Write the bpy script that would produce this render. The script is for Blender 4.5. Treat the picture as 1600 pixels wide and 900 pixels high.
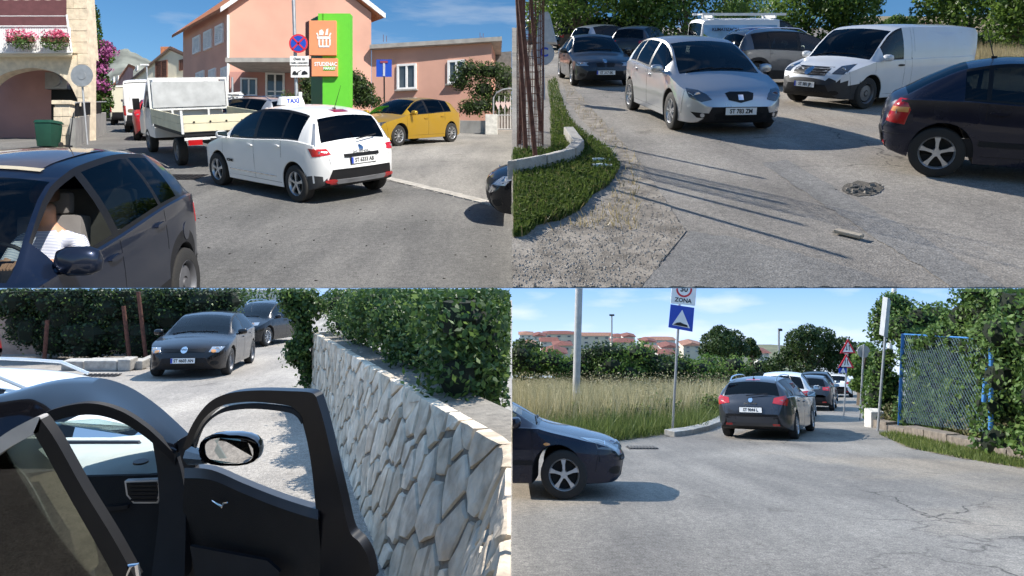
# Four streets of one hillside town seen at once: two climb away from the viewer on upper terraces,
# two run downhill below them. Every place has its own ground slope, its own things and its own sun.
import bpy, bmesh, math, random
import numpy as np
from mathutils import Vector, Matrix
from mathutils.bvhtree import BVHTree
R = math.radians
random.seed(7); rng = np.random.default_rng(7)
scene = bpy.context.scene
for o in list(bpy.data.objects): bpy.data.objects.remove(o)

# ---------------------------------------------------------------- camera
F, CX, HY = 1100.0, 800.0, 315.0          # focal length and principal point, in photograph pixels
cam_d = bpy.data.cameras.new('camera'); cam = bpy.data.objects.new('camera', cam_d)
scene.collection.objects.link(cam); scene.camera = cam
cam.location = (0, 0, 0); cam.rotation_euler = (R(90), 0, 0)
cam_d.sensor_width = 36; cam_d.lens = 36 * F / 1600; cam_d.shift_y = -(450 - HY) / 1600
cam_d.clip_start = 0.05; cam_d.clip_end = 6000

# ---------------------------------------------------------------- world, exposure
w = bpy.data.worlds.new('World'); scene.world = w; w.use_nodes = True
nt = w.node_tree; bg = nt.nodes['Background']
sky = nt.nodes.new('ShaderNodeTexSky'); sky.sky_type = 'NISHITA'; sky.sun_disc = False
sky.sun_elevation = R(46); sky.sun_rotation = R(130); sky.air_density = 1.0; sky.dust_density = 0.3; sky.ozone_density = 3.0
tc = nt.nodes.new('ShaderNodeTexCoord'); mp = nt.nodes.new('ShaderNodeMapping'); mp.inputs['Scale'].default_value = (2.2, 2.2, 13)
cn = nt.nodes.new('ShaderNodeTexNoise'); cn.inputs['Scale'].default_value = 1.7; cn.inputs['Detail'].default_value = 7; cn.inputs['Roughness'].default_value = .55
cr = nt.nodes.new('ShaderNodeValToRGB'); cr.color_ramp.elements[0].position = .56; cr.color_ramp.elements[1].position = .78
cr.color_ramp.elements[1].color = (.55, .55, .55, 1)
mx = nt.nodes.new('ShaderNodeMix'); mx.data_type = 'RGBA'; mx.inputs['B'].default_value = (6.2, 6.6, 7.2, 1)
L = nt.links.new
L(tc.outputs['Generated'], mp.inputs['Vector']); L(mp.outputs['Vector'], cn.inputs['Vector']); L(cn.outputs['Fac'], cr.inputs['Fac'])
L(cr.outputs['Color'], mx.inputs['Factor']); hs = nt.nodes.new('ShaderNodeHueSaturation'); hs.inputs['Saturation'].default_value = 1.3; L(sky.outputs['Color'], hs.inputs['Color']); L(hs.outputs['Color'], mx.inputs['A']); L(mx.outputs['Result'], bg.inputs['Color'])
bg.inputs['Strength'].default_value = 0.08
vs = scene.view_settings; vs.view_transform = 'Standard'; vs.look = 'None'; vs.exposure = 0.6; vs.gamma = 1; vs.use_curve_mapping = False

# ---------------------------------------------------------------- the four places
class Place:
    def __init__(s, name, v, h, sun_dir, elev, strength):
        s.v, s.h = v, h; s.s = (HY - v) / F; s.a = math.atan(s.s)
        s.col = bpy.data.collections.new(name); scene.collection.children.link(s.col)
        s.e2 = Vector((0, math.cos(s.a), math.sin(s.a))); s.n = Vector((0, -math.sin(s.a), math.cos(s.a)))
        ld = bpy.data.lights.new('sun', 'SUN'); ld.energy = strength; ld.angle = R(.6); ld.color = (1, .95, .87)
        lo = bpy.data.objects.new('sun', ld); scene.collection.objects.link(lo)
        dv = Vector((sun_dir[0], sun_dir[1], 0)).normalized() * math.cos(R(elev)) + Vector((0, 0, math.sin(R(elev))))
        lo.rotation_euler = dv.to_track_quat('Z', 'Y').to_euler(); lo.location = dv * 50
        lo.light_linking.receiver_collection = s.col; lo.light_linking.blocker_collection = s.col
    dk = 1e9; s2 = 0
    def bend(s, dk, s2): s.dk, s.s2 = dk, s2           # beyond dk the street climbs or falls less steeply
    def z(s, d): return s.s * d - s.h if d <= s.dk else s.s * s.dk - s.h + s.s2 * (d - s.dk)
    def G(s, px, py):                     # pixel -> point on this place's ground
        d = s.h * F / (py - s.v) if py > s.v else 1e8
        if d > s.dk: d = (s.s * s.dk - s.h - s.s2 * s.dk) / ((HY - py) / F - s.s2)
        return Vector(((px - CX) / F * d, d, s.z(d)))
    def frame(s, d):
        a = math.atan(s.s if d < s.dk else s.s2); return Vector((0, math.cos(a), math.sin(a))), Vector((0, -math.sin(a), math.cos(a)))
    def at(s, X, d, up=0.0): return Vector((X, d, s.z(d) + up))
    def gd(s, px, d, up=0.0): return s.at((px - CX) / F * d, d, up)
def U(px, py, d): return Vector(((px - CX) / F * d, d, (HY - py) / F * d))
TL = Place('street_market', 100, 2.40, (.72, -.70), 46, 4.9)
TR = Place('street_parking', 30, 1.93, (-.56, .74), 36, 4.9)
BL = Place('lane_stone_wall', 450, 2.08, (.45, .80), 52, 4.7)
BR = Place('junction_field', 580, 1.65, (-.93, .28), 36, 4.3)
TL.bend(20, .14)
CUR = TL
def use(p):
    global CUR
    CUR = p

# ---------------------------------------------------------------- materials
MATS = {}
def new_mat(name):
    m = bpy.data.materials.new(name); m.use_nodes = True
    return m, m.node_tree.nodes, m.node_tree.links.new, m.node_tree.nodes['Principled BSDF']
def mat(name, col, rough=.6, metal=0, var=.12, scale=6, bump=0, bscale=40, coat=0, spec=.5, detail=5, emit=0):
    """plain surface with noise-driven variation of colour and roughness and optional fine relief"""
    if name in MATS: return MATS[name]
    m, N, Lk, b = new_mat(name)
    co = N.new('ShaderNodeTexCoord')
    n = N.new('ShaderNodeTexNoise'); n.inputs['Scale'].default_value = scale; n.inputs['Detail'].default_value = detail
    Lk(co.outputs['Object'], n.inputs['Vector'])
    rp = N.new('ShaderNodeValToRGB'); e = rp.color_ramp.elements; e[0].position, e[1].position = .3, .7
    e[0].color = (*[c * (1 - var) for c in col], 1); e[1].color = (*[min(1, c * (1 + var)) for c in col], 1)
    Lk(n.outputs['Fac'], rp.inputs['Fac']); Lk(rp.outputs['Color'], b.inputs['Base Color'])
    b.inputs['Roughness'].default_value = rough; b.inputs['Metallic'].default_value = metal
    b.inputs['Specular IOR Level'].default_value = spec; b.inputs['Coat Weight'].default_value = coat; b.inputs['Coat Roughness'].default_value = .04
    if emit:
        Lk(rp.outputs['Color'], b.inputs['Emission Color']); b.inputs['Emission Strength'].default_value = emit
    if bump:
        n2 = N.new('ShaderNodeTexNoise'); n2.inputs['Scale'].default_value = bscale; n2.inputs['Detail'].default_value = 4
        Lk(co.outputs['Object'], n2.inputs['Vector'])
        bp = N.new('ShaderNodeBump'); bp.inputs['Strength'].default_value = bump; bp.inputs['Distance'].default_value = .02
        Lk(n2.outputs['Fac'], bp.inputs['Height']); Lk(bp.outputs['Normal'], b.inputs['Normal'])
    MATS[name] = m; return m
def paint(name, col, metal=.35, rough=.32, dust=.12):
    """car paint: clear coat, faint road dust, dark when seen from inside the shell"""
    if name in MATS: return MATS[name]
    m, N, Lk, b = new_mat(name)
    co = N.new('ShaderNodeTexCoord'); n = N.new('ShaderNodeTexNoise'); n.inputs['Scale'].default_value = 2.3; n.inputs['Detail'].default_value = 8
    Lk(co.outputs['Object'], n.inputs['Vector'])
    mr = N.new('ShaderNodeMapRange'); mr.inputs['From Min'].default_value = .4; mr.inputs['From Max'].default_value = .75; mr.inputs['To Max'].default_value = dust
    Lk(n.outputs['Fac'], mr.inputs['Value'])
    mix = N.new('ShaderNodeMix'); mix.data_type = 'RGBA'; mix.inputs['A'].default_value = (*col, 1); mix.inputs['B'].default_value = (.32, .29, .25, 1)
    Lk(mr.outputs['Result'], mix.inputs['Factor']); Lk(mix.outputs['Result'], b.inputs['Base Color'])
    mr2 = N.new('ShaderNodeMapRange'); mr2.inputs['To Min'].default_value = rough - .08; mr2.inputs['To Max'].default_value = rough + .14
    Lk(n.outputs['Fac'], mr2.inputs['Value']); Lk(mr2.outputs['Result'], b.inputs['Roughness'])
    b.inputs['Metallic'].default_value = metal; dk_ = max(col) < .1; b.inputs['Coat Weight'].default_value = .75 if dk_ else .8; b.inputs['Coat Roughness'].default_value = .04; b.inputs['Specular IOR Level'].default_value = .15 if dk_ else .4; mr.inputs['To Max'].default_value = dust * (.4 if dk_ else 1)
    dk = N.new('ShaderNodeBsdfDiffuse'); dk.inputs['Color'].default_value = (.018, .018, .02, 1)
    ge = N.new('ShaderNodeNewGeometry'); ms = N.new('ShaderNodeMixShader'); out = N['Material Output']
    Lk(ge.outputs['Backfacing'], ms.inputs['Fac']); Lk(b.outputs[0], ms.inputs[1]); Lk(dk.outputs[0], ms.inputs[2]); Lk(ms.outputs[0], out.inputs['Surface'])
    MATS[name] = m; return m
def glass(name, tint, refl=1.0):
    if name in MATS: return MATS[name]
    m, N, Lk, b = new_mat(name); N.remove(b)
    t = N.new('ShaderNodeBsdfTransparent'); t.inputs['Color'].default_value = (*tint, 1)
    g = N.new('ShaderNodeBsdfGlossy'); g.inputs['Roughness'].default_value = .02; g.inputs['Color'].default_value = (refl, refl, refl, 1)
    fr = N.new('ShaderNodeFresnel'); fr.inputs['IOR'].default_value = 1.6
    ms = N.new('ShaderNodeMixShader'); Lk(fr.outputs[0], ms.inputs[0]); Lk(t.outputs[0], ms.inputs[1]); Lk(g.outputs[0], ms.inputs[2])
    Lk(ms.outputs[0], N['Material Output'].inputs['Surface']); MATS[name] = m; return m
def leaf_mat(name, c0, c1, trans=.35):
    if name in MATS: return MATS[name]
    m, N, Lk, b = new_mat(name)
    ge = N.new('ShaderNodeNewGeometry'); rp = N.new('ShaderNodeValToRGB'); e = rp.color_ramp.elements
    e[0].color = (*c0, 1); e[1].color = (*c1, 1); Lk(ge.outputs['Random Per Island'], rp.inputs['Fac'])
    Lk(rp.outputs['Color'], b.inputs['Base Color']); b.inputs['Roughness'].default_value = .5; b.inputs['Specular IOR Level'].default_value = .35
    tr = N.new('ShaderNodeBsdfTranslucent'); Lk(rp.outputs['Color'], tr.inputs['Color'])
    ms = N.new('ShaderNodeMixShader'); ms.inputs[0].default_value = trans; Lk(b.outputs[0], ms.inputs[1]); Lk(tr.outputs[0], ms.inputs[2])
    Lk(ms.outputs[0], N['Material Output'].inputs['Surface']); MATS[name] = m; return m
def asphalt(name, dark, light, crack=.5, warm=None, cscale=.55):
    if name in MATS: return MATS[name]
    m, N, Lk, b = new_mat(name); co = N.new('ShaderNodeTexCoord')
    def noise(sc, det=4, dist=0):
        n = N.new('ShaderNodeTexNoise'); n.inputs['Scale'].default_value = sc; n.inputs['Detail'].default_value = det; n.inputs['Distortion'].default_value = dist
        Lk(co.outputs['Object'], n.inputs['Vector']); return n
    def ramp(src, p0, p1, c0, c1):
        r = N.new('ShaderNodeValToRGB'); r.color_ramp.elements[0].position = p0; r.color_ramp.elements[1].position = p1
        r.color_ramp.elements[0].color = (*c0, 1); r.color_ramp.elements[1].color = (*c1, 1); Lk(src, r.inputs['Fac']); return r
    def mixc(fac, a, bb, mode='MIX'):
        x = N.new('ShaderNodeMix'); x.data_type = 'RGBA'; x.blend_type = mode
        if isinstance(fac, float): x.inputs['Factor'].default_value = fac
        else: Lk(fac, x.inputs['Factor'])
        for k, v in (('A', a), ('B', bb)):
            if isinstance(v, tuple): x.inputs[k].default_value = (*v, 1)
            else: Lk(v, x.inputs[k])
        return x.outputs['Result']
    big = ramp(noise(.35, 6, .6).outputs['Fac'], .35, .68, dark, light).outputs['Color']
    if warm: big = mixc(ramp(noise(.22, 5, .4).outputs['Fac'], .52, .66, (0, 0, 0), (.7, .7, .7)).outputs['Color'], big, warm)
    chips = ramp(noise(70, 3).outputs['Fac'], .3, .72, (.55, .55, .55), (1.5, 1.48, 1.44)).outputs['Color']
    c = mixc(1.0, big, chips, 'MULTIPLY')
    mid = ramp(noise(16, 3).outputs['Fac'], .32, .7, (.82, .82, .82), (1.15, 1.15, 1.15)).outputs['Color']
    c = mixc(1.0, c, mid, 'MULTIPLY')
    stv = N.new('ShaderNodeMapping'); stv.inputs['Scale'].default_value = (.9, .16, .16); stv.inputs['Rotation'].default_value = (0, 0, .5); Lk(co.outputs['Object'], stv.inputs['Vector'])
    sn = N.new('ShaderNodeTexNoise'); sn.inputs['Scale'].default_value = 1.3; sn.inputs['Detail'].default_value = 6; sn.inputs['Roughness'].default_value = .65; Lk(stv.outputs[0], sn.inputs['Vector'])
    c = mixc(1.0, c, ramp(sn.outputs['Fac'], .3, .7, (.74, .74, .75), (1.2, 1.19, 1.17)).outputs['Color'], 'MULTIPLY')
    oil = ramp(noise(.9, 3, 1.5).outputs['Fac'], .66, .74, (1, 1, 1), (.72, .71, .70)).outputs['Color']; c = mixc(1.0, c, oil, 'MULTIPLY')
    nd = noise(1.8, 5); va = N.new('ShaderNodeVectorMath'); va.operation = 'MULTIPLY_ADD'; va.inputs[1].default_value = (.7, .7, .7)
    Lk(nd.outputs['Color'], va.inputs[0]); Lk(co.outputs['Object'], va.inputs[2])
    vo = N.new('ShaderNodeTexVoronoi'); vo.feature = 'DISTANCE_TO_EDGE'; vo.inputs['Scale'].default_value = cscale; Lk(va.outputs[0], vo.inputs['Vector'])
    ck = ramp(vo.outputs['Distance'], .0, .012, (1, 1, 1), (0, 0, 0)).outputs['Color']
    ckm = ramp(noise(.3, 2).outputs['Fac'], .5, .6, (0, 0, 0), (crack, crack, crack)).outputs['Color']
    c = mixc(mixc(1.0, ck, ckm, 'MULTIPLY'), c, (.03, .028, .025))
    Lk(c, b.inputs['Base Color']); b.inputs['Roughness'].default_value = .85; b.inputs['Specular IOR Level'].default_value = .3
    bp = N.new('ShaderNodeBump'); bp.inputs['Strength'].default_value = .5; bp.inputs['Distance'].default_value = .012
    Lk(noise(60, 3).outputs['Fac'], bp.inputs['Height']); Lk(bp.outputs['Normal'], b.inputs['Normal'])
    MATS[name] = m; return m
def sky_mat(name, top, low, cloud, z0, z1, strength=1.0):
    m, N, Lk, b = new_mat(name); N.remove(b)
    co = N.new('ShaderNodeTexCoord'); se = N.new('ShaderNodeSeparateXYZ'); Lk(co.outputs['Object'], se.inputs[0])
    mr = N.new('ShaderNodeMapRange'); mr.inputs['From Min'].default_value = z0; mr.inputs['From Max'].default_value = z1; Lk(se.outputs['Z'], mr.inputs['Value'])
    rp = N.new('ShaderNodeValToRGB'); rp.color_ramp.elements[0].color = (*low, 1); rp.color_ramp.elements[1].color = (*top, 1); Lk(mr.outputs['Result'], rp.inputs['Fac'])
    mpn = N.new('ShaderNodeMapping'); mpn.inputs['Scale'].default_value = (.022, .022, .085); Lk(co.outputs['Object'], mpn.inputs['Vector'])
    n = N.new('ShaderNodeTexNoise'); n.inputs['Scale'].default_value = 1; n.inputs['Detail'].default_value = 7; Lk(mpn.outputs[0], n.inputs['Vector'])
    r2 = N.new('ShaderNodeValToRGB'); r2.color_ramp.elements[0].position = .5; r2.color_ramp.elements[1].position = .75; r2.color_ramp.elements[1].color = (.75, .75, .75, 1); Lk(n.outputs['Fac'], r2.inputs['Fac'])
    x = N.new('ShaderNodeMix'); x.data_type = 'RGBA'; x.inputs['B'].default_value = (*cloud, 1); Lk(r2.outputs['Color'], x.inputs['Factor']); Lk(rp.outputs['Color'], x.inputs['A'])
    e = N.new('ShaderNodeEmission'); e.inputs['Strength'].default_value = strength; Lk(x.outputs['Result'], e.inputs['Color'])
    Lk(e.outputs[0], N['Material Output'].inputs['Surface']); return m

# ---------------------------------------------------------------- objects
WM = {}                                   # world matrices of the empties
def tag(o, label=None, cat=None, group=None, kind=None):
    if label: o['label'] = label
    if cat: o['category'] = cat
    if group: o['group'] = group
    if kind: o['kind'] = kind
    return o
def thing(name, label, cat, mtx, group=None):
    o = bpy.data.objects.new(name, None); o.empty_display_size = .2; CUR.col.objects.link(o)
    if not isinstance(mtx, Matrix): mtx = Matrix.Translation(mtx)
    o.matrix_world = mtx; WM[o.name] = mtx.copy()
    return tag(o, label, cat, group)
def link(name, me, parent=None, local=False):
    o = bpy.data.objects.new(name, me); CUR.col.objects.link(o)
    if parent:
        o.parent = parent
        if not local and parent.name in WM: o.matrix_parent_inverse = WM[parent.name].inverted()
    return o
class MB:
    """collects faces; build() links them as one mesh object"""
    def __init__(s): s.v, s.f, s.m = [], [], []
    def add(s, vs, fs, m=0):
        b = len(s.v); s.v += [tuple(p) for p in vs]; s.f += [tuple(b + i for i in q) for q in fs]; s.m += [m] * len(fs); return s
    def box(s, c, sx, sy, sz, mtx=None, m=0, taper=1.0):
        c = Vector(c); vs = []
        for k in (-1, 1):
            t = taper if k > 0 else 1
            for i, j in ((-1, -1), (1, -1), (1, 1), (-1, 1)):
                p = Vector((i * sx / 2 * t, j * sy / 2 * t, k * sz / 2)); vs.append(c + (mtx @ p if mtx else p))
        return s.add(vs, [(3, 2, 1, 0), (4, 5, 6, 7), (0, 1, 5, 4), (1, 2, 6, 5), (2, 3, 7, 6), (3, 0, 4, 7)], m)
    def tube(s, pts, r, n=8, m=0, caps=True):
        pts = [Vector(p) for p in pts]; rs = r if isinstance(r, (list, tuple)) else [r] * len(pts); vs, fs = [], []
        up = Vector((0, 0, 1))
        for i, p in enumerate(pts):
            d = (pts[min(i + 1, len(pts) - 1)] - pts[max(i - 1, 0)]).normalized()
            a = d.cross(up if abs(d.z) < .95 else Vector((1, 0, 0))).normalized(); bb = d.cross(a)
            for k in range(n):
                t = 2 * math.pi * k / n; vs.append(p + (a * math.cos(t) + bb * math.sin(t)) * rs[i])
        for i in range(len(pts) - 1):
            for k in range(n): fs.append((i * n + k, i * n + (k + 1) % n, (i + 1) * n + (k + 1) % n, (i + 1) * n + k))
        if caps: fs += [tuple(range(n - 1, -1, -1)), tuple((len(pts) - 1) * n + k for k in range(n))]
        return s.add(vs, fs, m)
    def slab(s, pts, thick, m=0):
        """polygon (list of points) given a thickness vector"""
        n = len(pts); t = Vector(thick); vs = [Vector(p) for p in pts] + [Vector(p) + t for p in pts]
        return s.add(vs, [tuple(range(n)), tuple(range(2 * n - 1, n - 1, -1))] + [(k, k + n, (k + 1) % n + n, (k + 1) % n) for k in range(n)], m)
    def ribbon(s, A, B, thick, m=0):
        """strip between two polylines, with thickness"""
        n = len(A); t = Vector(thick); P = [Vector(p) for p in A] + [Vector(p) for p in B]; vs = P + [p + t for p in P]; fs = []
        for k in range(n - 1):
            fs += [(k, k + 1, n + k + 1, n + k), (2 * n + k, 3 * n + k, 3 * n + k + 1, 2 * n + k + 1), (k, 2 * n + k, 2 * n + k + 1, k + 1), (n + k, n + k + 1, 3 * n + k + 1, 3 * n + k)]
        fs += [(0, n, 3 * n, 2 * n), (n - 1, 3 * n - 1, 4 * n - 1, 2 * n - 1)]
        return s.add(vs, fs, m)
    def build(s, name, mats, parent=None, smooth=False, local=False, bevel=0, fixn=True):
        me = bpy.data.meshes.new(name); me.from_pydata(s.v, [], s.f)
        for x in (mats if isinstance(mats, (list, tuple)) else [mats]): me.materials.append(x)
        me.polygons.foreach_set('material_index', s.m)
        if fixn or bevel:
            bm = bmesh.new(); bm.from_mesh(me)
            if bevel: bmesh.ops.bevel(bm, geom=list(bm.edges), offset=bevel, segments=2, affect='EDGES', profile=.6)
            bmesh.ops.recalc_face_normals(bm, faces=bm.faces); bm.to_mesh(me); bm.free()
        if smooth: me.polygons.foreach_set('use_smooth', [True] * len(me.polygons)); me.set_sharp_from_angle(angle=R(38))
        return link(name, me, parent, local)
def text_mesh(name, body, size, m, mtx, parent, local=False, bold=0.0, ext=.0015, sx=1.0):
    c = bpy.data.curves.new(name, 'FONT'); c.body = body; c.size = size; c.align_x = 'CENTER'; c.align_y = 'CENTER'; c.extrude = ext; c.offset = bold; c.resolution_u = 3
    o = bpy.data.objects.new(name, c); me = bpy.data.meshes.new_from_object(o); bpy.data.objects.remove(o)
    me.materials.clear(); me.materials.append(m); me.transform(mtx @ Matrix.Diagonal((sx, 1, 1, 1)))
    return link(name, me, parent, local)
def basis(origin, xdir, ydir):
    x = Vector(xdir).normalized(); z = x.cross(Vector(ydir)).normalized(); y = z.cross(x)
    m = Matrix((x, y, z)).transposed().to_4x4(); m.translation = Vector(origin); return m
def cut(objs, co, no, cap=False):
    """keep the side of the plane the normal points to"""
    bpy.context.view_layer.update()
    for o in objs:
        if o.type != 'MESH': continue
        W = o.matrix_world; lco = W.inverted() @ Vector(co); lno = (W.to_3x3().transposed() @ Vector(no)).normalized()
        bm = bmesh.new(); bm.from_mesh(o.data)
        res = bmesh.ops.bisect_plane(bm, geom=bm.verts[:] + bm.edges[:] + bm.faces[:], plane_co=lco, plane_no=lno, clear_inner=True)
        if cap: bmesh.ops.edgenet_fill(bm, edges=[e for e in res['geom_cut'] if isinstance(e, bmesh.types.BMEdge)])
        bm.to_mesh(o.data); bm.free()
def kids(o):
    r = [o]
    for c in o.children: r += kids(c)
    return r
def drop_empty(root):
    for o in kids(root):
        if o.type == 'MESH' and not o.data.polygons and not o.children: bpy.data.objects.remove(o)

# ---------------------------------------------------------------- leaves, trees
def leaf_mesh(name, P, Nrm, size, m, parent=None, aspect=.55, jit=.9, clip=None):
    """one rhombic leaf face per point, turned about the given outward normals"""
    if clip is not None:
        k = P[:, 1] * 0 + 1; keep = (P[:, 2] - (HY - clip) / F * P[:, 1]) < -.02; P, Nrm = P[keep], Nrm[keep]
    if CUR is BL: keep = P[:, 0] < -.03; P, Nrm = P[keep], Nrm[keep]
    if CUR is BR or CUR is TR: keep = P[:, 0] > .03; P, Nrm = P[keep], Nrm[keep]
    n = len(P); nn = Nrm + rng.normal(0, jit, (n, 3)); nn /= np.linalg.norm(nn, axis=1)[:, None] + 1e-9
    t = np.cross(nn, rng.normal(0, 1, (n, 3))); t /= np.linalg.norm(t, axis=1)[:, None] + 1e-9; b = np.cross(nn, t)
    s = size * rng.uniform(.6, 1.35, n)[:, None]
    V = np.stack([P - t * s, P + b * s * aspect - t * s * .1, P + t * s + nn * s * .25, P - b * s * aspect - t * s * .1], 1).reshape(-1, 3)
    me = bpy.data.meshes.new(name); me.vertices.add(4 * n); me.vertices.foreach_set('co', V.astype(np.float32).ravel())
    me.loops.add(4 * n); me.loops.foreach_set('vertex_index', np.arange(4 * n, dtype=np.int32)); me.polygons.add(n)
    me.polygons.foreach_set('loop_start', np.arange(0, 4 * n, 4, dtype=np.int32)); me.update(calc_edges=True); me.materials.append(m)
    return link(name, me, parent)
def blob_pts(blobs, n, shell=.75):
    """points near the surface of many ellipsoid clumps; outward normals"""
    bl = np.array([[*b[0], *(b[1] if isinstance(b[1], (tuple, list)) else (b[1],) * 3)] for b in blobs], float)
    vol = (bl[:, 3] * bl[:, 4] + bl[:, 4] * bl[:, 5] + bl[:, 3] * bl[:, 5]); i = rng.choice(len(bl), n, p=vol / vol.sum())
    d = rng.normal(0, 1, (n, 3)); d /= np.linalg.norm(d, axis=1)[:, None]; r = shell + (1.06 - shell) * rng.random(n) ** .7
    return bl[i, :3] + d * bl[i, 3:] * r[:, None], d
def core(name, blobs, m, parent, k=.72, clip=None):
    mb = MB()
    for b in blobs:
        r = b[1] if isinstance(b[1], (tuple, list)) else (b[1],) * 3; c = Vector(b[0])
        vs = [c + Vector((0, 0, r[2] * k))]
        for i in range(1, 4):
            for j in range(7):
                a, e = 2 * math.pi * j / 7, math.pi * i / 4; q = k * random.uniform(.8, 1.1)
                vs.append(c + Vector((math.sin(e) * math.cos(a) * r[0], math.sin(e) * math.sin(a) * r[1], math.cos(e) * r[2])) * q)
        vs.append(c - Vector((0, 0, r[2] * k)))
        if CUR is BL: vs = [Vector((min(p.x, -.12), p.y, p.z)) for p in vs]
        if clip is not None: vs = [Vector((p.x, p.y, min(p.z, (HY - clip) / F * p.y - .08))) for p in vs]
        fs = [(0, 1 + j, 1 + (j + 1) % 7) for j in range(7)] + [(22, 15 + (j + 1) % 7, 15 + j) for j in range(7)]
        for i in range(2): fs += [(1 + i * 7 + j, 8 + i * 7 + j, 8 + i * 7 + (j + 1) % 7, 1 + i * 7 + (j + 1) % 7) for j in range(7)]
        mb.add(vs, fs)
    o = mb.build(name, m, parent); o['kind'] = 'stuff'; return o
def clump(base, W, D, H, n, rr=.3, lo=.1):
    """ellipsoid clumps spread in a rounded crown above base"""
    out = []
    for _ in range(n):
        a = random.uniform(0, 6.283); q = random.random() ** .6; z = random.uniform(lo, 1); k = math.sqrt(max(.08, 1 - (2 * (z - lo) / (1 - lo) - .9) ** 2 * .75))
        r = rr * random.uniform(.7, 1.3)
        out.append(((base[0] + math.cos(a) * q * W / 2 * k, base[1] + math.sin(a) * q * D / 2 * k, base[2] + z * H), (r * W * .55, r * D * .55, r * H * .6)))
    return out
def tree(name, label, base, W, H, mleaf, n=5000, leaf=.11, trunk=.12, lo=.3, group='trees', nb=16, clip=None, cat='tree', D=None):
    base = Vector(base); t = thing(name, label, cat, base, group); bl = clump(base, W, D or W, H, nb, .42, lo)
    mb = MB(); top = base + Vector((0, 0, H * (lo + .25)))
    mb.tube([base - Vector((0, 0, .15)), base + Vector((.03 * H, 0, H * lo * .6)), top], [trunk, trunk * .8, trunk * .45], 7)
    for b in bl[:7]: mb.tube([base + Vector((0, 0, H * lo * .7)), (base + Vector(b[0])) / 2 + Vector((0, 0, H * lo * .3)), b[0]], [trunk * .45, trunk * .3, trunk * .12], 5)
    if clip is None: mb.build('trunk', mat('bark', (.10, .075, .05), .9, bump=.6), t, True)
    P, Nn = blob_pts(bl, n, .55)
    leaf_mesh('crown', P, Nn, leaf, mleaf, t, clip=clip); return t
def shrub(name, label, blobs, n, leaf, mleaf, mcore, base, group=None, clip=None, cat='hedge', shell=.8, k=.8):
    t = thing(name, label, cat, base, group); P, Nn = blob_pts(blobs, n, shell)
    leaf_mesh('foliage', P, Nn, leaf, mleaf, t, clip=clip)
    if n > 2000: P, Nn = blob_pts(blobs, int(n * .09), 1.0); P += Nn * rng.uniform(0, .12, (len(P), 1)); leaf_mesh('highlight_shoots', P, Nn, leaf * .8, leaf_mat('highlight_young_leaf', (.10, .17, .03), (.24, .32, .09), .45), t, clip=clip)['kind'] = 'stuff'  # paler outer leaves: young shoots plus leaf highlights put into the colour
    core('filler_core', blobs, mcore, t, k, clip); return t  # dark filler blobs added inside the leaf clumps against see-through
# ================================================================ vehicles
def pchip(pts):
    x = np.array([p[0] for p in pts], float); y = np.array([p[1] for p in pts], float); h = np.diff(x); d = np.diff(y) / h
    m = np.zeros(len(x)); m[0], m[-1] = d[0], d[-1]
    for i in range(1, len(x) - 1):
        if d[i - 1] * d[i] > 0: w1, w2 = 2 * h[i] + h[i - 1], h[i] + 2 * h[i - 1]; m[i] = (w1 + w2) / (w1 / d[i - 1] + w2 / d[i])
    def f(q):
        q = min(max(q, x[0]), x[-1]); i = min(max(int(np.searchsorted(x, q)) - 1, 0), len(h) - 1); t = (q - x[i]) / h[i]
        return float((1 + 2 * t) * (1 - t) ** 2 * y[i] + t * (1 - t) ** 2 * h[i] * m[i] + t * t * (3 - 2 * t) * y[i + 1] + t * t * (t - 1) * h[i] * m[i + 1])
    return f
M_PLASTIC = mat('dark_plastic', (.018, .018, .02), .6, bump=.1, bscale=300, spec=.2)
M_BLACK = mat('black_trim', (.010, .010, .011), .4, spec=.25)
M_TYRE = mat('tyre_rubber', (.022, .021, .02), .85, bump=.3, bscale=120)
M_RIM = mat('alloy_rim', (.50, .51, .53), .33, .75)
M_RIMD = mat('steel_wheel', (.16, .16, .17), .5, .5)
M_WELL = mat('wheel_well', (.012, .012, .012), .95)
M_CHROME = mat('chrome', (.75, .76, .78), .12, 1.0, var=.03)
M_SEAT = mat('seat_fabric', (.045, .045, .05), .9, bump=.3, bscale=200)
M_SEATG = mat('grey_seat_fabric', (.16, .15, .145), .9, bump=.3, bscale=200)
M_REDL = mat('red_lamp', (.42, .012, .015), .12, coat=1)
M_LAMP = mat('clear_lamp', (.42, .44, .46), .08, .55, coat=1)
M_DLAMP = mat('smoked_lamp', (.10, .105, .11), .08, .5, coat=1)
M_AMBER = mat('amber_lamp', (.75, .33, .10), .15, coat=1)
M_PLATE = mat('plate_white', (.78, .78, .77), .4, var=.04)
M_INK = mat('plate_ink', (.01, .01, .012), .5)
M_BLUE = mat('plate_blue', (.02, .06, .42), .4)
M_MIRR = mat('mirror_glass', (.8, .82, .84), .03, 1.0, var=.01)
G_CLEAR = glass('glass_clear', (.55, .61, .59), .8); G_TINT = glass('glass_tinted', (.20, .23, .22), .6); G_DARK = glass('glass_privacy', (.05, .055, .055), .5)

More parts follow.
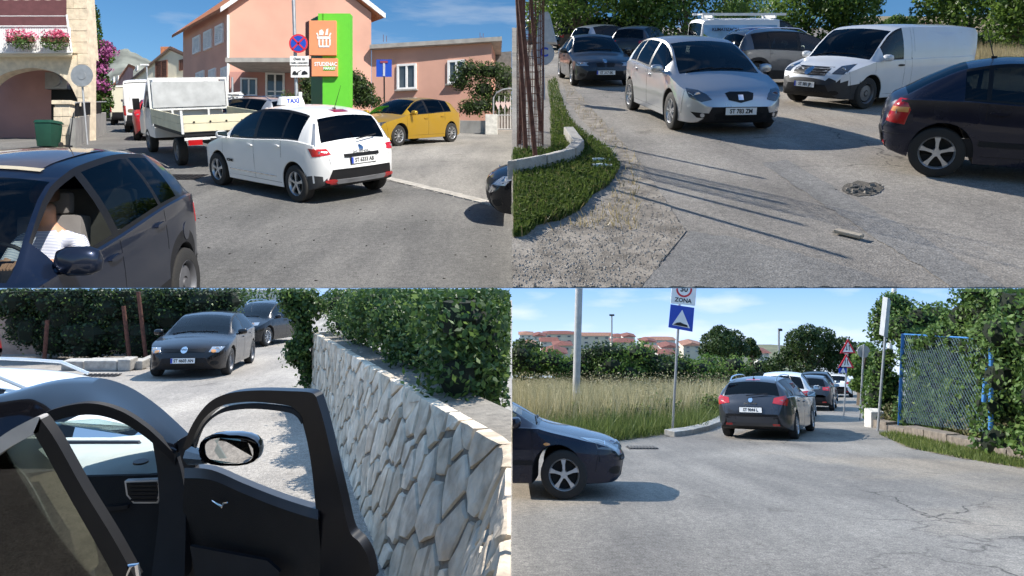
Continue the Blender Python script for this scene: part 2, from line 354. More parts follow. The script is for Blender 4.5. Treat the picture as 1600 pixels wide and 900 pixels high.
def hatch(**k):      # compact five-door: the base of most cars here; u runs from nose to tail
    s = dict(L=4.26, W=.90, R=.315, wf=.86, wr=3.49,
        top=[(0, .47), (.04, .62), (.14, .72), (.5, .84), (1.12, .965), (1.5, 1.18), (1.95, 1.385), (2.35, 1.45), (2.8, 1.46), (3.4, 1.415), (3.78, 1.33), (4.0, 1.10), (4.1, .98), (4.2, .90), (4.25, .72), (4.27, .60)],
        bot=[(0, .47), (.03, .30), (.12, .21), (.4, .19), (3.8, .2), (4.1, .26), (4.22, .36), (4.27, .60)],
        belt=[(0, .46), (.14, .66), (.5, .78), (1.12, .90), (2.2, .93), (3.4, .985), (4.1, .95), (4.27, .58)],
        plan=[(0, .50), (.06, .66), (.2, .79), (.5, .875), (1.0, .895), (3.3, .9), (3.9, .86), (4.15, .78), (4.27, .62)],
        roof=[(0, .40), (.2, .64), (.6, .72), (1.12, .73), (1.95, .61), (2.8, .585), (3.7, .57), (4.1, .66), (4.27, .5)],
        ws=(1.14, 1.98), rw=(3.80, 4.06), side=[(1.42, 2.22), (2.32, 3.08), (3.14, 3.52)], bowf=.16, bowr=.10)
    s['rim'] = ('alloy', 5); s.update(k); return s
def scaled(s, kx, kz, **k):
    """stretch a profile in length and height (wheels keep their size)"""
    q = dict(s)
    for n in ('top', 'bot', 'belt'): q[n] = [(a * kx, b * kz) for a, b in s[n]]
    for n in ('plan', 'roof'): q[n] = [(a * kx, b) for a, b in s[n]]
    q['L'] = s['L'] * kx; q['wf'] = s['wf'] * kx; q['wr'] = s['wr'] * kx
    q['ws'] = tuple(a * kx for a in s['ws']); q['rw'] = tuple(a * kx for a in s['rw']); q['side'] = [(a * kx, b * kx) for a, b in s['side']]
    q.update(k); return q
GOLF = hatch()
MPV = hatch(L=4.34, W=.92, R=.325, wf=.88, wr=3.58,
    top=[(0, .50), (.05, .66), (.15, .76), (.45, .88), (.92, 1.02), (1.4, 1.30), (1.9, 1.52), (2.3, 1.60), (2.9, 1.62), (3.5, 1.575), (3.86, 1.49), (4.06, 1.22), (4.16, 1.02), (4.26, .94), (4.32, .72), (4.34, .6)],
    bot=[(0, .50), (.03, .32), (.12, .22), (.4, .2), (3.85, .22), (4.1, .27), (4.26, .34), (4.34, .6)],
    belt=[(0, .48), (.15, .70), (.45, .82), (.92, .95), (2.2, 1.0), (3.5, 1.06), (4.16, 1.0), (4.34, .58)],
    plan=[(0, .5), (.06, .66), (.2, .8), (.5, .89), (1.0, .915), (3.3, .92), (3.95, .89), (4.2, .82), (4.34, .66)],
    roof=[(0, .40), (.2, .64), (.6, .72), (.92, .75), (1.9, .63), (2.9, .61), (3.8, .60), (4.16, .72), (4.34, .55)],
    ws=(.95, 1.95), rw=(3.88, 4.12), side=[(1.35, 2.26), (2.36, 3.18), (3.24, 3.72)])
ALTEA = scaled(MPV, 1.03, .965, W=.90, rim=('alloy', 7))
SEDAN = hatch(L=4.52, R=.325, wf=.80, wr=3.56,
    top=[(0, .46), (.04, .60), (.12, .70), (.6, .82), (1.38, .95), (1.8, 1.18), (2.2, 1.36), (2.55, 1.42), (2.95, 1.42), (3.4, 1.32), (3.85, 1.06), (3.98, 1.0), (4.35, .96), (4.44, .88), (4.50, .72), (4.52, .58)],
    bot=[(0, .46), (.03, .28), (.12, .2), (.4, .18), (4.0, .2), (4.3, .26), (4.45, .34), (4.52, .58)],
    belt=[(0, .45), (.12, .64), (.6, .75), (1.38, .87), (2.4, .90), (3.6, .93), (4.35, .88), (4.52, .56)],
    plan=[(0, .52), (.06, .68), (.2, .8), (.5, .87), (1.0, .89), (3.6, .89), (4.2, .84), (4.4, .76), (4.52, .6)],
    roof=[(0, .42), (.2, .66), (.6, .74), (1.38, .74), (2.2, .60), (2.9, .575), (3.4, .57), (3.98, .68), (4.4, .66), (4.52, .5)],
    ws=(1.40, 2.2), rw=(3.36, 3.92), side=[(1.66, 2.42), (2.50, 3.22), (3.27, 3.5)], rim=('alloy', 10))
ASTRA = hatch(L=4.11, W=.855, R=.305, wf=.83, wr=3.44,
    top=[(0, .46), (.04, .60), (.13, .69), (.5, .80), (1.10, .94), (1.5, 1.15), (1.95, 1.35), (2.35, 1.42), (2.75, 1.425), (3.2, 1.36), (3.6, 1.18), (3.9, 1.0), (4.0, .95), (4.06, .86), (4.1, .7), (4.11, .56)],
    belt=[(0, .45), (.13, .64), (.5, .74), (1.10, .87), (2.2, .89), (3.3, .93), (3.9, .92), (4.11, .55)],
    bot=[(0, .46), (.03, .28), (.12, .2), (.4, .19), (3.6, .2), (3.95, .26), (4.06, .34), (4.11, .56)],
    plan=[(0, .48), (.06, .64), (.2, .76), (.5, .84), (1.0, .852), (3.2, .855), (3.75, .82), (4.0, .74), (4.11, .58)],
    roof=[(0, .38), (.2, .6), (.6, .69), (1.10, .70), (1.95, .58), (2.75, .555), (3.3, .55), (3.9, .64), (4.11, .48)],
    ws=(1.12, 1.96), rw=(3.24, 3.86), side=[(1.42, 2.2), (2.28, 2.98), (3.03, 3.26)], rim=('alloy', 5))
ESTATE = hatch(L=4.56, R=.32, wf=.88, wr=3.58,
    top=[(0, .48), (.04, .63), (.14, .73), (.5, .85), (1.15, .98), (1.55, 1.20), (2.0, 1.40), (2.4, 1.47), (3.0, 1.485), (3.7, 1.45), (4.14, 1.37), (4.36, 1.12), (4.43, 1.0), (4.50, .92), (4.55, .74), (4.56, .6)],
    bot=[(0, .48), (.03, .3), (.12, .21), (.4, .19), (4.0, .21), (4.35, .27), (4.5, .36), (4.56, .6)],
    belt=[(0, .47), (.14, .67), (.5, .79), (1.15, .91), (2.3, .95), (3.6, 1.0), (4.43, .97), (4.56, .58)],
    plan=[(0, .5), (.06, .66), (.2, .79), (.5, .88), (1.0, .9), (3.5, .905), (4.15, .875), (4.42, .80), (4.56, .64)],
    roof=[(0, .40), (.2, .64), (.6, .72), (1.15, .74), (2.0, .615), (3.0, .59), (4.1, .575), (4.43, .69), (4.56, .52)],
    ws=(1.17, 2.03), rw=(4.16, 4.39), side=[(1.46, 2.3), (2.40, 3.18), (3.26, 3.98)], rim=('alloy', 7))
SUV = scaled(MPV, 1.0, .985, R=.34, cladding=True, rim=('alloy', 10))
VAN = hatch(L=5.14, W=.96, R=.335, wf=.90, wr=4.10,
    top=[(0, .55), (.04, .76), (.14, .88), (.4, 1.0), (.98, 1.16), (1.35, 1.50), (1.75, 1.80), (2.1, 1.895), (2.6, 1.91), (4.6, 1.90), (4.95, 1.87), (5.05, 1.80), (5.10, 1.2), (5.13, .9), (5.14, .62)],
    bot=[(0, .55), (.03, .36), (.12, .25), (.4, .23), (4.7, .24), (5.0, .28), (5.1, .36), (5.14, .62)],
    belt=[(0, .53), (.14, .82), (.4, .93), (.98, 1.07), (2.2, 1.10), (4.9, 1.12), (5.14, .6)],
    plan=[(0, .52), (.06, .7), (.2, .83), (.5, .93), (1.0, .955), (4.6, .96), (4.95, .94), (5.08, .9), (5.14, .84)],
    roof=[(0, .40), (.2, .66), (.6, .76), (.98, .82), (1.75, .76), (2.6, .76), (4.8, .76), (5.1, .86), (5.14, .8)],
    ws=(1.0, 1.78), rw=(5.06, 5.098), side=[(1.30, 2.10)], bowr=.02, rim=('steel', 9))

def tyre_rim(parent, c, Rw, sgn, kind, n, width=.205):
    prof = [(.62, -.42), (.66, -.48), (.90, -.5), (.975, -.43), (1, -.3), (1, .3), (.975, .43), (.90, .5), (.66, .48), (.62, .42)]
    N = 28; mb = MB(); vs = [(c[0] + Rw * r * math.cos(2 * math.pi * k / N), c[1] + sgn * t * width, c[2] + Rw * r * math.sin(2 * math.pi * k / N)) for k in range(N) for r, t in prof]
    q = len(prof); mb.add(vs, [(k * q + i, k * q + i + 1, ((k + 1) % N) * q + i + 1, ((k + 1) % N) * q + i) for k in range(N) for i in range(q - 1)])
    b = [(c[0] + Rw * .64 * math.cos(2 * math.pi * k / N), c[1] + sgn * width * .12, c[2] + Rw * .64 * math.sin(2 * math.pi * k / N)) for k in range(N)]
    mb.add(b, [tuple(range(N))], 1); ty = mb.build('wheel', [M_TYRE, M_WELL], parent, True, True)
    rm = MB(); ys = [.44, .48, .40, .20]; rr = [.665, .645, .60, .58]
    vs = [(c[0] + Rw * rr[i] * math.cos(2 * math.pi * k / N), c[1] + sgn * width * ys[i], c[2] + Rw * rr[i] * math.sin(2 * math.pi * k / N)) for k in range(N) for i in range(4)]
    rm.add(vs, [(k * 4 + i, k * 4 + i + 1, ((k + 1) % N) * 4 + i + 1, ((k + 1) % N) * 4 + i) for k in range(N) for i in range(3)])
    def pt(r, a, y): return (c[0] + Rw * r * math.cos(a), c[1] + sgn * width * y, c[2] + Rw * r * math.sin(a))
    rm.add([pt(.15, 2 * math.pi * k / 12, .40) for k in range(12)] + [pt(.17, 2 * math.pi * k / 12, .2) for k in range(12)], [tuple(range(12))] + [(k, (k + 1) % 12, 12 + (k + 1) % 12, 12 + k) for k in range(12)])
    wi, wo = (.30, .155) if n <= 5 else (.2, .12) if n <= 7 else (.12, .085)
    if kind == 'steel':
        rm.add([pt(.5, 2 * math.pi * k / N, .30) for k in range(N)] + [pt(.2, 2 * math.pi * k / N, .36) for k in range(N)], [(k, (k + 1) % N, N + (k + 1) % N, N + k) for k in range(N)])
    else:
        for s in range(n):
            a = 2 * math.pi * s / n + .35
            i0, i1 = wi * .5 / .17 * .5, wo
            P = [pt(.13, a - i0, .42), pt(.13, a + i0, .42), pt(.40, a + wo * .95, .45), pt(.61, a + wo * 1.15, .43), pt(.61, a - wo * 1.15, .43), pt(.40, a - wo * .95, .45)]
            Q = [(p[0], p[1] - sgn * .03, p[2]) for p in P]
            rm.add(P + Q, [tuple(range(6))] + [(k, (k + 1) % 6, 6 + (k + 1) % 6, 6 + k) for k in range(6)])
    rm.build('rim', M_RIM if kind == 'alloy' else M_RIMD, ty, True, True); return ty

def car(name, label, mtx, sp, col, group=None, cat='car', glassm=None, seats=True, seatm=None, open_side=None, cladm=None, roofcol=None, bump=None, mk=1.0):
    """lofted shell with real window openings, glass, seats, wheels, mirrors; returns (root, patch function, spec functions)"""
    t = thing(name, label, cat, mtx, group); Lc = sp['L']
    fT, fB, fS, fW, fR = (pchip(sp[k]) for k in ('top', 'bot', 'belt', 'plan', 'roof')); Rw = sp['R']; Ra = Rw + .055
    us = set(np.round(Lc * (1 - np.cos(np.linspace(0, math.pi, 46))) / 2, 4)); must = []
    for uw in (sp['wf'], sp['wr']):
        must += [uw + Ra * math.cos(a) for a in np.linspace(0, math.pi, 17)] + [uw - Ra - .004, uw + Ra + .004]
    must += list(sp['ws']) + list(sp['rw']) + [q for ab in sp['side'] for q in ab] + [0, Lc]
    us = sorted(must + [u for u in us if min(abs(u - q) for q in must) > .02])
    gs = [0, .06, .30, .55, .80, .92, 1.0]; rs = [.05, .18, .42, .7, 1.0]; ts = [0, .12, .3, .5, .7, .88, 1.0]
    def half(u): return Lc / 2 - u
    def section(u):
        W, zt, wt, z0 = fW(u), fT(u), min(fR(u), fW(u) - .04), fB(u); zb = z0
        for uw in (sp['wf'], sp['wr']):
            if abs(u - uw) < Ra: zb = max(zb, Rw + math.sqrt(Ra * Ra - (u - uw) ** 2))
        zt = max(zt, z0 + .004); zb = min(zb, zt - .002); crown = min(.055, (zt - z0) * .12); zs = max(min(fS(u), zt - crown - .012), zb + .001); zte = zt - crown
        def yside(z):
            t_ = (z - z0) / max(zs - z0, .01); return W * (1 - .045 * (1 - min(t_, 1)) ** 2 - .028 * max(t_, 0) ** 4)
        P = [(0, zb), (W * .5, zb), (yside(zb) - .07 if W > .4 else W * .8, zb), (yside(zb) - .012, zb + .002)]
        zl = min(zb + .012, zs)
        for q in ts: z = zl + (zs - zl) * q; P.append((yside(z), z))
        ys = yside(zs); yi = max(ys - .022, wt * .9)
        wt = min(wt, yi - .005)
        for g in gs: P.append((yi + (wt - yi) * g + .028 * math.sin(math.pi * g) * min(1, (zte - zs) / .3), zs + .012 * min(1, (zte - zs) * 8) + (zte - zs - .012 * min(1, (zte - zs) * 8)) * g))
        for q in rs: y = wt * (1 - q); P.append((y, zte + crown * (1 - (y / wt) ** 2) if wt > .01 else zt))
        bow = sp['bowf'] * max(0, 1 - u / 2.2) - sp['bowr'] * max(0, 1 - (Lc - u) / 1.2)
        X = half(u)
        return [(X + bow * (-(y / .9) ** 2) + (0 if u > 0 else 0), y, z) for y, z in P]
    S = [section(u) for u in us]; n = len(us); m = len(S[0]); gi = 4 + len(ts); ri = gi + len(gs)
    def cls(i, j):
        um = (us[i] + us[i + 1]) / 2; z = S[i][j][2]
        if j < 3: return 'well' if any(abs(um - uw) < Ra for uw in (sp['wf'], sp['wr'])) else 'dark'
        inws, inrw = sp['ws'][0] <= um <= sp['ws'][1], sp['rw'][0] <= um <= sp['rw'][1]
        if j >= ri and (inws or inrw): return 'ws' if inws else 'rw'
        if gi <= j < ri - 1:
            tall = min(S[q][ri - 1][2] - S[q][gi][2] for q in (i, i + 1))
            for k, (a, b_) in enumerate(sp['side']):
                if a <= um <= b_ and tall > .06:
                    return ('sw', k) if gi < j < gi + 5 else 'trim'
            lo, hi = sp['side'][0][0], sp['side'][-1][1]
            if lo < um < hi and tall > .06: return 'trim'
        if cladm and not bump and j <= 5: return 'clad'
        if bump and ((um < bump[0] and S[i][j + 1][2] < bump[1]) or (um > Lc - bump[2] and S[i + 1][j + 1][2] < bump[3])): return 'clad'
        return 'paint'
    groups = {}; verts = {}
    for i in range(n - 1):
        for j in range(m - 1): groups.setdefault(cls(i, j), []).append((i, j))
    def emit(keys_idx, side=(1, -1)):
        mb = MB(); idx = {}
        for mi, cells in keys_idx:
            for i, j in cells:
                for sg in side:
                    q = []
                    for a, b_ in ((i, j), (i + 1, j), (i + 1, j + 1), (i, j + 1)):
                        key = (a, b_, sg if abs(S[a][b_][1]) > 1e-6 else 0)
                        if key not in idx: idx[key] = len(mb.v); p = S[a][b_]; mb.v.append((p[0], p[1] * sg, p[2]))
                        q.append(idx[key])
                    if sg < 0: q = q[::-1]
                    mb.f.append(tuple(q)); mb.m.append(mi)
        return mb
    def mesh_out(mb, nm, mats, parent=t, fix=False):
        o = mb.build(nm, mats, parent, False, True, fixn=False)
        bm = bmesh.new(); bm.from_mesh(o.data); bmesh.ops.dissolve_degenerate(bm, dist=.0008, edges=bm.edges); bm.to_mesh(o.data); bm.free()
        o.data.polygons.foreach_set('use_smooth', [True] * len(o.data.polygons)); o.data.set_sharp_from_angle(angle=R(34)); return o
    full = emit([(0, c) for c in groups.values()]); bvh = BVHTree.FromPolygons([Vector(v) for v in full.v], full.f)
    body = mesh_out(emit([(0, groups.get('paint', [])), (1, groups.get('dark', [])), (2, groups.get('well', [])), (3, groups.get('trim', [])), (4, groups.get('clad', []))]), 'body', [col, M_PLASTIC, M_WELL, M_BLACK, cladm or M_PLASTIC])
    gl = glassm or G_TINT
    if 'ws' in groups: mesh_out(emit([(0, groups['ws'])]), 'windscreen', [G_CLEAR])
    if 'rw' in groups: mesh_out(emit([(0, groups['rw'])]), 'rear_window', [gl])
    for k in range(len(sp['side'])):
        for sg in (1, -1):
            if ('sw', k) in groups and not (open_side == (k, sg)): mesh_out(emit([(0, groups[('sw', k)])], (sg,)), 'side_window', [G_CLEAR if k == 0 else gl])
    for uw in (sp['wf'], sp['wr']):
        for sg in (1, -1): tyre_rim(t, (half(uw), sg * (fW(uw) - .115), Rw), Rw, sg, *sp['rim'])
    def patch(nm, outline, yaw, m_, off=.006, parent=None, mirror=False, rings=(1, .7, .35), lip=.012):
        """piece that follows the body: outline (a,b) seen along a level direction yaw (0 front, 90 left side, 180 rear)"""
        d = Vector((math.cos(R(yaw)), math.sin(R(yaw)), 0)); ax = Vector((-d.y, d.x, 0)); pts = []
        q = len(outline); out2 = []
        for k in range(q):
            a, b_ = Vector(outline[k]), Vector(outline[(k + 1) % q]); nn = max(1, int((b_ - a).length / .05)); out2 += [a + (b_ - a) * (s_ / nn) for s_ in range(nn)]
        cen = sum(out2, Vector((0, 0))) / len(out2); nq = len(out2)
        def hit(ab, o_):
            p0 = (Vector((math.copysign(Lc / 2 - .25, d.x), ab[0], ab[1])) if abs(d.x) > .5 else ax * ab[0] + Vector((0, 0, ab[1])))
            h = bvh.ray_cast(p0 + d * 3, -d)
            if h[0] is None: h = bvh.find_nearest(p0 + d * .2)
            return h[0] + d * o_
        vs = [hit(p, -lip) for p in out2]
        for r in rings: vs += [hit(cen + (p - cen) * r, off) for p in out2]
        vs.append(hit(cen, off)); fs = []
        for r in range(len(rings)): fs += [(r * nq + k, r * nq + (k + 1) % nq, (r + 1) * nq + (k + 1) % nq, (r + 1) * nq + k) for k in range(nq)]
        fs += [(len(rings) * nq + k, len(rings) * nq + (k + 1) % nq, len(vs) - 1) for k in range(nq)]
        res = []
        for sg in ((1, -1) if mirror else (1,)):
            mb = MB(); mb.add([(v.x, v.y * sg, v.z) for v in vs], fs); res.append(mb.build(nm, m_, parent or t, True, True))
        return res
    def seam(pts, yaw=90, wd=.006, mirror=True, nm='panel_gap', m_=None):
        """thin dark gap line following the side"""
        for a, b_ in zip(pts[:-1], pts[1:]):
            a, b_ = Vector(a), Vector(b_); dd = (b_ - a).normalized() * 1; pp = Vector((-dd.y, dd.x)) * wd / 2
            patch(nm, [a - pp, b_ - pp, b_ + pp, a + pp], yaw, m_ or M_BLACK, .0015, mirror=mirror, rings=(1,), lip=.002)
    if seats:
        sm = seatm or M_SEAT; zf = .30; cab = sp['side'][0][0] + .62
        for k, (u, wd, ys) in enumerate([(cab, .5, (.37, -.37)), (cab + .88, 1.25, (0,))]):
            if k == 1 and len(sp['side']) < 2: continue
            for y in ys:
                mb = MB(); x = half(u); zs_ = fS(u) - .45
                mb.box((x + .05, y, zs_), .5, wd, .22); mtx_ = Matrix.Rotation(R(-14), 3, 'Y')
                mb.box((x - .26, y, zs_ + .32), .16, wd * .94, .62, mtx_)
                for hy in ((y,) if k == 0 else (y - .35, y + .35)): mb.box((x - .35, hy, zs_ + .71), .09, .27, .17, mtx_)
                mb.build('seat', sm, t, True, True, bevel=.04)
        mb = MB(); u0 = sp['ws'][0]; mb.box((half(u0 + .28), 0, fS(u0) - .10), .55, fR(u0) * 1.75, .2); mb.build('dashboard', M_PLASTIC, t, True, True, bevel=.05)
        mb = MB(); c = Vector((half(u0 + .62), .37, fS(u0) - .02)); tq = [c + Vector((.07 * math.sin(a), .18 * math.cos(a), .17 * math.sin(a))) for a in np.linspace(0, 2 * math.pi, 19)]
        mb.tube(tq, .014, 6, caps=False); mb.tube([c + Vector((.12, 0, -.1)), c], .03, 6); mb.box(c, .03, .3, .06); mb.build('steering_wheel', M_BLACK, t, True, True)
    um = sp['side'][0][0] + .05; zm = fS(um) + .075
    mm = roofcol or col
    for sg in (1, -1):                        # door mirrors
        mb = MB(); c = Vector((half(um) + .02, sg * (fW(um) + .09), zm)); vs, fs = [], []
        for i in range(7):
            e = math.pi * i / 6
            for j in range(10):
                a = 2 * math.pi * j / 10; x = math.cos(e) * .075; r = max(.02, math.sin(e) ** .6)
                if x < -.035: x = -.035
                vs.append(c + Vector((x, math.copysign(abs(math.cos(a)) ** .7, math.cos(a)) * .115 * mk * r, math.copysign(abs(math.sin(a)) ** .7, math.sin(a)) * .075 * mk * r)))
        for i in range(6): fs += [(i * 10 + j, i * 10 + (j + 1) % 10, (i + 1) * 10 + (j + 1) % 10, (i + 1) * 10 + j) for j in range(10)]
        mb.add(vs, fs); mb.tube([c - Vector((0, 0, .05)), Vector((half(um) + .03, sg * (fW(um) - .10), zm - .07))], .025, 6)
        o = mb.build('mirror', mm, t, True, True); g = MB(); g.add([c + Vector((-.038, y_ * .095, z_ * .055)) for y_, z_ in ((-1, -1), (1, -1), (1, 1), (-1, 1))], [(0, 1, 2, 3)]); g.build('mirror_glass', M_MIRR, o, False, True)
    f = dict(half=half, W=fW, S=fS, T=fT, B=fB, R=fR, bvh=bvh, L=Lc, sp=sp, body=body)
    return t, patch, seam, f
def roof_panel(t, f, u0, u1, w_, m_, nm='sunroof', up=.008):
    mb = MB(); nu, ny = 8, 6; vs = []
    for i in range(nu + 1):
        for j in range(ny + 1): x, y = f['half'](u0 + (u1 - u0) * i / nu), -w_ + 2 * w_ * j / ny; h = f['bvh'].ray_cast(Vector((x, y, 3)), Vector((0, 0, -1)))[0]; vs.append((x, y, h.z + up))
    mb.add(vs, [(i * (ny + 1) + j, (i + 1) * (ny + 1) + j, (i + 1) * (ny + 1) + j + 1, i * (ny + 1) + j + 1) for i in range(nu) for j in range(ny)]); return mb.build(nm, m_, t, True, True)
def rect(cx, cy, w_, h_, r=.0):
    return [(cx - w_ / 2, cy - h_ / 2), (cx + w_ / 2, cy - h_ / 2), (cx + w_ / 2, cy + h_ / 2), (cx - w_ / 2, cy + h_ / 2)]
def oval(cx, cy, w_, h_, n=14): return [(cx + w_ / 2 * math.cos(2 * math.pi * k / n), cy + h_ / 2 * math.sin(2 * math.pi * k / n)) for k in range(n)]
def plate(t, f, txt, rear, z, eu=True, tilt=0):
    yaw = 180 if rear else 0; d = Vector((-1 if rear else 1, 0, 0)); h = max((f['bvh'].ray_cast(Vector((0, y, z + dz)) + d * 4, -d)[0].x * d.x for y in (-.25, 0, .25) for dz in (-.04, .04)), default=f['L'] / 2)
    x = d.x * (h + .012); mb = MB(); mb.box((x, 0, z), .012, .52, .115); p = mb.build('number_plate', M_PLATE, t, False, True)
    fr = MB(); fr.box((x - d.x * .006, 0, z), .012, .545, .14); fr.build('plate_frame', M_BLACK, p, False, True)
    if eu: b = MB(); b.box((x + d.x * .004, d.x * -.24, z), .008, .04, .108); b.build('blue_band', M_BLUE, p, False, True)
    B = basis((x + d.x * .0085, 0, z), (0, d.x, 0), (0, 0, 1)); text_mesh('lettering', txt, .098, M_INK, B @ Matrix.Translation((.015 if eu else 0, -.002, 0)), p, True, .0025, sx=.86)
def doors(seam, patch, f, handles=True, col=None, mold=None):
    """door gaps, handles, sill line and fuel flap on both sides; u measured on the side plane (a = -x)"""
    sp = f['sp']; hf = f['half']; zl = .30
    d1, d2 = sp['side'][0]; xs = [d1 - .18, d2 + .04] + ([sp['side'][1][1] + .02] if len(sp['side']) > 1 else [])
    for k, u in enumerate(xs):
        zt_ = f['S'](u) - .01; low = zl if k < len(xs) - 1 or len(xs) == 2 else sp['R'] * 2 + .1
        if abs(u - sp['wr']) < sp['R'] + .12: low = max(low, sp['R'] * 2 + .06)
        seam([(-hf(u), low), (-hf(u), zt_)])
    seam([(-hf(xs[0]), zl), (-hf(min(xs[-1], sp['wr'] - sp['R'] - .1)), zl)])
    zb_ = f['T'](.12) - .05; seam([(-.5, zb_), (.5, zb_)], 0, .008, False)
    zt2 = f['T'](f['L'] - .12); seam([(-.6, .58), (.6, .58)], 180, .008, False)
    for s_ in (-1, 1): seam([(s_ * .62, .58), (s_ * .66, max(.62, zt2 - .05))], 180, .008, False)
    seam([(-hf(sp['wf'] - sp['R'] - .1), .34), (-hf(sp['wf'] - sp['R'] - .16), f['S'](sp['wf'] - sp['R'] - .16) - .06)])
    if handles:
        for u in xs[1:]:
            z = f['S'](u) - .11; patch('door_handle', oval(-hf(u - .13), z, .2, .042), 90, col or M_PLASTIC, .028, mirror=True, rings=(1, .8))
    if mold: patch('side_moulding', rect(-hf((sp['wf'] + sp['wr']) / 2), .45, sp['wr'] - sp['wf'] - 2 * sp['R'] - .2, .06), 90, mold, .012, mirror=True, rings=(1,))
def std_front(t, patch, f, lamp, plate_txt=None, grille=None, zl=.66, lampm=None, badge=True, lower=True, grille_m=None, eu=True):
    W = f['W'](.3)
    lm = patch('headlight', lamp, 22, lampm or M_LAMP, .008, mirror=True)
    for o, sg in zip(lm, (1, -1)):
        mb = MB(); c = sum((Vector(v.co) for v in o.data.vertices), Vector()) / len(o.data.vertices)
        mb.tube([c + Vector((.004, 0, 0)), c + Vector((.016, 0, 0))], [.055, .05], 14); mb.build('lamp_lens', M_CHROME, o, True, True)
    if grille: patch('grille', grille, 0, grille_m or M_BLACK, .006)
    if lower: patch('lower_grille', [(-.42, .26), (.42, .26), (.48, .36), (-.48, .36)], 0, M_BLACK, .004)
    if lower: patch('fog_lamp', oval(.62, .35, .2, .1), 12, M_BLACK, .004, mirror=True)
    if badge: patch('badge', oval(0, zl, .11, .11), 0, M_CHROME, .014, rings=(1, .6))
    if plate_txt: plate(t, f, plate_txt, False, .42, eu)
    # wiper pair at the foot of the windscreen
    u0 = f['sp']['ws'][0]
    mb = MB()
    for y0, y1 in ((.45, -.15), (-.1, -.6)):
        pts = []
        for k in range(6):
            y = y0 + (y1 - y0) * k / 5; u = u0 + .06 + .09 * (1 - k / 5) * .4
            h = f['bvh'].ray_cast(Vector((f['half'](u), y, 3)), Vector((0, 0, -1)))[0]
            if h: pts.append(h + Vector((0, 0, .012)))
        if len(pts) > 2: mb.tube(pts, .008, 5)
    if mb.v: mb.build('wipers', M_BLACK, t, False, True)
def std_rear(t, patch, f, lamp, plate_txt=None, zp=.80, yaw=158, bumper=True, badge=None, eu=True, lampm=None):
    lm = patch('tail_light', lamp, yaw, lampm or M_REDL, .01, mirror=True)
    for o in lm:
        vs = [Vector(v.co) for v in o.data.vertices]; c = sum(vs, Vector()) / len(vs)
        mb = MB(); mb.box(c + Vector((-.016, 0, 0)), .012, .09, .05); mb.build('reversing_lamp', M_LAMP, o, False, True)
    if bumper:
        patch('bumper_insert', [(-.62, .30), (.62, .30), (.66, .40), (-.66, .40)], 180, M_PLASTIC, .006)
        patch('reflector', rect(.55, .36, .16, .05), 180, M_REDL, .012, mirror=True)
    if badge: patch('badge', oval(0, badge, .10, .11), 180, M_CHROME, .012, rings=(1, .6))
    a, b_ = f['sp']['rw']; pts = []
    if plate_txt: plate(t, f, plate_txt, True, zp, eu)
def rails(t, f, m_):
    for sg in (1, -1):
        mb = MB(); us = np.linspace(f['sp']['ws'][1] + .05, f['sp']['rw'][0] - .05, 9); mb.tube([(f['half'](u), sg * (f['R'](u) - .03), f['T'](u) + (.035 if 0 < k < 8 else -.03)) for k, u in enumerate(us)], .016, 6); mb.build('roof_rail', m_, t, True, True)
def antenna(t, f, u, h=.3, y=0, lean=.5):
    z = f['T'](u); mb = MB(); mb.tube([(f['half'](u), y, z - .01), (f['half'](u) - h * lean, y, z + h)], [.007, .003], 5); mb.box((f['half'](u), y, z + .005), .06, .04, .03); mb.build('antenna', M_BLACK, t, False, True)
def place(P, X, d, th, up=0.0):
    """pose on the sloping ground: th = heading, counter-clockwise from +X"""
    e2, nn = P.frame(d); fw = Vector((1, 0, 0)) * math.cos(th) + e2 * math.sin(th); lf = nn.cross(fw); m = Matrix((fw, lf, nn)).transposed().to_4x4(); m.translation = P.at(X, d) + nn * up; return m
def by_wheels(P, sp, front, rear, side, th=None, near=None):
    """pose from the pixels where the front and rear wheel of one side touch the road"""
    g = P.G((front[0] + rear[0]) / 2, (front[1] + rear[1]) / 2); sg = 1 if side == 'L' else -1; yw = sg * (sp['W'] - .1); xm = sp['L'] / 2 - (sp['wf'] + sp['wr']) / 2; wb = sp['wr'] - sp['wf']
    want = front[0] - rear[0]; best = None
    for k in range(720):
        a = math.pi * 2 * k / 720 if th is None else R(th)
        fx, fd = math.cos(a), math.sin(a)
        dy = fd * wb / 2
        if near is not None and th is None and (dy < 0) != near: continue
        p0 = (g.x + fx * wb / 2, g.y + dy * math.cos(P.a)); p1 = (g.x - fx * wb / 2, g.y - dy * math.cos(P.a)); e = abs((p0[0] / p0[1] - p1[0] / p1[1]) * F - want)
        lx, ld = -fd * sg, fx * sg                    # the visible side must face the viewer
        if th is None and lx * (-g.x) + ld * (-g.y) < 0: continue
        if best is None or e < best[0]: best = (e, a)
        if th is not None: break
    a = best[1]; fx, fd = math.cos(a), math.sin(a); lx, ld = -fd, fx
    X = g.x - fx * xm - lx * yw; d = g.y - (fd * xm + ld * yw) * math.cos(P.a); print('pose', round(math.degrees(a)), round(X, 2), round(d, 2), 'err', round(best[0], 1)); return place(P, X, d, a)
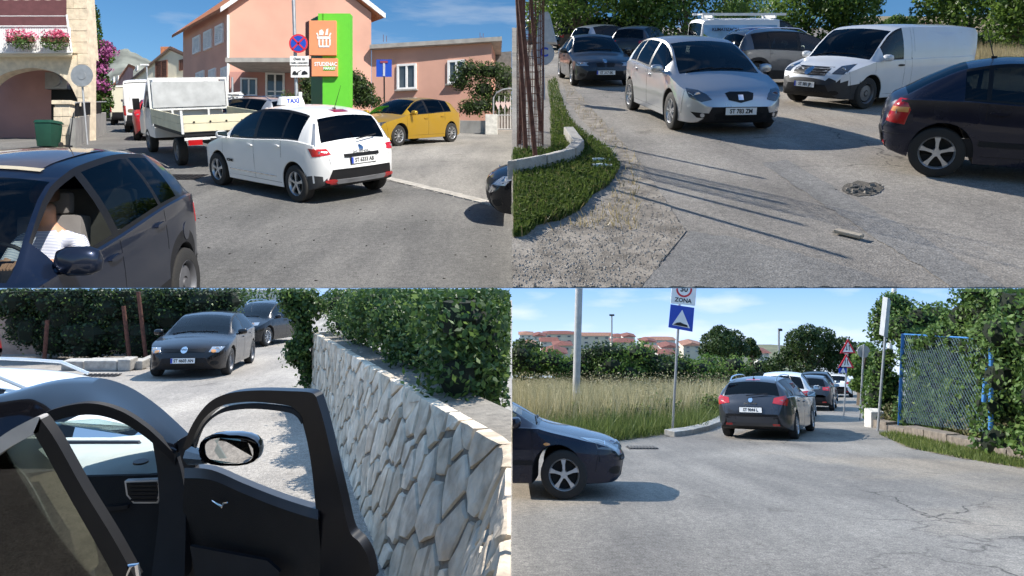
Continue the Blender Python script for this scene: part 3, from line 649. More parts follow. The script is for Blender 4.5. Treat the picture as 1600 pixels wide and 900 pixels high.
# ================================================================ the ground of the four places, terraces, sky
AS_TL = asphalt('asphalt_market', (.125, .124, .121), (.185, .181, .174), .25)
AS_TR = asphalt('asphalt_parking', (.215, .198, .176), (.33, .303, .268), .75, (.36, .305, .24))
AS_BL = asphalt('asphalt_lane', (.26, .24, .218), (.36, .33, .295), .3)
AS_BR = asphalt('asphalt_junction', (.20, .184, .165), (.30, .276, .245), .9, (.34, .285, .22))
M_CONC = mat('concrete', (.36, .345, .32), .9, var=.18, scale=3, bump=.4)
M_KERB = mat('kerb_stone', (.40, .375, .335), .9, var=.22, scale=9, bump=.5)
M_SOIL = mat('soil', (.17, .135, .095), .95, var=.3, bump=.8)
def sheet(P, name, m_, X0, X1, d0, d1, up=0.0, nx=2, nd=60, label=None):
    ds = [d0 + (d1 - d0) * (k / nd) ** 2 for k in range(nd + 1)]; xs = [X0 + (X1 - X0) * k / nx for k in range(nx + 1)]; mb = MB()
    mb.add([P.at(x, d, up) for d in ds for x in xs], [(k * (nx + 1) + i, k * (nx + 1) + i + 1, (k + 1) * (nx + 1) + i + 1, (k + 1) * (nx + 1) + i) for k in range(nd) for i in range(nx)])
    o = mb.build(name, m_); return tag(o, label, kind='structure')
def poly_sheet(P, name, m_, pix, up=.004, label=None, kind='structure', sub=True):
    """flat patch on the ground from a pixel outline"""
    bm = bmesh.new(); vs = []
    n = len(pix)
    for k in range(n):
        a, b = Vector(pix[k]), Vector(pix[(k + 1) % n]); q = max(1, int((b - a).length / 9))
        for s_ in range(q):
            p = a + (b - a) * (s_ / q) + (Vector((random.uniform(-3, 3), random.uniform(-1.3, 1.3))) * min(1, (b - a).length / 30) if sub and s_ else Vector((0, 0))); g = P.G(p.x, p.y); vs.append(bm.verts.new(g + Vector((0, 0, up))))
    f = bm.faces.new(vs); bmesh.ops.triangulate(bm, faces=[f]); bmesh.ops.recalc_face_normals(bm, faces=bm.faces)
    if sum(f.normal.z for f in bm.faces) < 0: bmesh.ops.reverse_faces(bm, faces=bm.faces)
    me = bpy.data.meshes.new(name); bm.to_mesh(me); bm.free(); me.materials.append(m_); return tag(link(name, me), label, kind=kind)
use(TL); sheet(TL, 'road_market', AS_TL, -95, 0, 2640 / 350.5, 150)
use(TR); sheet(TR, 'road_parking', AS_TR, 0, 110, 2123 / 420.5, 160)
use(BL); sheet(BL, 'road_lane', AS_BL, -60, 0, 1.2, 120)
use(BR); sheet(BR, 'road_junction', AS_BR, 0, 90, 1.2, 150)
def side_face(P, Q, name, x0, x1, d0, d1):          # earth-retaining faces where two terraces meet
    mb = MB(); ds = [d0 + (d1 - d0) * k / 30 for k in range(31)]
    mb.ribbon([Q.at(x0, d, -.03) for d in ds], [P.at(x0, d, .0) for d in ds], (x1 - x0, 0, 0)); tag(mb.build(name, M_CONC), kind='structure')
use(TR); side_face(TL, TR, 'retaining_wall_upper', .004, .08, 7.6, 80)
use(BL); side_face(BR, BL, 'retaining_wall_lower', -.08, -.004, 1.3, 100)
# sky over the two lower streets: a far backdrop, plus a glowing sheet added overhead under the terraces to light them
sc_ = bpy.data.collections.new('sky'); scene.collection.children.link(sc_)
class _S: col = sc_
use(_S)
def ray(py, d, X): return (X, d, (HY - py) / F * d)
sm = sky_mat('sky_lower', (.22, .40, .70), (.50, .62, .78), (.66, .68, .74), -62, -34, 1.15)
mb = MB(); ns = [4.6, 12, 30, 80, 170, 270]
for a, b in zip(ns[:-1], ns[1:]): mb.add([ray(449.4, a, -200), ray(449.4, a, 260), ray(449.4, b, 260), ray(449.4, b, -200)], [(0, 3, 2, 1)])
mb.add([ray(449.4, 270, -200), ray(449.4, 270, 260), (260, 270, -110), (-200, 270, -110)], [(0, 1, 2, 3)])
tag(mb.build('sky', sm, fixn=False), kind='structure')
for P_, x0, x1, d1 in ((TL, -60, 0, 2640 / 350.5), (TR, 0, 70, 2123 / 420.5)):   # lip of each upper terrace
    use(P_); mb = MB(); mb.add([ray(449.0, 4.5, x0), ray(449.0, 4.5, x1), ray(449.0, d1 + .02, x1), ray(449.0, d1 + .02, x0)], [(0, 1, 2, 3)]); tag(mb.build('terrace_lip', AS_TL if P_ is TL else AS_TR), kind='structure')
# ================================================================ upper left: market street
use(TL)
M_PINK = mat('pink_render', (.62, .345, .26), .92, var=.11, scale=.5, bump=.15, bscale=25)
M_PINK_SHADE = mat('shaded_pink_render', (.46, .235, .20), .92, var=.08, scale=1.2, bump=.15)  # darker copy of the pink render: porch shade put into the colour
M_ROSE = mat('mauve_render', (.47, .27, .25), .92, var=.08, scale=1, bump=.15)
M_CREAM = mat('cream_render', (.72, .66, .52), .92, var=.06, scale=1.5, bump=.1)
M_GREYW = mat('grey_render', (.42, .42, .43), .92, var=.08, scale=1.5)
M_TILE = mat('roof_tile', (.42, .16, .075), .9, var=.25, scale=8, bump=.8, bscale=14)
M_STONE = mat('cream_stone', (.66, .56, .42), .9, var=.18, scale=5, bump=.5, bscale=18)
M_WHITE = mat('white_paint', (.78, .78, .77), .5, var=.05)
M_BROWN = mat('brown_shutter', (.15, .065, .045), .7)
M_PANE = mat('window_pane', (.06, .075, .085), .06, var=.3, scale=2, spec=.8)
M_GREYM = mat('galvanised', (.42, .43, .44), .45, .6, bump=.1)
M_RUST = mat('rust', (.14, .055, .035), .9, var=.4, scale=14, bump=.4)
def wallhit(A, B, px, py):
    r = Vector(((px - CX) / F, 1)); A, B = Vector(A), Vector(B); e = B - A; den = r.x * -e.y + e.x * r.y
    t = (A.x * -e.y + e.x * A.y) / den; s = ((A.y * r.x) - (A.x * r.y)) / (e.x * r.y - e.y * r.x); return s, (HY - py) / F * t, t
def pxy(px, d): return Vector(((px - CX) / F * d, d))
def walls(name, m_, parent, plan, z0, z1):
    mb = MB(); n = len(plan); zt = z1 if isinstance(z1, (list, tuple)) else [z1] * n
    mb.add([(p.x, p.y, z0) for p in plan] + [(p.x, p.y, z) for p, z in zip(plan, zt)], [(k, (k + 1) % n, n + (k + 1) % n, n + k) for k in range(n)] + [tuple(range(n, 2 * n))]); return mb.build(name, m_, parent)
def window(t, A, B, r, m_frame=None, m_pane=None, fw=.07, mull=1, sill=False, cross=0, name='window'):
    """framed window on wall A-B at pixel rectangle r = (x0,y0,x1,y1)"""
    m_frame = m_frame or M_WHITE; ym, xm = (r[1] + r[3]) / 2, (r[0] + r[2]) / 2
    s0, s1 = wallhit(A, B, r[0], ym)[0], wallhit(A, B, r[2], ym)[0]; z1, z0 = wallhit(A, B, xm, r[1])[1], wallhit(A, B, xm, r[3])[1]
    e = (Vector(B) - Vector(A)); Lw = e.length; ex = Vector((e.x / Lw, e.y / Lw, 0)); nz = Vector((ex.y, -ex.x, 0))
    if nz.y > 0: nz = -nz
    a, b = s0 * Lw, s1 * Lw
    if a > b: a, b = b, a
    O = Vector((A[0], A[1], 0)); rot = Matrix((ex, nz, Vector((0, 0, 1)))).transposed()
    def bx(mb, u, z, w_, h_, dp, off): mb.box(O + ex * u + Vector((0, 0, z)) + nz * off, w_, dp, h_, rot)
    fr = MB(); zc = (z0 + z1) / 2; uc = (a + b) / 2
    for u in (a + fw / 2, b - fw / 2): bx(fr, u, zc, fw, z1 - z0, .09, .045)
    for z in (z0 + fw / 2, z1 - fw / 2): bx(fr, uc, z, b - a - 2 * fw, fw, .086, .043)
    for k in range(mull): bx(fr, a + (b - a) * (k + 1) / (mull + 1), zc, fw * .9, z1 - z0 - 2 * fw, .08, .04)
    for k in range(cross): bx(fr, uc, z0 + (z1 - z0) * (k + 1) / (cross + 1), b - a - 2 * fw, fw * .6, .07, .035)
    o = fr.build(name, m_frame, t); p = MB(); bx(p, uc, zc, b - a - fw, z1 - z0 - fw, .012, .012); p.build('pane', m_pane or M_PANE, o)
    if sill: q = MB(); bx(q, uc, z0 - .04, b - a + .14, .07, .2, .1); q.build('sill', M_CONC, o)
    return o
def shutters(t, A, B, r, m_): return window(t, A, B, r, m_, m_, .08, 1, False, 9, 'shutter')
# --- main pink house with gable, and the low wing
A, B, C2, W2 = pxy(357, 34), pxy(580, 35), pxy(286, 39), pxy(768, 33.3); zg = TL.z(34) - .6; ze = 9.4
h = thing('apartment_house', 'tall pink house with tiled gable roof and white shutters behind the green pylon', 'building', Vector((A.x, A.y, zg)))
D2 = B + (C2 - A); ap = (A + B) / 2; zr = ze + 2.6
mb = MB(); P_ = [A, B, D2, C2]; mb.add([(p.x, p.y, zg) for p in P_] + [(p.x, p.y, ze) for p in P_] + [(ap.x, ap.y, zr), ((C2.x + D2.x) / 2, (C2.y + D2.y) / 2, zr)], [(0, 1, 5, 8, 4), (1, 2, 6, 5), (2, 3, 7, 9, 6), (3, 0, 4, 7)]); mb.build('wall', M_PINK, h)
sd = (C2 - A).normalized(); fd = (B - A).normalized(); o2 = -sd * .35
def r3(p, z): return Vector((p.x, p.y, z))
mb = MB(); bk = (C2 + D2) / 2
mb.slab([r3(A + o2 - fd * .5, ze - .3), r3(ap + o2, zr + .05), r3(bk, zr + .05), r3(C2 - fd * .5 + sd * .3, ze - .3)], (0, 0, .16)); mb.slab([r3(B + o2 + fd * .5, ze - .3), r3(ap + o2, zr + .05), r3(bk, zr + .05), r3(D2 + fd * .5, ze - .3)], (0, 0, .16)); rf = mb.build('roof', M_TILE, h)
mb = MB(); mb.slab([r3(A + o2 * 1.1 - fd * .5, ze - .34), r3(ap + o2 * 1.1, zr), r3(ap + o2 * 1.1, zr + .24), r3(A + o2 * 1.1 - fd * .5, ze - .1)], r3(-o2 * .2, 0)); mb.slab([r3(B + o2 * 1.1 + fd * .5, ze - .34), r3(ap + o2 * 1.1, zr), r3(ap + o2 * 1.1, zr + .24), r3(B + o2 * 1.1 + fd * .5, ze - .1)], r3(-o2 * .2, 0)); mb.build('verge_board', M_WHITE, rf)
for r in ((303, 57, 314, 83), (320, 48, 332, 77), (338, 39, 350, 69), (308, 112, 320, 134), (328, 108, 338, 132), (347, 105, 357, 130)): shutters(h, C2, A, r, M_WHITE)
mb = MB(); dp = A - sd * .06 - fd * .04; mb.tube([r3(dp, ze - .4), r3(dp, zg + .5)], .06, 8); mb.build('downpipe', M_WHITE, h)
# ground floor porch: canopy, glazed shop door
mb = MB(); c0, c1 = pxy(352, 31.5), pxy(466, 31.5); zc = wallhit(c0, c1, 400, 97)[1]
mb.slab([r3(c0, zc), r3(c1, zc), r3(c1 + Vector((.4, 3)), zc), r3(c0 + Vector((0, 3)), zc)], (0, 0, .2)); mb.build('canopy', M_CONC, h)
Af, Bf = A + Vector((0, -.06)), B + Vector((0, -.06)); mb = MB(); q0, q1 = pxy(360, 33.9), pxy(466, 34.3); mb.slab([r3(q0, zg), r3(q1, zg), r3(q1, zc), r3(q0, zc)], (0, -.08, 0)); mb.build('porch_wall', M_PINK_SHADE, h)
e0, e1 = q0 + Vector((0, -.1)), q1 + Vector((0, -.1)); window(h, e0, e1, (415, 114, 445, 172), cross=1, fw=.09, name='shop_door'); window(h, e0, e1, (376, 122, 402, 150), mull=1)
wg = thing('market_wing', 'low flat-roofed pink wing with white-framed windows beside the tall pink house', 'building', Vector((B.x, B.y, zg)))
zt = wallhit(B, W2, 700, 71)[1]; bk2 = Vector((.3, 7)); walls('wall', M_PINK, wg, [B + Vector((.02, 0)), W2, W2 + bk2, B + bk2], zg, zt)
mb = MB(); mb.slab([r3(B + Vector((0, -.4)), zt), r3(W2 + Vector((.5, -.4)), zt), r3(W2 + bk2, zt), r3(B + bk2, zt)], (0, 0, .2)); mb.build('roof_slab', M_CONC, wg)
for r in ((546, 107, 570, 136), (621, 100, 651, 140), (700, 94, 727, 131)): window(wg, B, W2, r, mull=1, sill=True, fw=.1)
for px in (599, 604, 750, 752, 755): p = pxy(px, 33.8); mb = MB(); mb.tube([r3(p, zt + .15), r3(p, zt + .15 + random.uniform(.25, .55))], .012, 5); mb.build('rebar', M_RUST, wg)
# grey wall right of the wing
gw = MB(); a, b = pxy(764, 36), pxy(830, 36); b.x = min(b.x, -.02); gw.slab([r3(a, zg), r3(b, zg), r3(b, wallhit(a, b, 790, 80)[1]), r3(a, wallhit(a, b, 770, 83)[1])], (0, .4, 0))
tag(gw.build('boundary_wall', mat('dark_concrete', (.13, .125, .12), .95, var=.3, bump=.4)), 'dark stained concrete wall right of the low pink wing', 'wall')
# --- houses down the street, hills
def house(name, label, pl, d, y_eave, y_ridge, mwall, mroof, side=None, dm=None):
    p = [pxy(q, dd) for q, dd in pl]; z0 = TL.z(d) - 1.5; z1 = wallhit(p[0], p[1], (pl[0][0] + pl[1][0]) / 2, y_eave)[1]; z2 = z1 + (y_eave - y_ridge) / F * d
    t = thing(name, label, 'building', Vector((p[0].x, p[0].y, z0))); bk = [p[1] + (p[2] - p[0]) if len(p) > 2 else p[1] + Vector((-2, 6)), p[2] if len(p) > 2 else p[0] + Vector((-2, 6))]
    q = [p[0], p[1], bk[0], bk[1]]; m01, m23 = (q[0] + q[1]) / 2, (q[2] + q[3]) / 2; mb = MB()
    mb.add([r3(v, z0) for v in q] + [r3(v, z1) for v in q] + [r3(m01, z2), r3(m23, z2)], [(0, 1, 5, 8, 4), (1, 2, 6, 5), (2, 3, 7, 9, 6), (3, 0, 4, 7)]); mb.build('wall', mwall, t)
    f_ = (q[1] - q[0]).normalized() * .5; n_ = (q[0] - q[3]).normalized() * .5; dz = (z2 - z1) * .5 / max((m01 - q[0]).length, .1); mb = MB()
    for e in (0, 1):
        s_ = -f_ if e == 0 else f_; mb.slab([r3(q[e] + s_ + n_, z1 - dz), r3(m01 + n_, z2), r3(m23 - n_, z2), r3(q[3 - e] + s_ - n_, z1 - dz)], (0, 0, .18))
    mb.build('roof', mroof, t); return t, q
M_EAVE = mat('brown_roof_edge', (.20, .13, .10), .9)
t, q = house('white_house', 'cream and grey house with brown shutters behind the white vans', [(229, 55), (300, 52), (200, 62)], 55, 100, 78, M_CREAM, M_EAVE)
for r in ((244, 95, 262, 122), (281, 93, 290, 110), (279, 126, 296, 146)): shutters(t, q[0], q[1], r, M_BROWN)
window(t, q[0], q[1], (248, 130, 264, 146)); window(t, q[3], q[0], (213, 104, 216, 111))
mb = MB(); e = pxy(232, 54); f2 = pxy(298, 50.5); zb = wallhit(e, f2, 260, 124)[1]; mb.slab([r3(e, zb), r3(f2, zb), r3(f2 + Vector((0, 1.2)), zb), r3(e + Vector((0, 1.2)), zb)], (0, 0, -.2)); mb.build('balcony_slab', M_CREAM, t)
mb = MB(); c = pxy(264, 56); mb.box(r3(c, wallhit(q[0], q[1], 264, 80)[1]), .9, .9, 1.6); mb.build('chimney', M_TILE, t)
t, q = house('pink_house', 'small pale pink house far down the street beside the bougainvillea', [(192, 66), (208, 63), (172, 76)], 66, 112, 104, M_ROSE, M_TILE)
for r in ((176, 122, 179, 131), (183, 120, 186, 130), (176, 146, 179, 156), (183, 145, 186, 155)): window(t, q[3], q[0], r, fw=.12)
t, q = house('orange_roof_house', 'far house with bright orange roof at the end of the street', [(160, 88), (180, 88)], 88, 152, 137, M_ROSE, mat('orange_tile', (.62, .20, .06), .9, var=.2)); window(t, q[0], q[1], (170, 162, 177, 172), fw=.15)
M_HILL = mat('rocky_hill', (.20, .215, .19), .95, var=.55, scale=.02, bump=0, detail=9)
mb = MB(); prof = [(60, 128), (110, 112), (140, 100), (170, 86), (186, 77), (196, 76), (208, 82), (222, 89), (245, 100), (290, 118), (340, 130)]; prof2 = pchip(prof); nx = 50
vs = []
for k in range(nx + 1):
    px = 60 + 280 * k / nx
    for j in range(9):
        f_ = j / 8; d = 640 + 260 * f_; y = 175 + (prof2(px) + random.uniform(-1.2, 1.2) - 175) * f_ ** .8 + (random.uniform(-2, 2) if 0 < j < 8 else 0); vs.append(U(px + random.uniform(-1.5, 1.5), y, d))
mb.add(vs, [(k * 9 + j, (k + 1) * 9 + j, (k + 1) * 9 + j + 1, k * 9 + j + 1) for k in range(nx) for j in range(8)]); tag(mb.build('mountain', M_HILL, smooth=True), 'bare rocky mountain beyond the street', kind='structure')
# --- stone house with arch and balcony at the left
SA, SB = pxy(-70, 24), pxy(138, 24); zg2 = TL.z(24) - .4
h = thing('stone_house', 'cream stone house with wide archway and flowered balcony at the left edge', 'building', Vector((SB.x, SB.y, zg2)))
arch = [(-30, 150), (-10, 126), (15, 112), (50, 106), (85, 113), (108, 130), (122, 158)]; pf = pchip(arch); xs = np.linspace(-30, 122, 25)
def zz(py): return (HY - py) / F * 24
mb = MB(); zt = zz(90)
mb.ribbon([r3(pxy(x, 24), zz(pf(x))) for x in xs], [r3(pxy(x, 24), zt) for x in xs], (0, .45, 0)); mb.slab([r3(pxy(122, 24), zg2), r3(SB, zg2), r3(SB, zt), r3(pxy(122, 24), zt)], (0, .45, 0)); mb.slab([r3(SA, zg2), r3(pxy(-30, 24), zg2), r3(pxy(-30, 24), zt), r3(SA, zt)], (0, .45, 0)); mb.build('arch_wall', M_STONE, h)
mb = MB(); p0, p1 = pxy(104, 24), pxy(128, 24); mb.slab([r3(p0, zt), r3(SB, zt), r3(p1, zz(-60)), r3(p0, zz(-60))], (0, .6, 0)); mb.build('corner_pier', M_STONE, h)
k = 0
for row in range(17):                                  # dressed blocks of the pier, each with its own edges
    za, zb_ = zg2 + .35 + row * .38, zg2 + .35 + (row + 1) * .38 - .015; lo, hi = (122 if za < zt else 105), (138 - max(0, (za - zt)) * 1.2); off = (row % 2) * .5
    if za > zz(-30): break
    cutx = [lo, lo + (hi - lo) * (.35 + .3 * (row % 2)), hi]
    for a_, b_ in zip(cutx[:-1], cutx[1:]):
        A_, B_ = pxy(a_ + .15, 24), pxy(b_ - .15, 24); mb = MB(); mb.slab([r3(A_, za), r3(B_, za), r3(B_, zb_), r3(A_, zb_)], (0, -.035 - random.uniform(0, .02), 0)); mb.build('stone_block', M_STONE, h)
mb = MB(); mb.slab([r3(pxy(-70, 26.2), zg2), r3(pxy(135, 26.2), zg2), r3(pxy(135, 26.2), zt), r3(pxy(-70, 26.2), zt)], (0, .2, 0)); mb.build('inner_wall', M_ROSE, h)
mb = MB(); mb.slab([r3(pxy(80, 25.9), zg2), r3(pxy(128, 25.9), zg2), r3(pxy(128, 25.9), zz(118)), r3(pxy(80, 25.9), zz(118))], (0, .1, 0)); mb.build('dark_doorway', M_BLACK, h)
mb = MB(); c = U(88, 126, 25.7); mb.tube([c, c + Vector((0, -.14, 0))], .22, 16); mb.box(c + Vector((0, .1, 0)), .8, .25, .6); mb.build('air_conditioner', M_GREYM, h)
mb = MB(); mb.slab([r3(SA, zt), r3(pxy(113, 23.6), zt), r3(pxy(113, 27.5), zt), r3(SA + Vector((0, 3)), zt)], (0, 0, .12)); mb.build('balcony_floor', M_CREAM, h)
mb = MB(); mb.slab([r3(pxy(-70, 27.6), zt), r3(pxy(118, 27.6), zt), r3(pxy(118, 27.6), zz(-60)), r3(pxy(-70, 27.6), zz(-60))], (0, .2, 0)); mb.build('balcony_back_wall', mat('recess_shade_render', (.13, .05, .055), .9), h)  # darkness of the balcony recess put into the wall colour
mb = MB(); mb.slab([r3(pxy(70, 27.4), zt), r3(pxy(96, 27.4), zt), r3(pxy(96, 27.4), zz(20)), r3(pxy(70, 27.4), zz(20))], (0, .08, 0)); mb.build('balcony_door', M_GREYW, h)
rl = MB(); y0, y1 = zz(86), zz(46); rl.tube([r3(pxy(-60, 23.6), y1), r3(pxy(106, 23.6), y1)], .03, 6); rl.tube([r3(pxy(-60, 23.6), zz(30)), r3(pxy(104, 23.6), zz(30))], .015, 6); rl.tube([r3(pxy(-60, 23.6), y0), r3(pxy(112, 23.6), y0)], .03, 6); rl.tube([r3(pxy(104, 23.6), zz(28)), r3(pxy(112, 23.6), y0)], .03, 6); rl = rl.build('balcony_rail', M_WHITE, h)
for k in range(48):
    p = pxy(-50 + 159 * k / 47, 23.62); mb = MB(); mb.box(r3(p, (y0 + y1) / 2), .055, .02, y1 - y0 - .06); mb.build('slat', M_WHITE, rl)
mb = MB(); xs = np.linspace(-60, 106, 60); mb.ribbon([r3(pxy(x, 23.4), zz(6.5 + 1.6 * abs(math.sin(x * .19)))) for x in xs], [r3(pxy(x, 23.4), zz(-12)) for x in xs], (0, .03, 0)); mb.build('awning_edge', M_CREAM, h)
M_FLOWER = leaf_mat('pink_petals', (.55, .04, .12), (.75, .22, .35), .3); M_LEAFG = leaf_mat('geranium_leaves', (.05, .11, .02), (.12, .2, .05)); M_MAG = leaf_mat('bougainvillea_bracts', (.32, .06, .22), (.48, .16, .36), .3)
for k, px in enumerate((32, 86)):
    t = thing('flower_box', ['flower box of pink and yellow blossoms left on the white balcony railing', 'flower box of pink blossoms at the right end of the balcony railing'][k], 'flower box', U(px, 66, 23.4), 'flower boxes on the balcony')
    mb = MB(); mb.box(U(px, 62, 23.35), .8, .2, .18); mb.build('planter', M_BROWN, t)
    bl = [(U(px + random.uniform(-16, 16), random.uniform(50, 60), 23.35), (.24, .2, .17)) for _ in range(9)]; P_, N_ = blob_pts(bl, 620, .6); leaf_mesh('blossoms', P_, N_, .03, M_FLOWER, t, .8)
    bl = [(U(px + random.uniform(-17, 17), random.uniform(56, 72), 23.3), (.2, .14, .18)) for _ in range(8)]; P_, N_ = blob_pts(bl, 600, .6); leaf_mesh('leaves', P_, N_, .035, M_LEAFG, t)
# gate post, lane wall with railing, bin, mirror-back sign
def gate_post():
    c = TL.G(104, 228); t = thing('gate_post', 'cream stone gate post beside the green bin', 'gate post', c)
    for k in range(5):
        for e in (0, 1):
            mb = MB(); w_ = .50 if k < 4 else .58; mb.box(c + Vector(((e - .5) * w_ * .5 + (.04 if k % 2 else -.04) * (1 - 2 * e) * 0, 0, .14 + k * .285)), w_ * .5 - .012, .46 if k < 4 else .54, .27 if k < 4 else .12); mb.build('stone_block', M_STONE, t, bevel=.012)
    mb = MB(); mb.box(c + Vector((0, 0, .62)), .44, .42, 1.24); mb.build('mortar_core', M_CONC, t)
gate_post()
a, b = TL.gd(118, 20.6), TL.gd(166, 30); t = thing('lane_wall', 'low concrete wall with dark railing leading down the street', 'wall', a)
mb = MB(); mb.add([a - Vector((0, 0, .3)), b - Vector((0, 0, .3)), b + Vector((0, 0, .95)), a + Vector((0, 0, 1.0))] , [(0, 1, 2, 3)]); mb = MB(); mb.slab([a - Vector((0, 0, .3)), b - Vector((0, 0, .3)), b + Vector((0, 0, .9)), a + Vector((0, 0, .85))], (-.2, .05, 0)); mb.build('wall', M_CONC, t)
rb = MB(); rb.tube([a + Vector((0, 0, 1.3)), b + Vector((0, 0, 1.35))], .025, 6); rb = rb.build('rail', M_GREYM, t)
for k in range(26):
    p = a.lerp(b, .01 + k / 27 * .8); mb = MB(); mb.box(p + Vector((0, 0, 1.1)), .05, .02, .42); mb.build('slat', M_PLASTIC, rb)
c = TL.G(76, 231); t = thing('wheelie_bin', 'green plastic wheelie bin standing against the stone gate post', 'bin', c); M_BIN = mat('green_plastic', (.010, .055, .034), .45)
mb = MB(); mb.box(c + Vector((0, 0, .36)), .40, .44, .66, None, 0, 1.22); mb.build('body', M_BIN, t, True, bevel=.03); mb = MB(); mb.box(c + Vector((0, 0, .74)), .54, .58, .09, None, 0, .85); mb.tube([c + Vector((-.25, .3, .72)), c + Vector((.25, .3, .72))], .02, 8); mb.build('lid', M_BIN, t, True, bevel=.02)
for s_ in (-1, 1): mb = MB(); mb.tube([c + Vector((s_ * .19, .2, .09)), c + Vector((s_ * .25, .2, .09))], .09, 14); mb.build('wheel', M_TYRE, t)
def post(name, label, cat, base, top, r, m_=None, group=None):
    t = thing(name, label, cat, base, group); mb = MB(); mb.tube([Vector(base) - Vector((0, 0, .1)), top], r, 10); mb.build('pole', m_ or M_GREYM, t, True); return t
def disc(mb, c, r, n, m=0, dp=.02, k=24):
    n = Vector(n).normalized(); a = n.cross(Vector((0, 0, 1))).normalized(); b = n.cross(a); return mb.add([c + (a * math.cos(q) + b * math.sin(q)) * r for q in np.linspace(0, 2 * math.pi, k + 1)[:-1]] + [c + n * dp + (a * math.cos(q) + b * math.sin(q)) * r for q in np.linspace(0, 2 * math.pi, k + 1)[:-1]], [tuple(range(k)), tuple(range(2 * k - 1, k - 1, -1))] + [(q, (q + 1) % k, k + (q + 1) % k, k + q) for q in range(k)], m)
b = TL.G(137, 226); t = post('round_sign', 'round grey sign seen from behind on a thin pole by the gate post', 'sign', b, U(126, 101, b.y), .03)
mb = MB(); disc(mb, U(128, 118, b.y - .06), .33, (0, -1, 0)); sg = mb.build('sign_back', mat('sign_back', (.50, .51, .51), .5, .3), t); mb = MB(); disc(mb, U(128, 118, b.y - .085), .345, (0, -1, 0), 0, .01); disc(mb, U(128, 118, b.y - .1), .12, (0, -1, 0), 0, .012); mb.build('rim', M_GREYM, sg)
# bougainvillea tree over the lane wall
base = TL.gd(152, 31); t = thing('bougainvillea', 'tall green tree with magenta bougainvillea flowers beside the stone house', 'tree', base)
bl = [(U(px, py, 31), (rx, .7, rz)) for px, py, rx, rz in ((138, 25, .35, .7), (141, 48, .35, .7), (143, 75, .45, .7), (148, 100, .5, .7), (147, 120, .5, .6), (155, 135, .5, .5), (158, 158, .4, .6), (152, 170, .4, .5), (160, 88, .35, .35), (162, 75, .3, .3))]
P_, N_ = blob_pts(bl, 7000, .5); leaf_mesh('foliage', P_, N_, .07, leaf_mat('leaf_mid', (.025, .06, .012), (.09, .16, .03)), t)
bl = [(U(px, py, 30.6), (.33, .4, .25)) for px, py in ((166, 72), (172, 80), (160, 84), (155, 95), (162, 108), (156, 130), (150, 126), (160, 134), (148, 92))]; P_, N_ = blob_pts(bl, 750, .5); leaf_mesh('flowers', P_, N_, .06, M_MAG, t, .8)['kind'] = 'stuff'
mb = MB(); mb.tube([base - Vector((0, 0, .2)), U(150, 120, 31), U(143, 50, 31)], [.12, .09, .03], 7); mb.build('trunk', MATS.get('bark') or mat('bark', (.10, .075, .05), .9, bump=.6), t)
# --- pylon sign of the market
zb = TL.G(525, 205); D = 25.0; t = thing('pylon_sign', 'green pylon with two orange boxes and a white basket emblem', 'sign', TL.gd(528, D))
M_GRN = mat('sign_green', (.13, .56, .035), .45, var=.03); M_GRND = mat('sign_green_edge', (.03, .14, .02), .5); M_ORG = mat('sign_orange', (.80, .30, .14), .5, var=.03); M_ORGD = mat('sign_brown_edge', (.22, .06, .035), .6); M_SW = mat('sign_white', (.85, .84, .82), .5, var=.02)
zlo = TL.z(D) - .1
def panel(name, m_, px0, py0, px1, py1, d, dp=.12, par=None, bot=None, med=None):
    a_, b_ = U(px0, py0, d), U(px1, py1, d); zl_ = b_.z if bot is None else bot; mb = MB(); mb.slab([(a_.x, d, zl_), (b_.x, d, zl_), (b_.x, d, a_.z), (a_.x, d, a_.z)], (0, dp, 0)); o = mb.build(name, m_, par or t)
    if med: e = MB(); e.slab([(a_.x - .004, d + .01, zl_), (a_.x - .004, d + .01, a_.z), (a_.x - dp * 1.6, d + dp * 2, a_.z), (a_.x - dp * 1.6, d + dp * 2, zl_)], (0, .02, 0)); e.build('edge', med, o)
    return o
panel('pylon_body', M_GRN, 504, 21, 547, 205, D, .4, bot=zlo, med=M_GRND); panel('pylon_top', M_GRN, 497, 21, 505, 32, D, .4)
o1 = panel('emblem_box', M_ORG, 483, 32, 525, 86, D - .14, .13, med=M_ORGD); o2_ = panel('name_box', M_ORG, 487, 91, 527, 119, D - .14, .13, med=M_ORGD)
def lett(txt, px, py, d, size, m_, par, bold=.01, sx=1.0, nm='lettering'): return text_mesh(nm, txt, size, m_, basis(U(px, py, d), (1, 0, 0), (0, 0, 1)), par, False, bold, .004, sx)
lett('STUDENAC', 509, 100.5, D - .147, .19, M_SW, o2_, .006, .82); mb = MB(); a_ = U(505, 104, D - .145); b_ = U(524, 110, D - .145); mb.slab([(a_.x, D - .145, b_.z), (b_.x, D - .145, b_.z), (b_.x, D - .145, a_.z), (a_.x, D - .145, a_.z)], (0, -.006, 0)); mb.build('green_strip', M_GRN, o2_); lett('MARKET', 514.5, 107, D - .156, .115, M_SW, o2_, .004)
mb = MB(); E = lambda x, y: U(x, y, D - .142); th_ = (0, -.012, 0)                    # basket emblem: bowl, slats, bottle and bread above
mb.slab([E(495, 57), E(517, 57), E(516, 61), E(496, 61)], th_); 
for k in range(4): x = 497.5 + k * 5.6; mb.slab([E(x, 61.5), E(x + 2.6, 61.5), E(x + 2.2, 71), E(x + .3, 71)], th_)
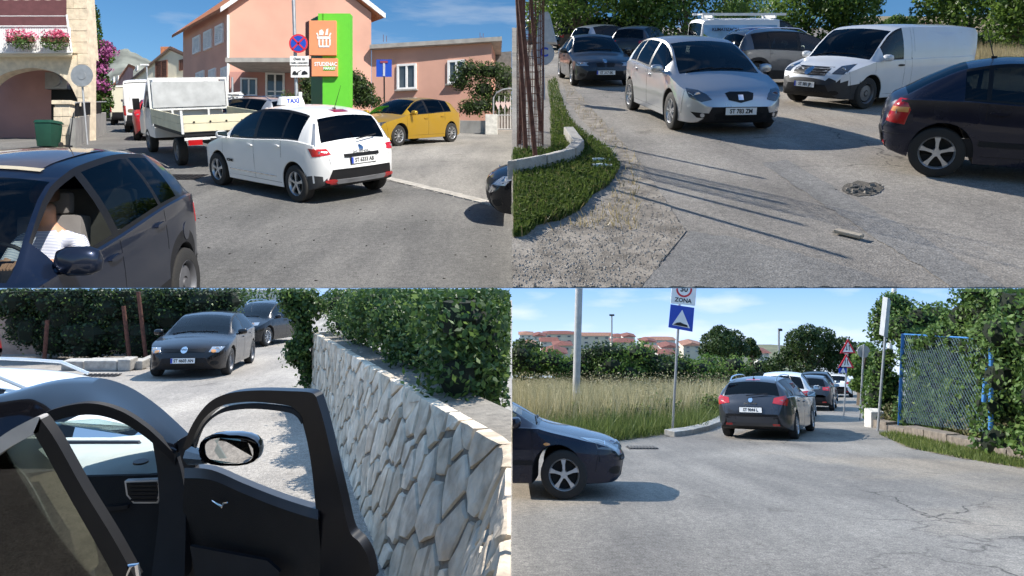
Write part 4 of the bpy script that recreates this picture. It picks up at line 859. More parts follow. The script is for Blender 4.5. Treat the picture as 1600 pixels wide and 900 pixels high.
mb.slab([E(498, 71.2), E(515, 71.2), E(514.5, 74), E(498.5, 74)], th_); mb.slab([E(499, 55), E(499, 48), E(503, 46), E(506, 50), E(505, 55)], th_); mb.slab([E(508, 55), E(510, 46), E(513, 44.5), E(512, 55)], th_); mb.slab([E(494, 52), E(496, 51), E(498, 56), E(496, 56.4)], th_); mb.slab([E(516, 51), E(518, 52), E(516, 56.4), E(514, 56)], th_); mb.build('basket_emblem', M_SW, o1)
# --- sign pole with no-stopping disc and two plates
b = TL.gd(466, 22.5); t = post('sign_pole', 'tall grey pole with round no-stopping sign and two white plates', 'sign', b, U(458, -20, 22.5), .055)
c = U(466.5, 68, 22.38); mb = MB(); disc(mb, c, .30, (0, -1, 0), 0, .02); sg = mb.build('no_stopping_disc', mat('sign_red', (.62, .03, .05), .4, var=.02), t)
mb = MB(); disc(mb, c + Vector((0, -.021, 0)), .245, (0, -1, 0), 0, .006); mb.build('blue_field', mat('sign_blue', (.015, .07, .45), .4, var=.02), sg)
mb = MB()
for a_ in (45, -45): mb.box(c + Vector((0, -.031, 0)), .05, .008, .49, Matrix.Rotation(R(a_), 3, 'Y'))
mb.build('red_cross', MATS['sign_red'], sg)
def plate_sign(par, px0, py0, px1, py1, d, m_, nm='sign_plate'):
    a_, b_ = U(px0, py0, d), U(px1, py1, d); mb = MB(); mb.slab([(a_.x, d, b_.z), (b_.x, d, b_.z), (b_.x, d, a_.z), (a_.x, d, a_.z)], (0, .02, 0)); return mb.build(nm, m_, par)
p1 = plate_sign(t, 453, 87.5, 482, 102, 22.36, M_SW); lett('Osim za', 467.5, 92, 22.352, .11, M_INK, p1, .001); lett('vozila s dozvolom', 467.5, 98, 22.352, .075, M_INK, p1, .001)
p2 = plate_sign(t, 454.5, 104, 483, 121, 22.36, M_SW); mb = MB(); E = lambda x, y: U(x, y, 22.355); th_ = (0, -.006, 0)
mb.slab([E(457, 117), E(466, 117), E(466, 114), E(463, 113.5), E(462, 111), E(459, 111), E(457, 114)], th_); mb.slab([E(464, 113), E(471, 109), E(471, 110), E(465, 114)], th_); mb.slab([E(471, 117), E(481, 116), E(480, 113), E(476, 110.5), E(472, 112)], th_); mb.build('tow_truck_mark', M_INK, p2)
mb = MB(); mb.tube([U(469, 144, 22.44), U(469, 152, 22.44)], .06, 10); mb.build('sticker', M_SW, t)
# blue square sign and arrow sign
b = TL.gd(601, 29); t = post('dead_end_sign', 'square blue dead-end sign with white bar in front of the pink wing', 'sign', b, U(600, 95, 29), .03, M_BLACK); p1 = plate_sign(t, 588, 93, 612, 120, 28.9, MATS['sign_blue']); mb = MB(); E = lambda x, y: U(x, y, 28.89); mb.slab([E(598.4, 97), E(601.8, 97), E(601.8, 119), E(598.4, 119)], (0, -.008, 0)); mb.build('white_bar', mat('faded_white', (.45, .47, .55), .5), p1); mb = MB(); mb.slab([E(594, 95), E(606, 95), E(606, 98.5), E(594, 98.5)], (0, -.014, 0)); mb.build('red_bar', mat('faded_red', (.25, .05, .09), .5), p1)
b = TL.gd(364, 24.5); t = post('direction_sign', 'white arrow-shaped street direction sign behind the truck', 'sign', b, U(363, 121, 24.5), .035); E = lambda x, y: U(x, y, 24.42)
mb = MB(); mb.slab([E(348, 146), E(377, 143), E(385, 148), E(377, 154), E(348, 157)], (0, .03, 0)); p1 = mb.build('arrow_board', M_SW, t); mb = MB(); mb.slab([E(376.5, 142.4), E(386, 148), E(376.5, 154.6), E(382, 148.3)], (0, -.012, 0)); mb.build('arrow_head', M_INK, p1); lett('Marmontova', 362, 148, 24.41, .10, M_INK, p1, .001); lett('5, 9A, 9B, 29', 362, 153, 24.41, .085, M_INK, p1, .001)
# lamp post far
b = TL.gd(234, 48); t = post('street_lamp', 'thin street lamp in front of the cream house', 'street lamp', b, U(229, 101, 48), .05); mb = MB(); mb.box(U(226, 101.5, 48), .5, .2, .1); mb.build('lamp_head', M_WHITE, t)
# bushes, low wall, gate at the back of the parking
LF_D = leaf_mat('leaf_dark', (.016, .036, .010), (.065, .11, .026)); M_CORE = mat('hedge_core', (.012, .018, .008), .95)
def bushpx(label, spots, d, n, leaf=.055, lm=None, name='bush', group='bushes by the pink building'):
    bl = [(U(px, py, d + random.uniform(-.4, .4)), (rx * d / F, .7, ry * d / F)) for px, py, rx, ry in spots]; px, d0 = spots[0][0], d
    return shrub(name, label, bl, n, leaf, lm or LF_D, M_CORE, TL.gd(px, d0), group, cat='bush', shell=.6, k=.62)
bushpx('big dark bush between the gold car and the ornamental gate', [(735, 110, 26, 16), (765, 112, 30, 16), (790, 125, 18, 20), (720, 128, 18, 14), (755, 140, 26, 18), (780, 160, 22, 20), (752, 165, 26, 14), (735, 168, 20, 12)], 31, 5500)
bushpx('dark shrub between the pylon and the gold car', [(558, 125, 13, 14), (570, 140, 16, 14), (562, 155, 16, 14), (580, 158, 16, 10), (553, 140, 8, 14)], 30.5, 2600)
bushpx('dark shrub left of the green pylon behind the sign pole', [(482, 130, 14, 12), (495, 140, 12, 20), (478, 152, 16, 14), (460, 160, 14, 10), (492, 165, 14, 12), (450, 158, 10, 14)], 30, 2800)
a, b = TL.gd(715, 30.2), TL.gd(772, 29.4); mb = MB(); mb.slab([a, b, b + Vector((0, 0, .55)), a + Vector((0, 0, .55))], (0, .3, 0)); tag(mb.build('garden_wall', M_CONC, bevel=.02), 'low whitish garden wall under the dark bush', 'wall')
a = TL.gd(770, 29.2); t = thing('ornamental_gate', 'arched white iron gate with heart shapes at the right edge', 'gate', a)
def gz(py): return (HY - py) / F * 29.2
mb = MB(); q = [Vector(((px - CX) / F * 29.2, 29.2, gz(py))) for px, py in ((771, 203), (771, 153), (776, 145), (785, 140), (795, 138.5), (799.5, 138.5))]; mb.tube(q, .035, 6)
mb.tube([U(771, 180, 29.2), U(799.5, 180, 29.2)], .02, 6); mb.tube([U(771, 202, 29.2), U(799.5, 202, 29.2)], .025, 6); mb.build('frame', M_GREYM, t)
for k in range(6): mb = MB(); x = 775 + k * 4.6; mb.tube([U(x, 202, 29.2), U(x, 150 if k % 2 else 178, 29.2)], .012, 5); mb.build('bar', M_WHITE, t)
for k in range(3): mb = MB(); x = 778 + k * 8; mb.slab([U(x - 4, 162, 29.16), U(x - 2.5, 158, 29.16), U(x, 160, 29.16), U(x + 2.5, 158, 29.16), U(x + 4, 162, 29.16), U(x, 171, 29.16)], (0, .03, 0)); mb.build('heart', mat('pale_pink_paint', (.6, .45, .42), .6), t)
a = TL.gd(768, 29); mb = MB(); mb.box(a + Vector((0, 0, .35)), .5, .5, .9); tag(mb.build('gate_pillar', mat('rough_white_stone', (.5, .49, .46), .9, var=.25, bump=.6), bevel=.03), 'short white stone pillar left of the ornamental gate', 'pillar')
# pale concrete parking apron with its row of kerb blocks
M_APRON = asphalt('parking_concrete', (.21, .203, .19), (.29, .278, .258), .2)
poly_sheet(TL, 'parking_apron', M_APRON, [(604, 283), (800, 327), (800, 202), (720, 200), (640, 205), (585, 240), (592, 268)], .006)
kp = [(590, 279), (640, 292), (690, 303), (740, 315), (799, 330)]; n = 14; kerbs = thing('kerb_row', 'row of flush kerb blocks along the parking edge', 'kerb', TL.G(690, 303))
del kerbs['category']; kerbs['kind'] = 'structure'
for k in range(n):
    f_ = lambda q: TL.G(590 + 209 * q, 278 + 51.5 * q); a, b = f_(k / n), f_((k + 1) / n - .006); e = (b - a).normalized(); s_ = Vector((-e.y, e.x, 0)) * .22
    if s_.y < 0: s_ = -s_
    mb = MB(); up = Vector((0, 0, .016 + random.uniform(0, .008))); mb.slab([a + up, b + up, b + s_ + up + Vector((0, 0, s_.y * .19)), a + s_ + up + Vector((0, 0, s_.y * .19))], (0, 0, -.12)); mb.build('kerb_block', M_KERB, kerbs)
g = TL.G(282, 277); mb = MB()
for k in range(7): mb.box(g + Vector((-.36 + k * .12, 0, .012)), .05, .55, .02, Matrix.Rotation(TL.a, 3, 'X'))
mb.box(g + Vector((0, 0, .004)), .9, .7, .012, Matrix.Rotation(TL.a, 3, 'X')); tag(mb.build('drain_grate', M_PLASTIC), 'dark drain grate in the road behind the truck', 'drain')
mb = MB()
for _ in range(34):
    g = TL.G(random.uniform(300, 790), random.uniform(325, 446)); r_ = random.uniform(.005, .013); mb.box(g + Vector((0, 0, .004)), r_ * 2.4, r_ * 1.6, .012, Matrix.Rotation(random.uniform(0, 3), 3, 'Z'))
tag(mb.build('road_litter', mat('tar_bits', (.035, .033, .03), .9)), 'small dark leaves and bits on the road', 'litter', kind='stuff')
# ---------------------------------------------------------------- vehicles of the market street
use(TL)
P_WHITE = paint('white_car_paint', (.74, .74, .73), 0, .35, .06); P_GOLD = paint('gold_paint', (.47, .275, .012), .45, .33, .06); P_NAVY = paint('blue_grey_paint', (.010, .018, .042), .5, .28, .10)
P_BLACK = paint('black_paint', (.008, .008, .010), .2, .25, .05); P_RED = paint('red_paint', (.45, .01, .015), .1, .3); P_SILV = paint('silver_paint', (.40, .42, .45), .65, .33, .08); P_CREAMV = paint('cream_van_paint', (.62, .58, .45), 0, .4)
# white people carrier with TAXI light
t, patch, seam, f = car('taxi', 'white people-carrier taxi with TAXI roof light and dark rear window', by_wheels(TL, MPV, (343, 284), (465, 318), 'L', near=False), MPV, P_WHITE, glassm=G_DARK, cladm=mat('bumper_grey', (.05, .05, .052), .6, spec=.25), bump=(0, 0, .42, .50))
doors(seam, patch, f, col=P_WHITE); patch('side_strip', rect(-f['half'](2.2), .40, 1.6, .02), 90, M_CHROME, .01, mirror=True, rings=(1,))
std_front(t, patch, f, [(.45, .62), (.85, .66), (.80, .80), (.55, .76)], None, [(-.4, .55), (.4, .55), (.42, .63), (-.42, .63)])
std_rear(t, patch, f, [(.56, .86), (.86, .82), (.90, .96), (.62, .95)], 'ST 6333 AB', .73, 165, badge=.93); patch('upper_lamp', [(.80, .98), (.88, .98), (.80, 1.36), (.76, 1.36)], 150, M_LAMP, .01, mirror=True)
patch('reflector', oval(.60, .40, .22, .075), 172, M_REDL, .03, mirror=True); patch('silver_bumper_band', [(-.5, .34), (.5, .34), (.56, .42), (-.56, .42)], 180, mat('grey_bumper', (.2, .2, .21), .5), .03)
patch('boot_handle', rect(0, .82, .74, .055), 180, M_BLACK, .022, rings=(1,)); patch('high_brake_light', rect(0, 1.545, .30, .035), 180, M_REDL, .03, rings=(1,))
mb = MB(); mb.tube([(-2.05, .05, 1.08), (-1.99, -.42, 1.13)], .012, 5); mb.build('rear_wiper', M_BLACK, t, False, True)
text_mesh('lettering', 'SCENIC', .075, M_CHROME, basis((f['bvh'].ray_cast(Vector((-4, 0, .88)), Vector((1, 0, 0)))[0].x - .012, 0, .875), (0, -1, 0), (0, 0, 1)), t, True, .001, sx=1.5)
text_mesh('side_lettering', 'SCENIC', .07, M_INK, basis((f['half'](1.45), f['W'](1.45) + .002, .56), (-1, 0, 0), (0, 0, 1)), t, True, .003)
antenna(t, f, 3.55, .42, 0, .55)
r_ = thing('taxi_sign', 'white TAXI light box on the roof of the white people carrier', 'sign', WM[t.name] @ Matrix.Translation((f['half'](2.35), .1, f['T'](2.35)))); mb = MB(); mb.box((0, 0, .075), .16, .52, .15, None, 0, .82); mb.build('light_box', M_SW, r_, True, True, bevel=.02)
for sg in (-1, 1): text_mesh('lettering', 'TAXI', .12, M_BLUE, basis((sg * .079, 0, .07), (0, sg, 0), (0, 0, 1)) @ Matrix.Rotation(R(-5), 4, 'X'), r_, True, .004)
# gold hatchback
t, patch, seam, f = car('hatchback', 'gold hatchback parked in front of the pink wing', by_wheels(TL, GOLF, (623, 236), (706, 214), 'L', near=True), dict(GOLF, rim=('alloy', 10)), P_GOLD, glassm=G_DARK); doors(seam, patch, f, col=P_GOLD)
std_front(t, patch, f, [(.42, .60), (.74, .62), (.86, .74), (.50, .70)], None, [(-.38, .60), (.38, .60), (.40, .68), (-.40, .68)], lampm=M_DLAMP); std_rear(t, patch, f, [(.45, .82), (.8, .8), (.8, .95), (.45, .93)])
# near blue-grey crossover with open driver window
CROSS = scaled(GOLF, 1.0, 1.15, R=.335, rim=('steel', 9))
g = TL.G(279, 468); m_ = place(TL, g.x - .79 + .02, g.y - 1.28, R(270)); m_ = place(TL, -3.80, 5.28, R(275))
t, patch, seam, f = car('crossover', 'blue-grey crossover in the near corner with its driver window open', m_, CROSS, P_NAVY, glassm=G_TINT, seatm=M_SEATG, open_side=(0, 1), cladm=M_PLASTIC, mk=1.3); doors(seam, patch, f, col=P_NAVY)
NEARCAR = t; std_rear(t, patch, f, [(.45, .85), (.85, .83), (.86, 1.02), (.45, .98)]); patch('fuel_flap', oval(-f['half'](3.55), .83, .17, .17), 90, P_NAVY, .006, mirror=False)
antenna(t, f, 3.4, .3)
roof_panel(t, f, 2.15, 3.2, .44, mat('tinted_roof_glass', (.10, .075, .055), .12, coat=1)); roof_panel(t, f, 2.10, 2.16, .46, mat('sunroof_edge', (.45, .40, .30), .4), 'sunroof_edge', .012)
# driver: striped shirt, arm on the sill, hand on the wheel
def skin_person(name, label, M, pts, edges, radii, mats_fn, mats, cat='person'):
    t_ = thing(name, label, cat, M); me = bpy.data.meshes.new('body'); me.from_pydata(pts, edges, []); o = bpy.data.objects.new('body', me); scene.collection.objects.link(o)
    md = o.modifiers.new('s', 'SKIN'); sd_ = o.modifiers.new('ss', 'SUBSURF'); sd_.levels = sd_.render_levels = 2
    me.update()
    for k, r_ in enumerate(radii): me.skin_vertices[0].data[k].radius = r_ if isinstance(r_, tuple) else (r_, r_); me.skin_vertices[0].data[k].use_root = (k == 0)
    bpy.context.view_layer.update(); ev = o.evaluated_get(bpy.context.evaluated_depsgraph_get()); m2 = bpy.data.meshes.new_from_object(ev); bpy.data.objects.remove(o)
    for x in mats: m2.materials.append(x)
    for p in m2.polygons: p.material_index = mats_fn(p.center); p.use_smooth = True
    return t_, link('body', m2, t_, True)
M_SKIN = mat('skin', (.50, .27, .17), .55, var=.08); M_HAIR = mat('brown_hair', (.06, .03, .015), .6); M_SHIRT = mat('shirt', (.62, .64, .70), .85)
ms = M_SHIRT.node_tree; wv = ms.nodes.new('ShaderNodeTexWave'); wv.inputs['Scale'].default_value = 30; wv.bands_direction = 'Z'; rr_ = ms.nodes.new('ShaderNodeValToRGB'); rr_.color_ramp.elements[0].color = (.22, .26, .42, 1); rr_.color_ramp.elements[0].position = .3; rr_.color_ramp.elements[1].color = (.74, .75, .78, 1); rr_.color_ramp.elements[1].position = .5
tc_ = ms.nodes.new('ShaderNodeTexCoord'); ms.links.new(tc_.outputs['Object'], wv.inputs['Vector']); ms.links.new(wv.outputs['Fac'], rr_.inputs['Fac']); ms.links.new(rr_.outputs['Color'], ms.nodes['Principled BSDF'].inputs['Base Color'])
sx, sz = f['half'](CROSS['side'][0][0] + .62) - .12, f['S'](2.0) - .45
pts = [(sx, .37, sz), (sx - .08, .37, sz + .25), (sx - .14, .37, sz + .48), (sx - .12, .37, sz + .58), (sx - .09, .37, sz + .74),
       (sx - .13, .57, sz + .44), (sx + .10, .70, sz + .30), (sx + .30, .62, sz + .38), (sx + .44, .50, sz + .42), (sx + .50, .46, sz + .43),
       (sx - .13, .17, sz + .44), (sx + .06, .10, sz + .25), (sx + .32, .2, sz + .36), (sx + .47, .26, sz + .42),
       (sx + .28, .47, sz - .02), (sx + .62, .47, sz - .02), (sx + .28, .27, sz - .02), (sx + .62, .27, sz - .02)]
edges = [(0, 1), (1, 2), (2, 3), (3, 4), (2, 5), (5, 6), (6, 7), (7, 8), (8, 9), (2, 10), (10, 11), (11, 12), (12, 13), (0, 14), (14, 15), (0, 16), (16, 17)]
rad = [(.15, .13), (.15, .12), (.13, .10), .055, (.085, .10), .075, .056, .042, .034, .036, .075, .055, .042, .034, .08, .06, .08, .06]
def pm(c): return 1 if (c.z > sz + .53 or (c.x > sx + .03 and c.z > sz + .12)) else 0
dr, bd = skin_person('person', 'driver in a blue and white striped shirt resting an arm on the window sill', WM[t.name].copy(), pts, edges, rad, pm, [M_SHIRT, M_SKIN])
mb = MB(); c = Vector((sx - .10, .37, sz + .78)); vs = [c + Vector((math.cos(a) * math.sin(e) * .105 - .02, math.sin(a) * math.sin(e) * .095, math.cos(e) * .12 + .01)) for e in np.linspace(.05, 1.9, 7) for a in np.linspace(0, 2 * math.pi, 13)[:-1]]; mb.add(vs, [(i * 12 + j, i * 12 + (j + 1) % 12, (i + 1) * 12 + (j + 1) % 12, (i + 1) * 12 + j) for i in range(6) for j in range(12)]); mb.build('hair', M_HAIR, dr, True, True)
for (hx, hy, sg) in ((sx + .50, .46, 1), (sx + .47, .26, -1)):
    mb = MB()
    for k in range(4): y = hy + (k - 1.5) * .021; mb.tube([(hx, y, sz + .44), (hx + .05, y, sz + .455 - .004 * abs(k - 1)), (hx + .085, y, sz + .43), (hx + .08, y, sz + .40)], [.0105, .010, .009, .007], 6)
    mb.tube([(hx - .02, hy - sg * .03, sz + .43), (hx + .02, hy - sg * .055, sz + .42), (hx + .06, hy - sg * .05, sz + .405)], [.012, .011, .008], 6); mb.build('fingers', M_SKIN, dr, True, True)
mb = MB(); w0 = Vector((sx + .22, .655, sz + .35)); mb.tube([w0, w0 + Vector((.03, -.012, .012))], .05, 10); mb.build('wrist_strap', M_BLACK, dr, True, True)
PLN = Vector((0, -(HY - 449.6) / F, 1))
for r_ in (NEARCAR, dr): cut(kids(r_), (0, 0, 0), PLN); drop_empty(r_)
# flatbed truck (rear towards the viewer)
def truck():
    sp = dict(L=5.2, wf=.95, wr=4.15, W=.93, R=.33, side=[(0, 1)]); M = by_wheels(TL, sp, (236, 233), (281, 261), 'L', near=False)
    t = thing('flatbed_truck', 'white flatbed pickup truck with cream drop sides and a white rack', 'truck', M); hx = lambda u: 2.6 - u; M_BED = mat('cream_boards', (.66, .60, .42), .7, var=.1, scale=3); M_WR = mat('white_rack', (.66, .66, .64), .6, var=.1)
    cab = MB(); prof = [(0, .45), (0, .85), (.25, 1.10), (.55, 1.2), (.95, 1.88), (1.1, 1.98), (1.75, 1.98), (1.85, 1.9), (1.85, .45)]; n = len(prof)
    for sg in (1,): cab.add([(hx(u), .90 - (.08 if z > 1.3 else 0), z) for u, z in prof] + [(hx(u), -.90 + (.08 if z > 1.3 else 0), z) for u, z in prof], [tuple(range(n)), tuple(range(2 * n - 1, n - 1, -1))] + [(k, k + n, (k + 1) % n + n, (k + 1) % n) for k in range(n)])
    cab = cab.build('cab', P_WHITE, t, True, True, bevel=.04)
    for sg in (1, -1): mb = MB(); mb.slab([(hx(.85), sg * .905, 1.22), (hx(1.6), sg * .905, 1.22), (hx(1.6), sg * .835, 1.82), (hx(1.12), sg * .835, 1.82)], (0, sg * .012, 0)); mb.build('side_window', M_PANE, cab, False, True); mb = MB(); mb.box((hx(.8), sg * 1.08, 1.3), .12, .16, .3); mb.build('mirror', M_BLACK, cab, True, True, bevel=.02)
    mb = MB(); mb.slab([(hx(1.86), -.6, 1.25), (hx(1.86), .6, 1.25), (hx(1.86), .55, 1.8), (hx(1.86), -.55, 1.8)], (-.012, 0, 0)); mb.build('rear_window', M_PANE, cab, False, True)
    mb = MB(); mb.box((hx(3.55), 0, .62), 3.3, .75, .16); mb.box((hx(3.55), 0, .80), 3.25, 1.8, .08); mb.build('chassis', M_PLASTIC, t, False, True)
    for sg in (1, -1):
        for k in range(2): mb = MB(); mb.box((hx(3.56), sg * .95, .95 + k * .19), 3.26, .035, .18); mb.build('side_board', M_BED, t, False, True, bevel=.006)
    for k in range(2): mb = MB(); mb.box((hx(5.19), 0, .95 + k * .19), .035, 1.84, .18); mb.build('tail_board', M_BED, t, False, True, bevel=.006)
    for k in range(5): mb = MB(); mb.tube([(hx(5.225), -.7 + k * .35, 1.08), (hx(5.20), -.7 + k * .35, 1.08)], .022, 8); mb.build('latch', M_BLACK, t, False, True)
    for x, y in ((5.19, .95), (5.19, -.95)): mb = MB(); mb.box((hx(x), y, 1.08), .05, .05, .52); mb.build('corner_post', M_WR, t, False, True)
    rk = MB()
    for y in (-.95, -.45, .45, .95): rk.box((hx(1.98), y, 1.40), .05, .05, 1.22)
    for z in (1.98, 1.2): rk.box((hx(1.98), 0, z), .054, 1.95, .06)
    rk = rk.build('head_rack', M_WR, t, False, True); mb = MB(); mb.box((hx(2.02), 0, 1.58), .02, 1.8, .66); mb.build('rack_sheet', mat('old_white_sheet', (.46, .47, .47), .7, var=.15, scale=4), rk, False, True)
    for u in (sp['wf'], sp['wr']):
        for sg in (1, -1): tyre_rim(t, (hx(u), sg * .80, .33), .33, sg, 'steel', 9)
    mb = MB(); mb.box((hx(5.16), 0, .58), .05, .5, .11); p = mb.build('number_plate', M_PLATE, t, False, True); text_mesh('lettering', 'ST 5204 E', .09, M_INK, basis((hx(5.19), 0, .58), (0, -1, 0), (0, 0, 1)), p, True, .002)
    for y in (-.7, .7): mb = MB(); mb.box((hx(5.17), y, .62), .06, .3, .12); mb.build('tail_light', M_REDL, t, False, True)
    mb = MB(); mb.box((hx(5.17), 0, .70), .04, 1.84, .06); mb.build('bumper_bar', M_WR, t, False, True)
truck()
# vans and cars further down the street
TALL = scaled(VAN, .95, 1.22, rw=(4.80, 4.805))
def rear_van(label, px, d, th, col, k=1.0, sp=TALL, nm='panel_van', plate_t=None):
    t, patch, seam, f = car(nm, label, place(TL, (px - CX) / F * d, d, R(th)), sp, col, 'vehicles queuing down the street', 'van' if sp is TALL else 'car', glassm=G_DARK, seats=False)
    patch('tail_light', rect(.84, .95, .12, .42), 172, M_REDL, .01, mirror=True)
    if sp is TALL: seam([(0, .4), (0, 2.2)], 180, .015, False); patch('bumper', rect(0, .42, 1.7, .16), 180, M_PLASTIC, .02)
    doors(seam, patch, f, handles=False); return t
rear_van('white panel van seen from behind left of the truck', 234, 33, 116, P_WHITE); rear_van('cream panel van in front of the white one', 204, 43, 116, P_CREAMV)
rear_van('small silver car far down the street', 181, 52, 116, P_SILV, sp=GOLF, nm='hatchback'); rear_van('second pale car at the far left of the queue', 169, 56, 116, P_WHITE, sp=GOLF, nm='hatchback')
t, patch, seam, f = car('red_car', 'red car mostly hidden between the truck and the white van', place(TL, (254 - CX) / F * 26, 26, R(116)), GOLF, P_RED, seats=False); std_rear(t, patch, f, [(.5, .84), (.8, .8), (.8, .98), (.5, .95)])
t, patch, seam, f = car('silver_car', 'silver-blue car with roof rails behind the truck and taxi', place(TL, (388 - CX) / F * 24, 24, R(150)), ESTATE, P_SILV); rails(t, f, M_CHROME); doors(seam, patch, f)
# black car nosing in at the right edge
t, patch, seam, f = car('black_car', 'black car nosing in at the right edge of the parking entrance', place(TL, -.42 + 2.13, 11.2, R(184)), GOLF, P_BLACK); std_front(t, patch, f, [(.42, .60), (.76, .62), (.86, .76), (.5, .72)], None, [(-.4, .56), (.4, .56), (.42, .66), (-.42, .66)]); doors(seam, patch, f)
cut(kids(t), (-.006, 0, 0), (-1, 0, 0)); drop_empty(t)
# ================================================================ upper right: parking with gravel verge
use(TR)
M_GRASSG = mat('verge_soil', (.085, .10, .035), .95, var=.4, scale=5, bump=.6); M_GRAVEL = mat('gravel_bed', (.30, .262, .215), .97, var=.45, scale=5, bump=.35, bscale=60, spec=.1)
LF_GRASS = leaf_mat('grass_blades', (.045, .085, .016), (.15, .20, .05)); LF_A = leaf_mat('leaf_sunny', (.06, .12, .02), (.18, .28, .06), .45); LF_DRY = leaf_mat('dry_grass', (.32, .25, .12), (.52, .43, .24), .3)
verge = [(801, 238), (862, 236), (860, 160), (856, 128), (868, 122), (880, 165), (892, 190), (915, 212), (950, 234), (968, 262), (952, 290), (925, 305), (905, 330), (872, 345), (840, 352), (822, 368), (801, 372)]
grav = [(801, 392), (838, 388), (846, 366), (890, 352), (935, 325), (962, 296), (974, 262), (962, 232), (925, 205), (885, 160), (878, 128), (892, 128), (915, 160), (985, 235), (1030, 300), (1072, 362), (1040, 402), (1002, 449.5), (801, 449.5)]
poly_sheet(TR, 'gravel_strip', M_GRAVEL, grav, .006); poly_sheet(TR, 'grass_verge', M_GRASSG, verge, .012)
M_SMOOTH = asphalt('asphalt_new_patch', (.20, .195, .185), (.27, .26, .245), .4); poly_sheet(TR, 'road_patch', M_SMOOTH, [(1004, 449.5), (1044, 402), (1076, 362), (1150, 372), (1240, 395), (1330, 420), (1420, 449.5)], .005)
poly_sheet(TR, 'trench_patch', M_SMOOTH, [(1190, 255), (1230, 250), (1330, 310), (1440, 370), (1570, 449.5), (1490, 449.5), (1380, 380), (1270, 310)], .005)
def inpoly(x, y, P):
    r = False; j = len(P) - 1
    for i in range(len(P)):
        if (P[i][1] > y) != (P[j][1] > y) and x < (P[j][0] - P[i][0]) * (y - P[i][1]) / (P[j][1] - P[i][1]) + P[i][0]: r = not r
        j = i
    return r
def scatter(P, poly, n, y0, y1, x0, x1):
    out = []
    while len(out) < n:
        x, y = random.uniform(x0, x1), random.uniform(y0, y1)
        if inpoly(x, y, poly): out.append(P.G(x, y))
    return out
def blades(name, pts, hgt, wid, m_, parent=None, lean=.35, clip=None):
    n = len(pts); V = np.zeros((n, 3, 3)); p = np.array(pts); a = rng.uniform(0, 6.283, n); h_ = hgt * rng.uniform(.45, 1.25, n); w_ = wid * rng.uniform(.6, 1.4, n)
    dx, dy = np.cos(a) * w_, np.sin(a) * w_; V[:, 0] = p - np.stack([dx, dy, h_ * 0 + .02], 1); V[:, 1] = p + np.stack([dx, dy, -.02 + h_ * 0], 1); b = rng.uniform(0, 6.283, n); q = h_ * lean * rng.random(n); V[:, 2] = p + np.stack([np.cos(b) * q, np.sin(b) * q, h_], 1)
    if CUR is TR or CUR is BR: V[:, :, 0] = np.maximum(V[:, :, 0], .012)
    me = bpy.data.meshes.new(name); me.vertices.add(3 * n); me.vertices.foreach_set('co', V.astype(np.float32).ravel()); me.loops.add(3 * n); me.loops.foreach_set('vertex_index', np.arange(3 * n, dtype=np.int32)); me.polygons.add(n); me.polygons.foreach_set('loop_start', np.arange(0, 3 * n, 3, dtype=np.int32)); me.update(calc_edges=True); me.materials.append(m_); return link(name, me, parent)
g = blades('grass', scatter(TR, verge, 13000, 122, 392, 801, 976), .10, .012, LF_GRASS, lean=.8); tag(g, 'short green grass and clover on the verge', 'grass', kind='stuff'); g = blades('dry_stalks', scatter(TR, verge, 4000, 122, 392, 801, 976) + scatter(TR, grav, 500, 128, 360, 801, 1000), .085, .007, LF_DRY, lean=1.1); tag(g, 'dry straw stalks scattered through the verge', 'grass', kind='stuff')
P_ = np.array(scatter(TR, verge, 7000, 122, 392, 801, 976)); P_[:, 2] += rng.uniform(.02, .09, len(P_)); g = leaf_mesh('clover', P_, np.tile([0, 0, 1.0], (len(P_), 1)), .022, LF_GRASS, aspect=.8, jit=.5); tag(g, 'broad-leaved weeds among the verge grass', 'weeds', kind='stuff')
mb = MB()
for p in scatter(TR, grav, 11000, 128, 449, 801, 1075):
    r_ = random.choice((.004, .006, .008, .010, .015)) * random.uniform(.7, 1.2); vs = [p + Vector((random.uniform(-1, 1) * .3 + x, random.uniform(-1, 1) * .3 + y, z)) * 1 if 0 else p + Vector((x * r_ * random.uniform(.7, 1.3), y * r_ * random.uniform(.7, 1.3), z * r_)) for x, y, z in ((1, 0, .2), (0, 1, .2), (-1, 0, .2), (0, -1, .2), (.2, .1, .9))]; mb.add(vs, [(0, 1, 4), (1, 2, 4), (2, 3, 4), (3, 0, 4)])
g = mb.build('gravel', leaf_mat('gravel_stones', (.18, .155, .125), (.46, .41, .345), 0)); tag(g, 'loose pale gravel along the road edge', 'gravel', kind='stuff')
for k_, r_ in (('gravel_stones', .97), ('grass_blades', .8)): b_ = MATS[k_].node_tree.nodes['Principled BSDF']; b_.inputs['Roughness'].default_value = r_; b_.inputs['Specular IOR Level'].default_value = .08
# planter kerb
kp = [(801, 274), (850, 264), (893, 252), (904, 240), (888, 216)]; t = thing('planter_kerb', 'weathered concrete kerb round the planted strip', 'kerb', TR.G(893, 252))
for a_, b_ in zip(kp[:-1], kp[1:]):
    a, b = TR.G(*a_), TR.G(*b_); e = (b - a).normalized(); s_ = Vector((-e.y, e.x, 0)).normalized() * .16; a = a - e * .02; b = b - e * .03
    mb = MB(); mb.slab([a - s_ * .5 + Vector((0, 0, -.05)), b - s_ * .5 + Vector((0, 0, -.05)), b + s_ * .5 + Vector((0, 0, -.05)), a + s_ * .5 + Vector((0, 0, -.05))], (0, 0, .24 + random.uniform(-.01, .01))); mb.build('kerb_block', M_KERB, t, bevel=.015)
